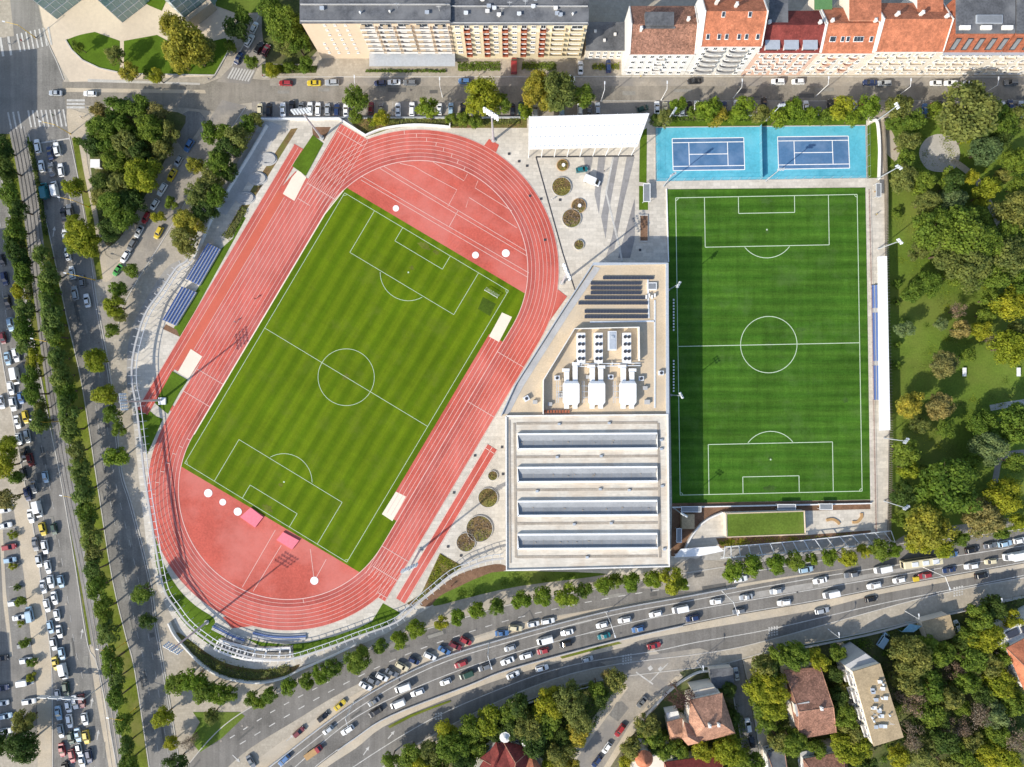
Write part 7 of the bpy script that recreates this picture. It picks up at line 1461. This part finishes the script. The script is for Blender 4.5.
m = MB(); m.box((0, 0, .75), (1.9, 1.5, .6)); m.box((0, 0, 1.08), (1.7, 1.3, .06)); link('load_box', m.mesh('load_box', [PAINT['yellow']]), t); m = MB(); m.tube((.95, 0, .5), (2.0, 0, .45), .05, .05, 6); link('drawbar', m.mesh('drawbar', [M['steel']]), t)
m = MB(); m.tube((0, -.1, 0), (0, .1, 0), .3, .3, 12); wm = m.mesh('wheel', [M['tyre']])
for sy in (-1, 1): o = link('wheel', wm, t); o.location = (0, sy * .82, .3)
# ================================================================== MASTS, LAMPS, POLES
def mast(label, px, py, h, rows, cols, aim, group):
    b = W(px, py); t = thing('floodlight_mast', (b.x, b.y, 0), label, 'floodlight', group); a = math.radians(aim); d = Vector((math.cos(a), math.sin(a), 0)); s = Vector((-d.y, d.x, 0)); B = Vector((b.x, b.y, 0))
    m = MB(); m.tube(B, B + Vector((0, 0, h)), .42 if h > 18 else .2, .2 if h > 18 else .12, 10); m.build('pole', M['steel'], t)
    m = MB(); m.tube(B, B + Vector((0, 0, .5)), .8 if h > 18 else .4, .8 if h > 18 else .4, 10); m.build('footing', M['concrete'], t)
    sp = .95 if h > 18 else .8; m = MB(); wdt = (cols - 1) * sp + .5
    for r_ in range(rows): p = B + Vector((0, 0, h - .3 - r_ * sp)); m.tube(p - s * wdt / 2, p + s * wdt / 2, .09, .09, 5)
    m.tube(B + Vector((0, 0, h)) , B + Vector((0, 0, h - rows * sp)), .12, .12, 5); 
    for k in (-1, 1): m.tube(B + s * k * wdt * .4 + Vector((0, 0, h)), B + s * k * wdt * .4 + Vector((0, 0, h - rows * sp)), .07, .07, 5)
    m.build('cross_arm', M['steel_w'], t)
    lm = MB(); lm.box((0, 0, 0), (.42, .52, .2)); lm.box((0, 0, -.12), (.34, .44, .05), 1); lme = lm.mesh('lamp_head', [M['steel'], M['lamp']])
    for r_ in range(rows):
        for c in range(cols):
            p = B + d * .35 + s * ((c - (cols - 1) / 2) * sp) + Vector((0, 0, h - .25 - r_ * sp)); o = link('lamp_head', lme, t); o.location = p - t.location; o.rotation_euler = (0, math.radians(35), a)
    return t
def to(px, py, tx=346, ty=377): p, q = W(px, py), W(tx, ty); return math.degrees(math.atan2(q.y - p.y, q.x - p.x))
for px, py, lb in ((322, 138, 'tall floodlight mast at the upper left starting corner of the track'), (493.5, 140.5, 'tall floodlight mast above the upper bend beside the planting strip'), (562, 283, 'tall floodlight mast between the plaza and the tan roof'), (162, 400, 'tall floodlight mast on the left side beside the lower grass patch'), (420, 550, 'tall floodlight mast by the separate red runway'), (207, 622, 'tall floodlight mast at the lower left bend')):
    mast(lb, px, py, 25, 4, 6, to(px, py), 'tall stadium masts')
m = MB(); c = W(163, 401); m.box((c.x, c.y, .4), (2.4, 2.4, .75)); tag(m.build('mast_plinth', M['white']), 'white block at the foot of the left mast', 'plinth')
for px, py, lb, ax in ((877, 179, 'slim mast at the right corner between tennis courts and pitch', 768), (878, 249, 'slim mast at the upper end of the white stand roof', 768), (884, 438, 'slim mast at the lower end of the white stand roof', 768), (884, 501, 'slim mast at the lower right pitch corner', 768), (663.5, 186, 'slim mast between left tennis court and pitch corner', 768), (765.5, 181, 'slim mast below the gap of the tennis courts', 768), (668.5, 290, 'slim mast at the upper end of the shaded touchline', 768), (671, 395, 'slim mast at the middle of the shaded touchline', 768), (674, 508, 'slim mast at the lower left pitch corner', 768), (664.5, 126, 'slim mast above the left tennis court', 708), (766, 120.5, 'slim mast above the gap of the tennis courts', 768), (875.5, 121.5, 'slim mast above the right tennis court corner', 813)):
    mast(lb, px, py, 14, 2, 3, to(px, py, ax, 344 if py > 170 else 153), 'slim masts round the pitch and courts')
def lamp(label, px, py, h, arm, aim, mt, group, name='street_lamp', double=False):
    b = W(px, py); t = thing(name, (b.x, b.y, 0), label, 'street lamp', group); a = math.radians(aim); d = Vector((math.cos(a), math.sin(a), 0)); B = Vector((b.x, b.y, 0)); T_ = B + Vector((0, 0, h))
    m = MB(); m.tube(B, T_, .14, .08, 7); m.tube(B, B + Vector((0, 0, .8)), .2, .2, 7); m.build('pole', mt, t)
    for k in ((1, -1) if double else (1,)):
        e = T_ + d * arm * k + Vector((0, 0, .3)); m = MB(); m.tube(T_ - Vector((0, 0, .1)), e, .08, .06, 6); m.build('arm', mt, t)
        m = MB(); m.box(tuple(e + d * k * .3), (.95, .36, .16), 0, a); m.build('lamp_head', M['steel_w'], t)
sl = [(360.6, 95, 'beside the first round street tree'), (442.5, 97, 'before the yellow block left of the bright tree'), (601, 101, 'beside the white canopy, left of the empty bays'), (661, 100.5, 'above the right end of the white canopy'), (733, 98.5, 'before the house with bowed balconies'), (816, 96, 'before the pink and orange houses'), (895, 98, 'near the park corner of the street'), (979, 96.5, 'above the big park tree')]
for x, y, w_ in sl: lamp('white street lamp ' + w_, x, y, 9, 1.8, 90, M['white'], 'street lamps of the upper street')
hl = [(354, 701.5, 'by the lower left parapet'), (489, 642, 'beside the blue angle-parked car'), (606, 612, 'on the parapet above the middle lanes'), (722, 591, 'near the entrance slab'), (923, 567, 'beside the bus')]
for x, y, w_ in hl: lamp('white highway lamp with a long arm ' + w_, x, y, 12, 3.6, -72, M['white'], 'highway lamps')
for x, y, w_ in [(697, 661, 'at the villa corner'), (828, 629, 'above the balconied flats'), (905, 611, 'at the garage with the canopy'), (985, 596, 'at the far right of the lower footpath')]: lamp('pale lamp on the lower footpath ' + w_, x, y, 8, 1.2, 100, M['steel_w'], 'footpath lamps')
for x, y, w_ in [(36, 38, 'at the upper zebra crossing'), (71, 134, 'at the lower zebra crossing'), (89, 207, 'beside the white van'), (95, 280, 'beside the corner of the sandy footpath'), (63, 343, 'at the gap in the planted row'), (62, 421, 'beside the lower trees of the left row'), (91, 494, 'in the middle of the planted row'), (126, 642, 'where the narrow grass strip ends'), (136, 708, 'near the lower end of the avenue')]:
    lamp('yellow tram wire pole ' + w_, x, y, 8.5, 4.2, 168, M['yellow_pole'], 'yellow tram wire poles', 'tram_wire_pole')
# sign gantry across the queue
b = W(96, 690); t = thing('sign_gantry', (b.x, b.y, 0), 'white sign gantry reaching across the packed avenue queue', 'gantry'); B = Vector((b.x, b.y, 0)); e = Vector((*W(38, 697, 7).xy, 7))
m = MB(); m.tube(B, B + Vector((0, 0, 7.2)), .2, .16, 8); m.build('pole', M['steel_w'], t); m = MB(); T_ = B + Vector((0, 0, 7)); m.tube(T_, e, .16, .12, 6); m.tube(T_ - Vector((0, 0, .9)), e - Vector((0, 0, .9)), .1, .1, 6); m.build('truss', M['white'], t)
for k in (.35, .65, .9): p = T_.lerp(e, k); m = MB(); m.box((p.x, p.y, 6.6), (3.0, .14, 2.0), 0, math.atan2((e - T_).y, (e - T_).x)); m.build('sign_panel', M['steel'], t)
# parapet of the ramp beside the frontage road
t = thing('ramp_parapet', (*W2(300, 745, 0), 0), 'grey railing and parapet along the upper edge of the highway', 'parapet'); P_ = w2(offs(cr(LA, 5), -1.5))[4:34]
m = MB(); wall(m, P_, .4, .02, .9); m.build('wall', M['concrete'], t); m = MB(); wall(m, P_, .08, 1.35, 1.45); wall(m, P_, .06, 1.1, 1.14); m.build('rail', M['steel'], t)
# fences of the villa gardens
def fence(label, pts, h, mt): m = MB(); wall(m, w2(cr(pts, 5)), .22, .02, h); tag(m.build('garden_wall', mt), label, 'wall')
fence('white curved garden wall of the big villa along the branch road', [(638, 724), (655, 704), (676, 684), (696, 672), (709, 670)], 1.4, M['offwhite'])
fence('low wall between the lower footpath and the wooded garden', [(396, 772), (442, 743), (521, 705), (600, 683)], .9, M['concrete'])
fence('roadside wall in front of the flats and the garage', [(770, 653), (863, 635), (905, 624), (950, 613), (1040, 592)], 1.2, M['concrete'])
fence('pale curved wall around the villa among the trees', [(472, 775), (480, 750), (492, 738), (500, 734)], 1.3, M['offwhite'])
m = MB(); q = wq([(902, 632), (910, 624), (922, 626), (914, 632)], 2.8); m.prism(q, 2.6, 2.8); 
for p in q: m.tube((p.x, p.y, 0), (p.x, p.y, 2.6), .06, .06, 5)
tag(m.build('awning', M['awning']), 'pale blue canopy beside the tan-roofed garage', 'awning')
m = MB(); q = wq([(835, 642), (840, 640), (854, 652), (850, 654)], .2); m.prism(q, .02, .12); tag(m.build('footpath', M['pave_warm']), kind='structure')
# yellow-grey frames of the terrace at the lower bend
t = thing('terrace_frame', (*W2(258, 650, 0), 0), 'white beamed frame over the grey terrace at the lower bend', 'pergola')
a_, b_ = cr([(222, 637), (240, 642), (262, 646), (293, 645)], 8), cr([(218, 646), (236, 653), (258, 657), (293, 656.5)], 8)
m = MB(); m.prism(w2(a_ + list(reversed(b_))), .02, .24); m.build('floor', M['asphalt'], t); m = MB(); wall(m, w2(a_), .9, 2.6, 2.9); m.build('beam', M['offwhite'], t); m = MB(); wall(m, w2(b_), .7, 2.6, 2.9); m.build('beam', M['offwhite'], t)
for i in range(0, len(a_), 3): m = MB(); wall(m, [W2(*a_[i], 0), W2(*b_[i], 0)], .5, 2.903, 3.1); m.tube((*W2(*a_[i], 0), .1), (*W2(*a_[i], 0), 2.6), .1, .1, 6); m.build('crossbeam', M['offwhite'], t)
# ================================================================== PEOPLE ON FOOT
def person_mesh(stride):
    V, E, Rr = [], [], []
    def v(p, r, frm=None): V.append(p); Rr.append(r); (E.append((frm, len(V) - 1)) if frm is not None else None); return len(V) - 1
    pel = v((0, 0, .95), .145); wst = v((.01, 0, 1.1), .13, pel); che = v((.02, 0, 1.32), .155, wst); nb = v((.02, 0, 1.47), .075, che); nk = v((.035, 0, 1.54), .06, nb); hd = v((.05, 0, 1.63), .088, nk); top = v((.04, 0, 1.71), .07, hd)
    ns = v((.145, 0, 1.62), .018, hd)
    for sy in (-1, 1):
        v((.03, sy * .098, 1.63), .018, hd)
        sh = v((.01, sy * .19, 1.41), .068, che); el = v((-.08 * sy * stride, sy * .25, 1.14), .046, sh); wr = v((.06 - .2 * sy * stride, sy * .25, .92), .032, el); pa = v((.08 - .22 * sy * stride, sy * .25, .85), .036, wr)
        for k in range(4): f1 = v((.105 - .22 * sy * stride - k * .021, sy * .255, .79), .010, pa); v((.11 - .22 * sy * stride - k * .02, sy * .245, .745 + .006 * abs(k - 1.3)), .009, f1)
        th = v((.125 - .22 * sy * stride, sy * .235, .83), .011, pa); v((.135 - .22 * sy * stride, sy * .225, .79), .009, th)
        hp = v((0, sy * .095, .88), .105, pel); kn = v((.03 + .17 * sy * stride, sy * .1, .5), .066, hp); an = v((-.06 + .26 * sy * stride, sy * .1, .09), .045, kn); v((.1 + .26 * sy * stride, sy * .115, .045), .04, an)
    me = bpy.data.meshes.new('body_skeleton'); me.from_pydata(V, E, []); o = bpy.data.objects.new('body_skeleton', me); COL.objects.link(o)
    mod = o.modifiers.new('skin', 'SKIN'); ss = o.modifiers.new('smooth', 'SUBSURF'); ss.levels = 1
    for i, d in enumerate(me.skin_vertices[0].data): d.radius = (Rr[i], Rr[i]); d.use_root = (i == 0)
    dg_ = bpy.context.evaluated_depsgraph_get(); out = bpy.data.meshes.new_from_object(o.evaluated_get(dg_)); bpy.data.objects.remove(o)
    return out
SKIN = plain('skin', (.50, .31, .22), .6); SHOE = plain('shoe_leather', (.04, .035, .03), .6); HAIR = plain('hair', (.05, .03, .02), .7)
CL = {'white': plain('cloth_white', (.7, .7, .68), .9), 'red': plain('cloth_red', (.4, .04, .04), .9), 'navy': plain('cloth_navy', (.03, .05, .14), .9), 'black': plain('cloth_black', (.03, .03, .03), .9), 'jeans': plain('cloth_jeans', (.09, .13, .22), .9), 'green': plain('cloth_green', (.06, .18, .07), .9), 'yellow': plain('cloth_yellow', (.6, .45, .05), .9)}
pmesh = [person_mesh(1), person_mesh(-1)]
for me in pmesh:
    me.materials.clear(); [me.materials.append(x) for x in (SKIN, CL['white'], CL['jeans'], SHOE)]
    for p in me.polygons:
        c = p.center; arm = abs(c.y) > .17
        p.material_index = 0 if c.z > 1.5 or (arm and c.z < 1.12 and c.z > .7) else (3 if c.z < .085 else (2 if c.z < .98 else 1)); p.use_smooth = True
hm = MB()
for k in range(5):
    pass
rings = [[(.025 + (.098 * math.cos(t * .5236)) * math.cos(e) - .012, .092 * math.sin(t * .5236) * math.cos(e), 1.645 + .105 * math.sin(e)) for t in range(12)] for e in (-.15, .35, .8, 1.2, 1.5)]
hm.ring(rings); hmesh = hm.mesh('hair', [HAIR], smooth=True)
for i, (x, y, a, sh, tr, lb) in enumerate([(11, 45, 10, 'white', 'jeans', 'person in a white shirt walking on the upper zebra crossing, left end'), (24, 42, 190, 'red', 'black', 'person in a red top walking on the upper zebra crossing'), (38, 39, 12, 'navy', 'jeans', 'person in a navy top walking at the right end of the upper zebra crossing'), (40, 119, 5, 'black', 'jeans', 'person in a black top walking on the lower zebra crossing'), (55, 116, 185, 'green', 'black', 'person in a green top walking on the lower zebra crossing'), (83, 118, -60, 'white', 'black', 'person in white walking on the sandy footpath corner'),
        (210, 80, 20, 'navy', 'jeans', 'person in navy waiting by the lawn corner on the street'), (264, 77, 200, 'red', 'jeans', 'person in a red top on the pavement left of the red car'), (604, 172, 120, 'black', 'jeans', 'person in a black top walking on the striped plaza'), (552, 200, 60, 'white', 'jeans', 'person in a white shirt walking near the round planters'), (640, 78, 0, 'yellow', 'jeans', 'person in a yellow top on the pavement before the bowed balconies'), (742, 76.8, 180, 'navy', 'black', 'person in navy on the pavement before the pink house'), (480, 75.5, 0, 'white', 'black', 'person in white on the pavement before the yellow block'), (452, 585, 35, 'red', 'black', 'person in a red top on the ring path below the planters'), (875, 215, 95, 'yellow', 'black', 'person in a yellow top on the paved strip by the stand'), (256, 299, 59, 'red', 'black', 'person in red running on the left straight, nearer the street'), (236, 322, 59, 'white', 'black', 'person in a white shirt running on the left straight')]):
    c = W(x, y); t = bpy.data.objects.new('person', pmesh[i % 2]); COL.objects.link(t); t.location = (c.x, c.y, .15); t.rotation_euler = (0, 0, math.radians(a)); t.scale = (1, 1, random.uniform(.97, 1.06)); tag(t, lb, 'person', 'people on foot')
    for k, mt in ((1, CL[sh]), (2, CL[tr])): t.material_slots[k].link = 'OBJECT'; t.material_slots[k].material = mt
    link('hair', hmesh, t)
# ================================================================== camera, sky, sun
cam = bpy.data.cameras.new('camera'); cam.sensor_fit = 'HORIZONTAL'; cam.angle = 2 * math.atan(CX * S / H)
cam.clip_end = 6000; cam.clip_start = 1
co = bpy.data.objects.new('camera', cam); COL.objects.link(co); co.location = (0, 0, H); co.rotation_euler = (0, 0, 0); scene.camera = co
EL = math.radians(34); AZ = math.atan2(-1, -1.28)          # towards the sun, in the ground plane
sd = Vector((math.cos(AZ) * math.cos(EL), math.sin(AZ) * math.cos(EL), math.sin(EL)))
sun = bpy.data.lights.new('sun', 'SUN'); sun.energy = 3.5; sun.angle = math.radians(.5); sun.color = (1, .94, .83)
so = bpy.data.objects.new('sun', sun); COL.objects.link(so); so.rotation_euler = (-sd).to_track_quat('-Z', 'Y').to_euler(); so.location = sd * 300
w = bpy.data.worlds.new('World'); scene.world = w; w.use_nodes = True
sk = w.node_tree.nodes.new('ShaderNodeTexSky'); sk.sky_type = 'NISHITA'; sk.sun_disc = False
sk.sun_elevation = EL; sk.sun_rotation = math.pi / 2 - AZ
bg = w.node_tree.nodes['Background']; w.node_tree.links.new(sk.outputs[0], bg.inputs[0]); bg.inputs[1].default_value = .15
vs = scene.view_settings; vs.view_transform = 'Standard'; vs.look = 'None'; vs.gamma = 1; vs.use_curve_mapping = False; vs.exposure = 0.6
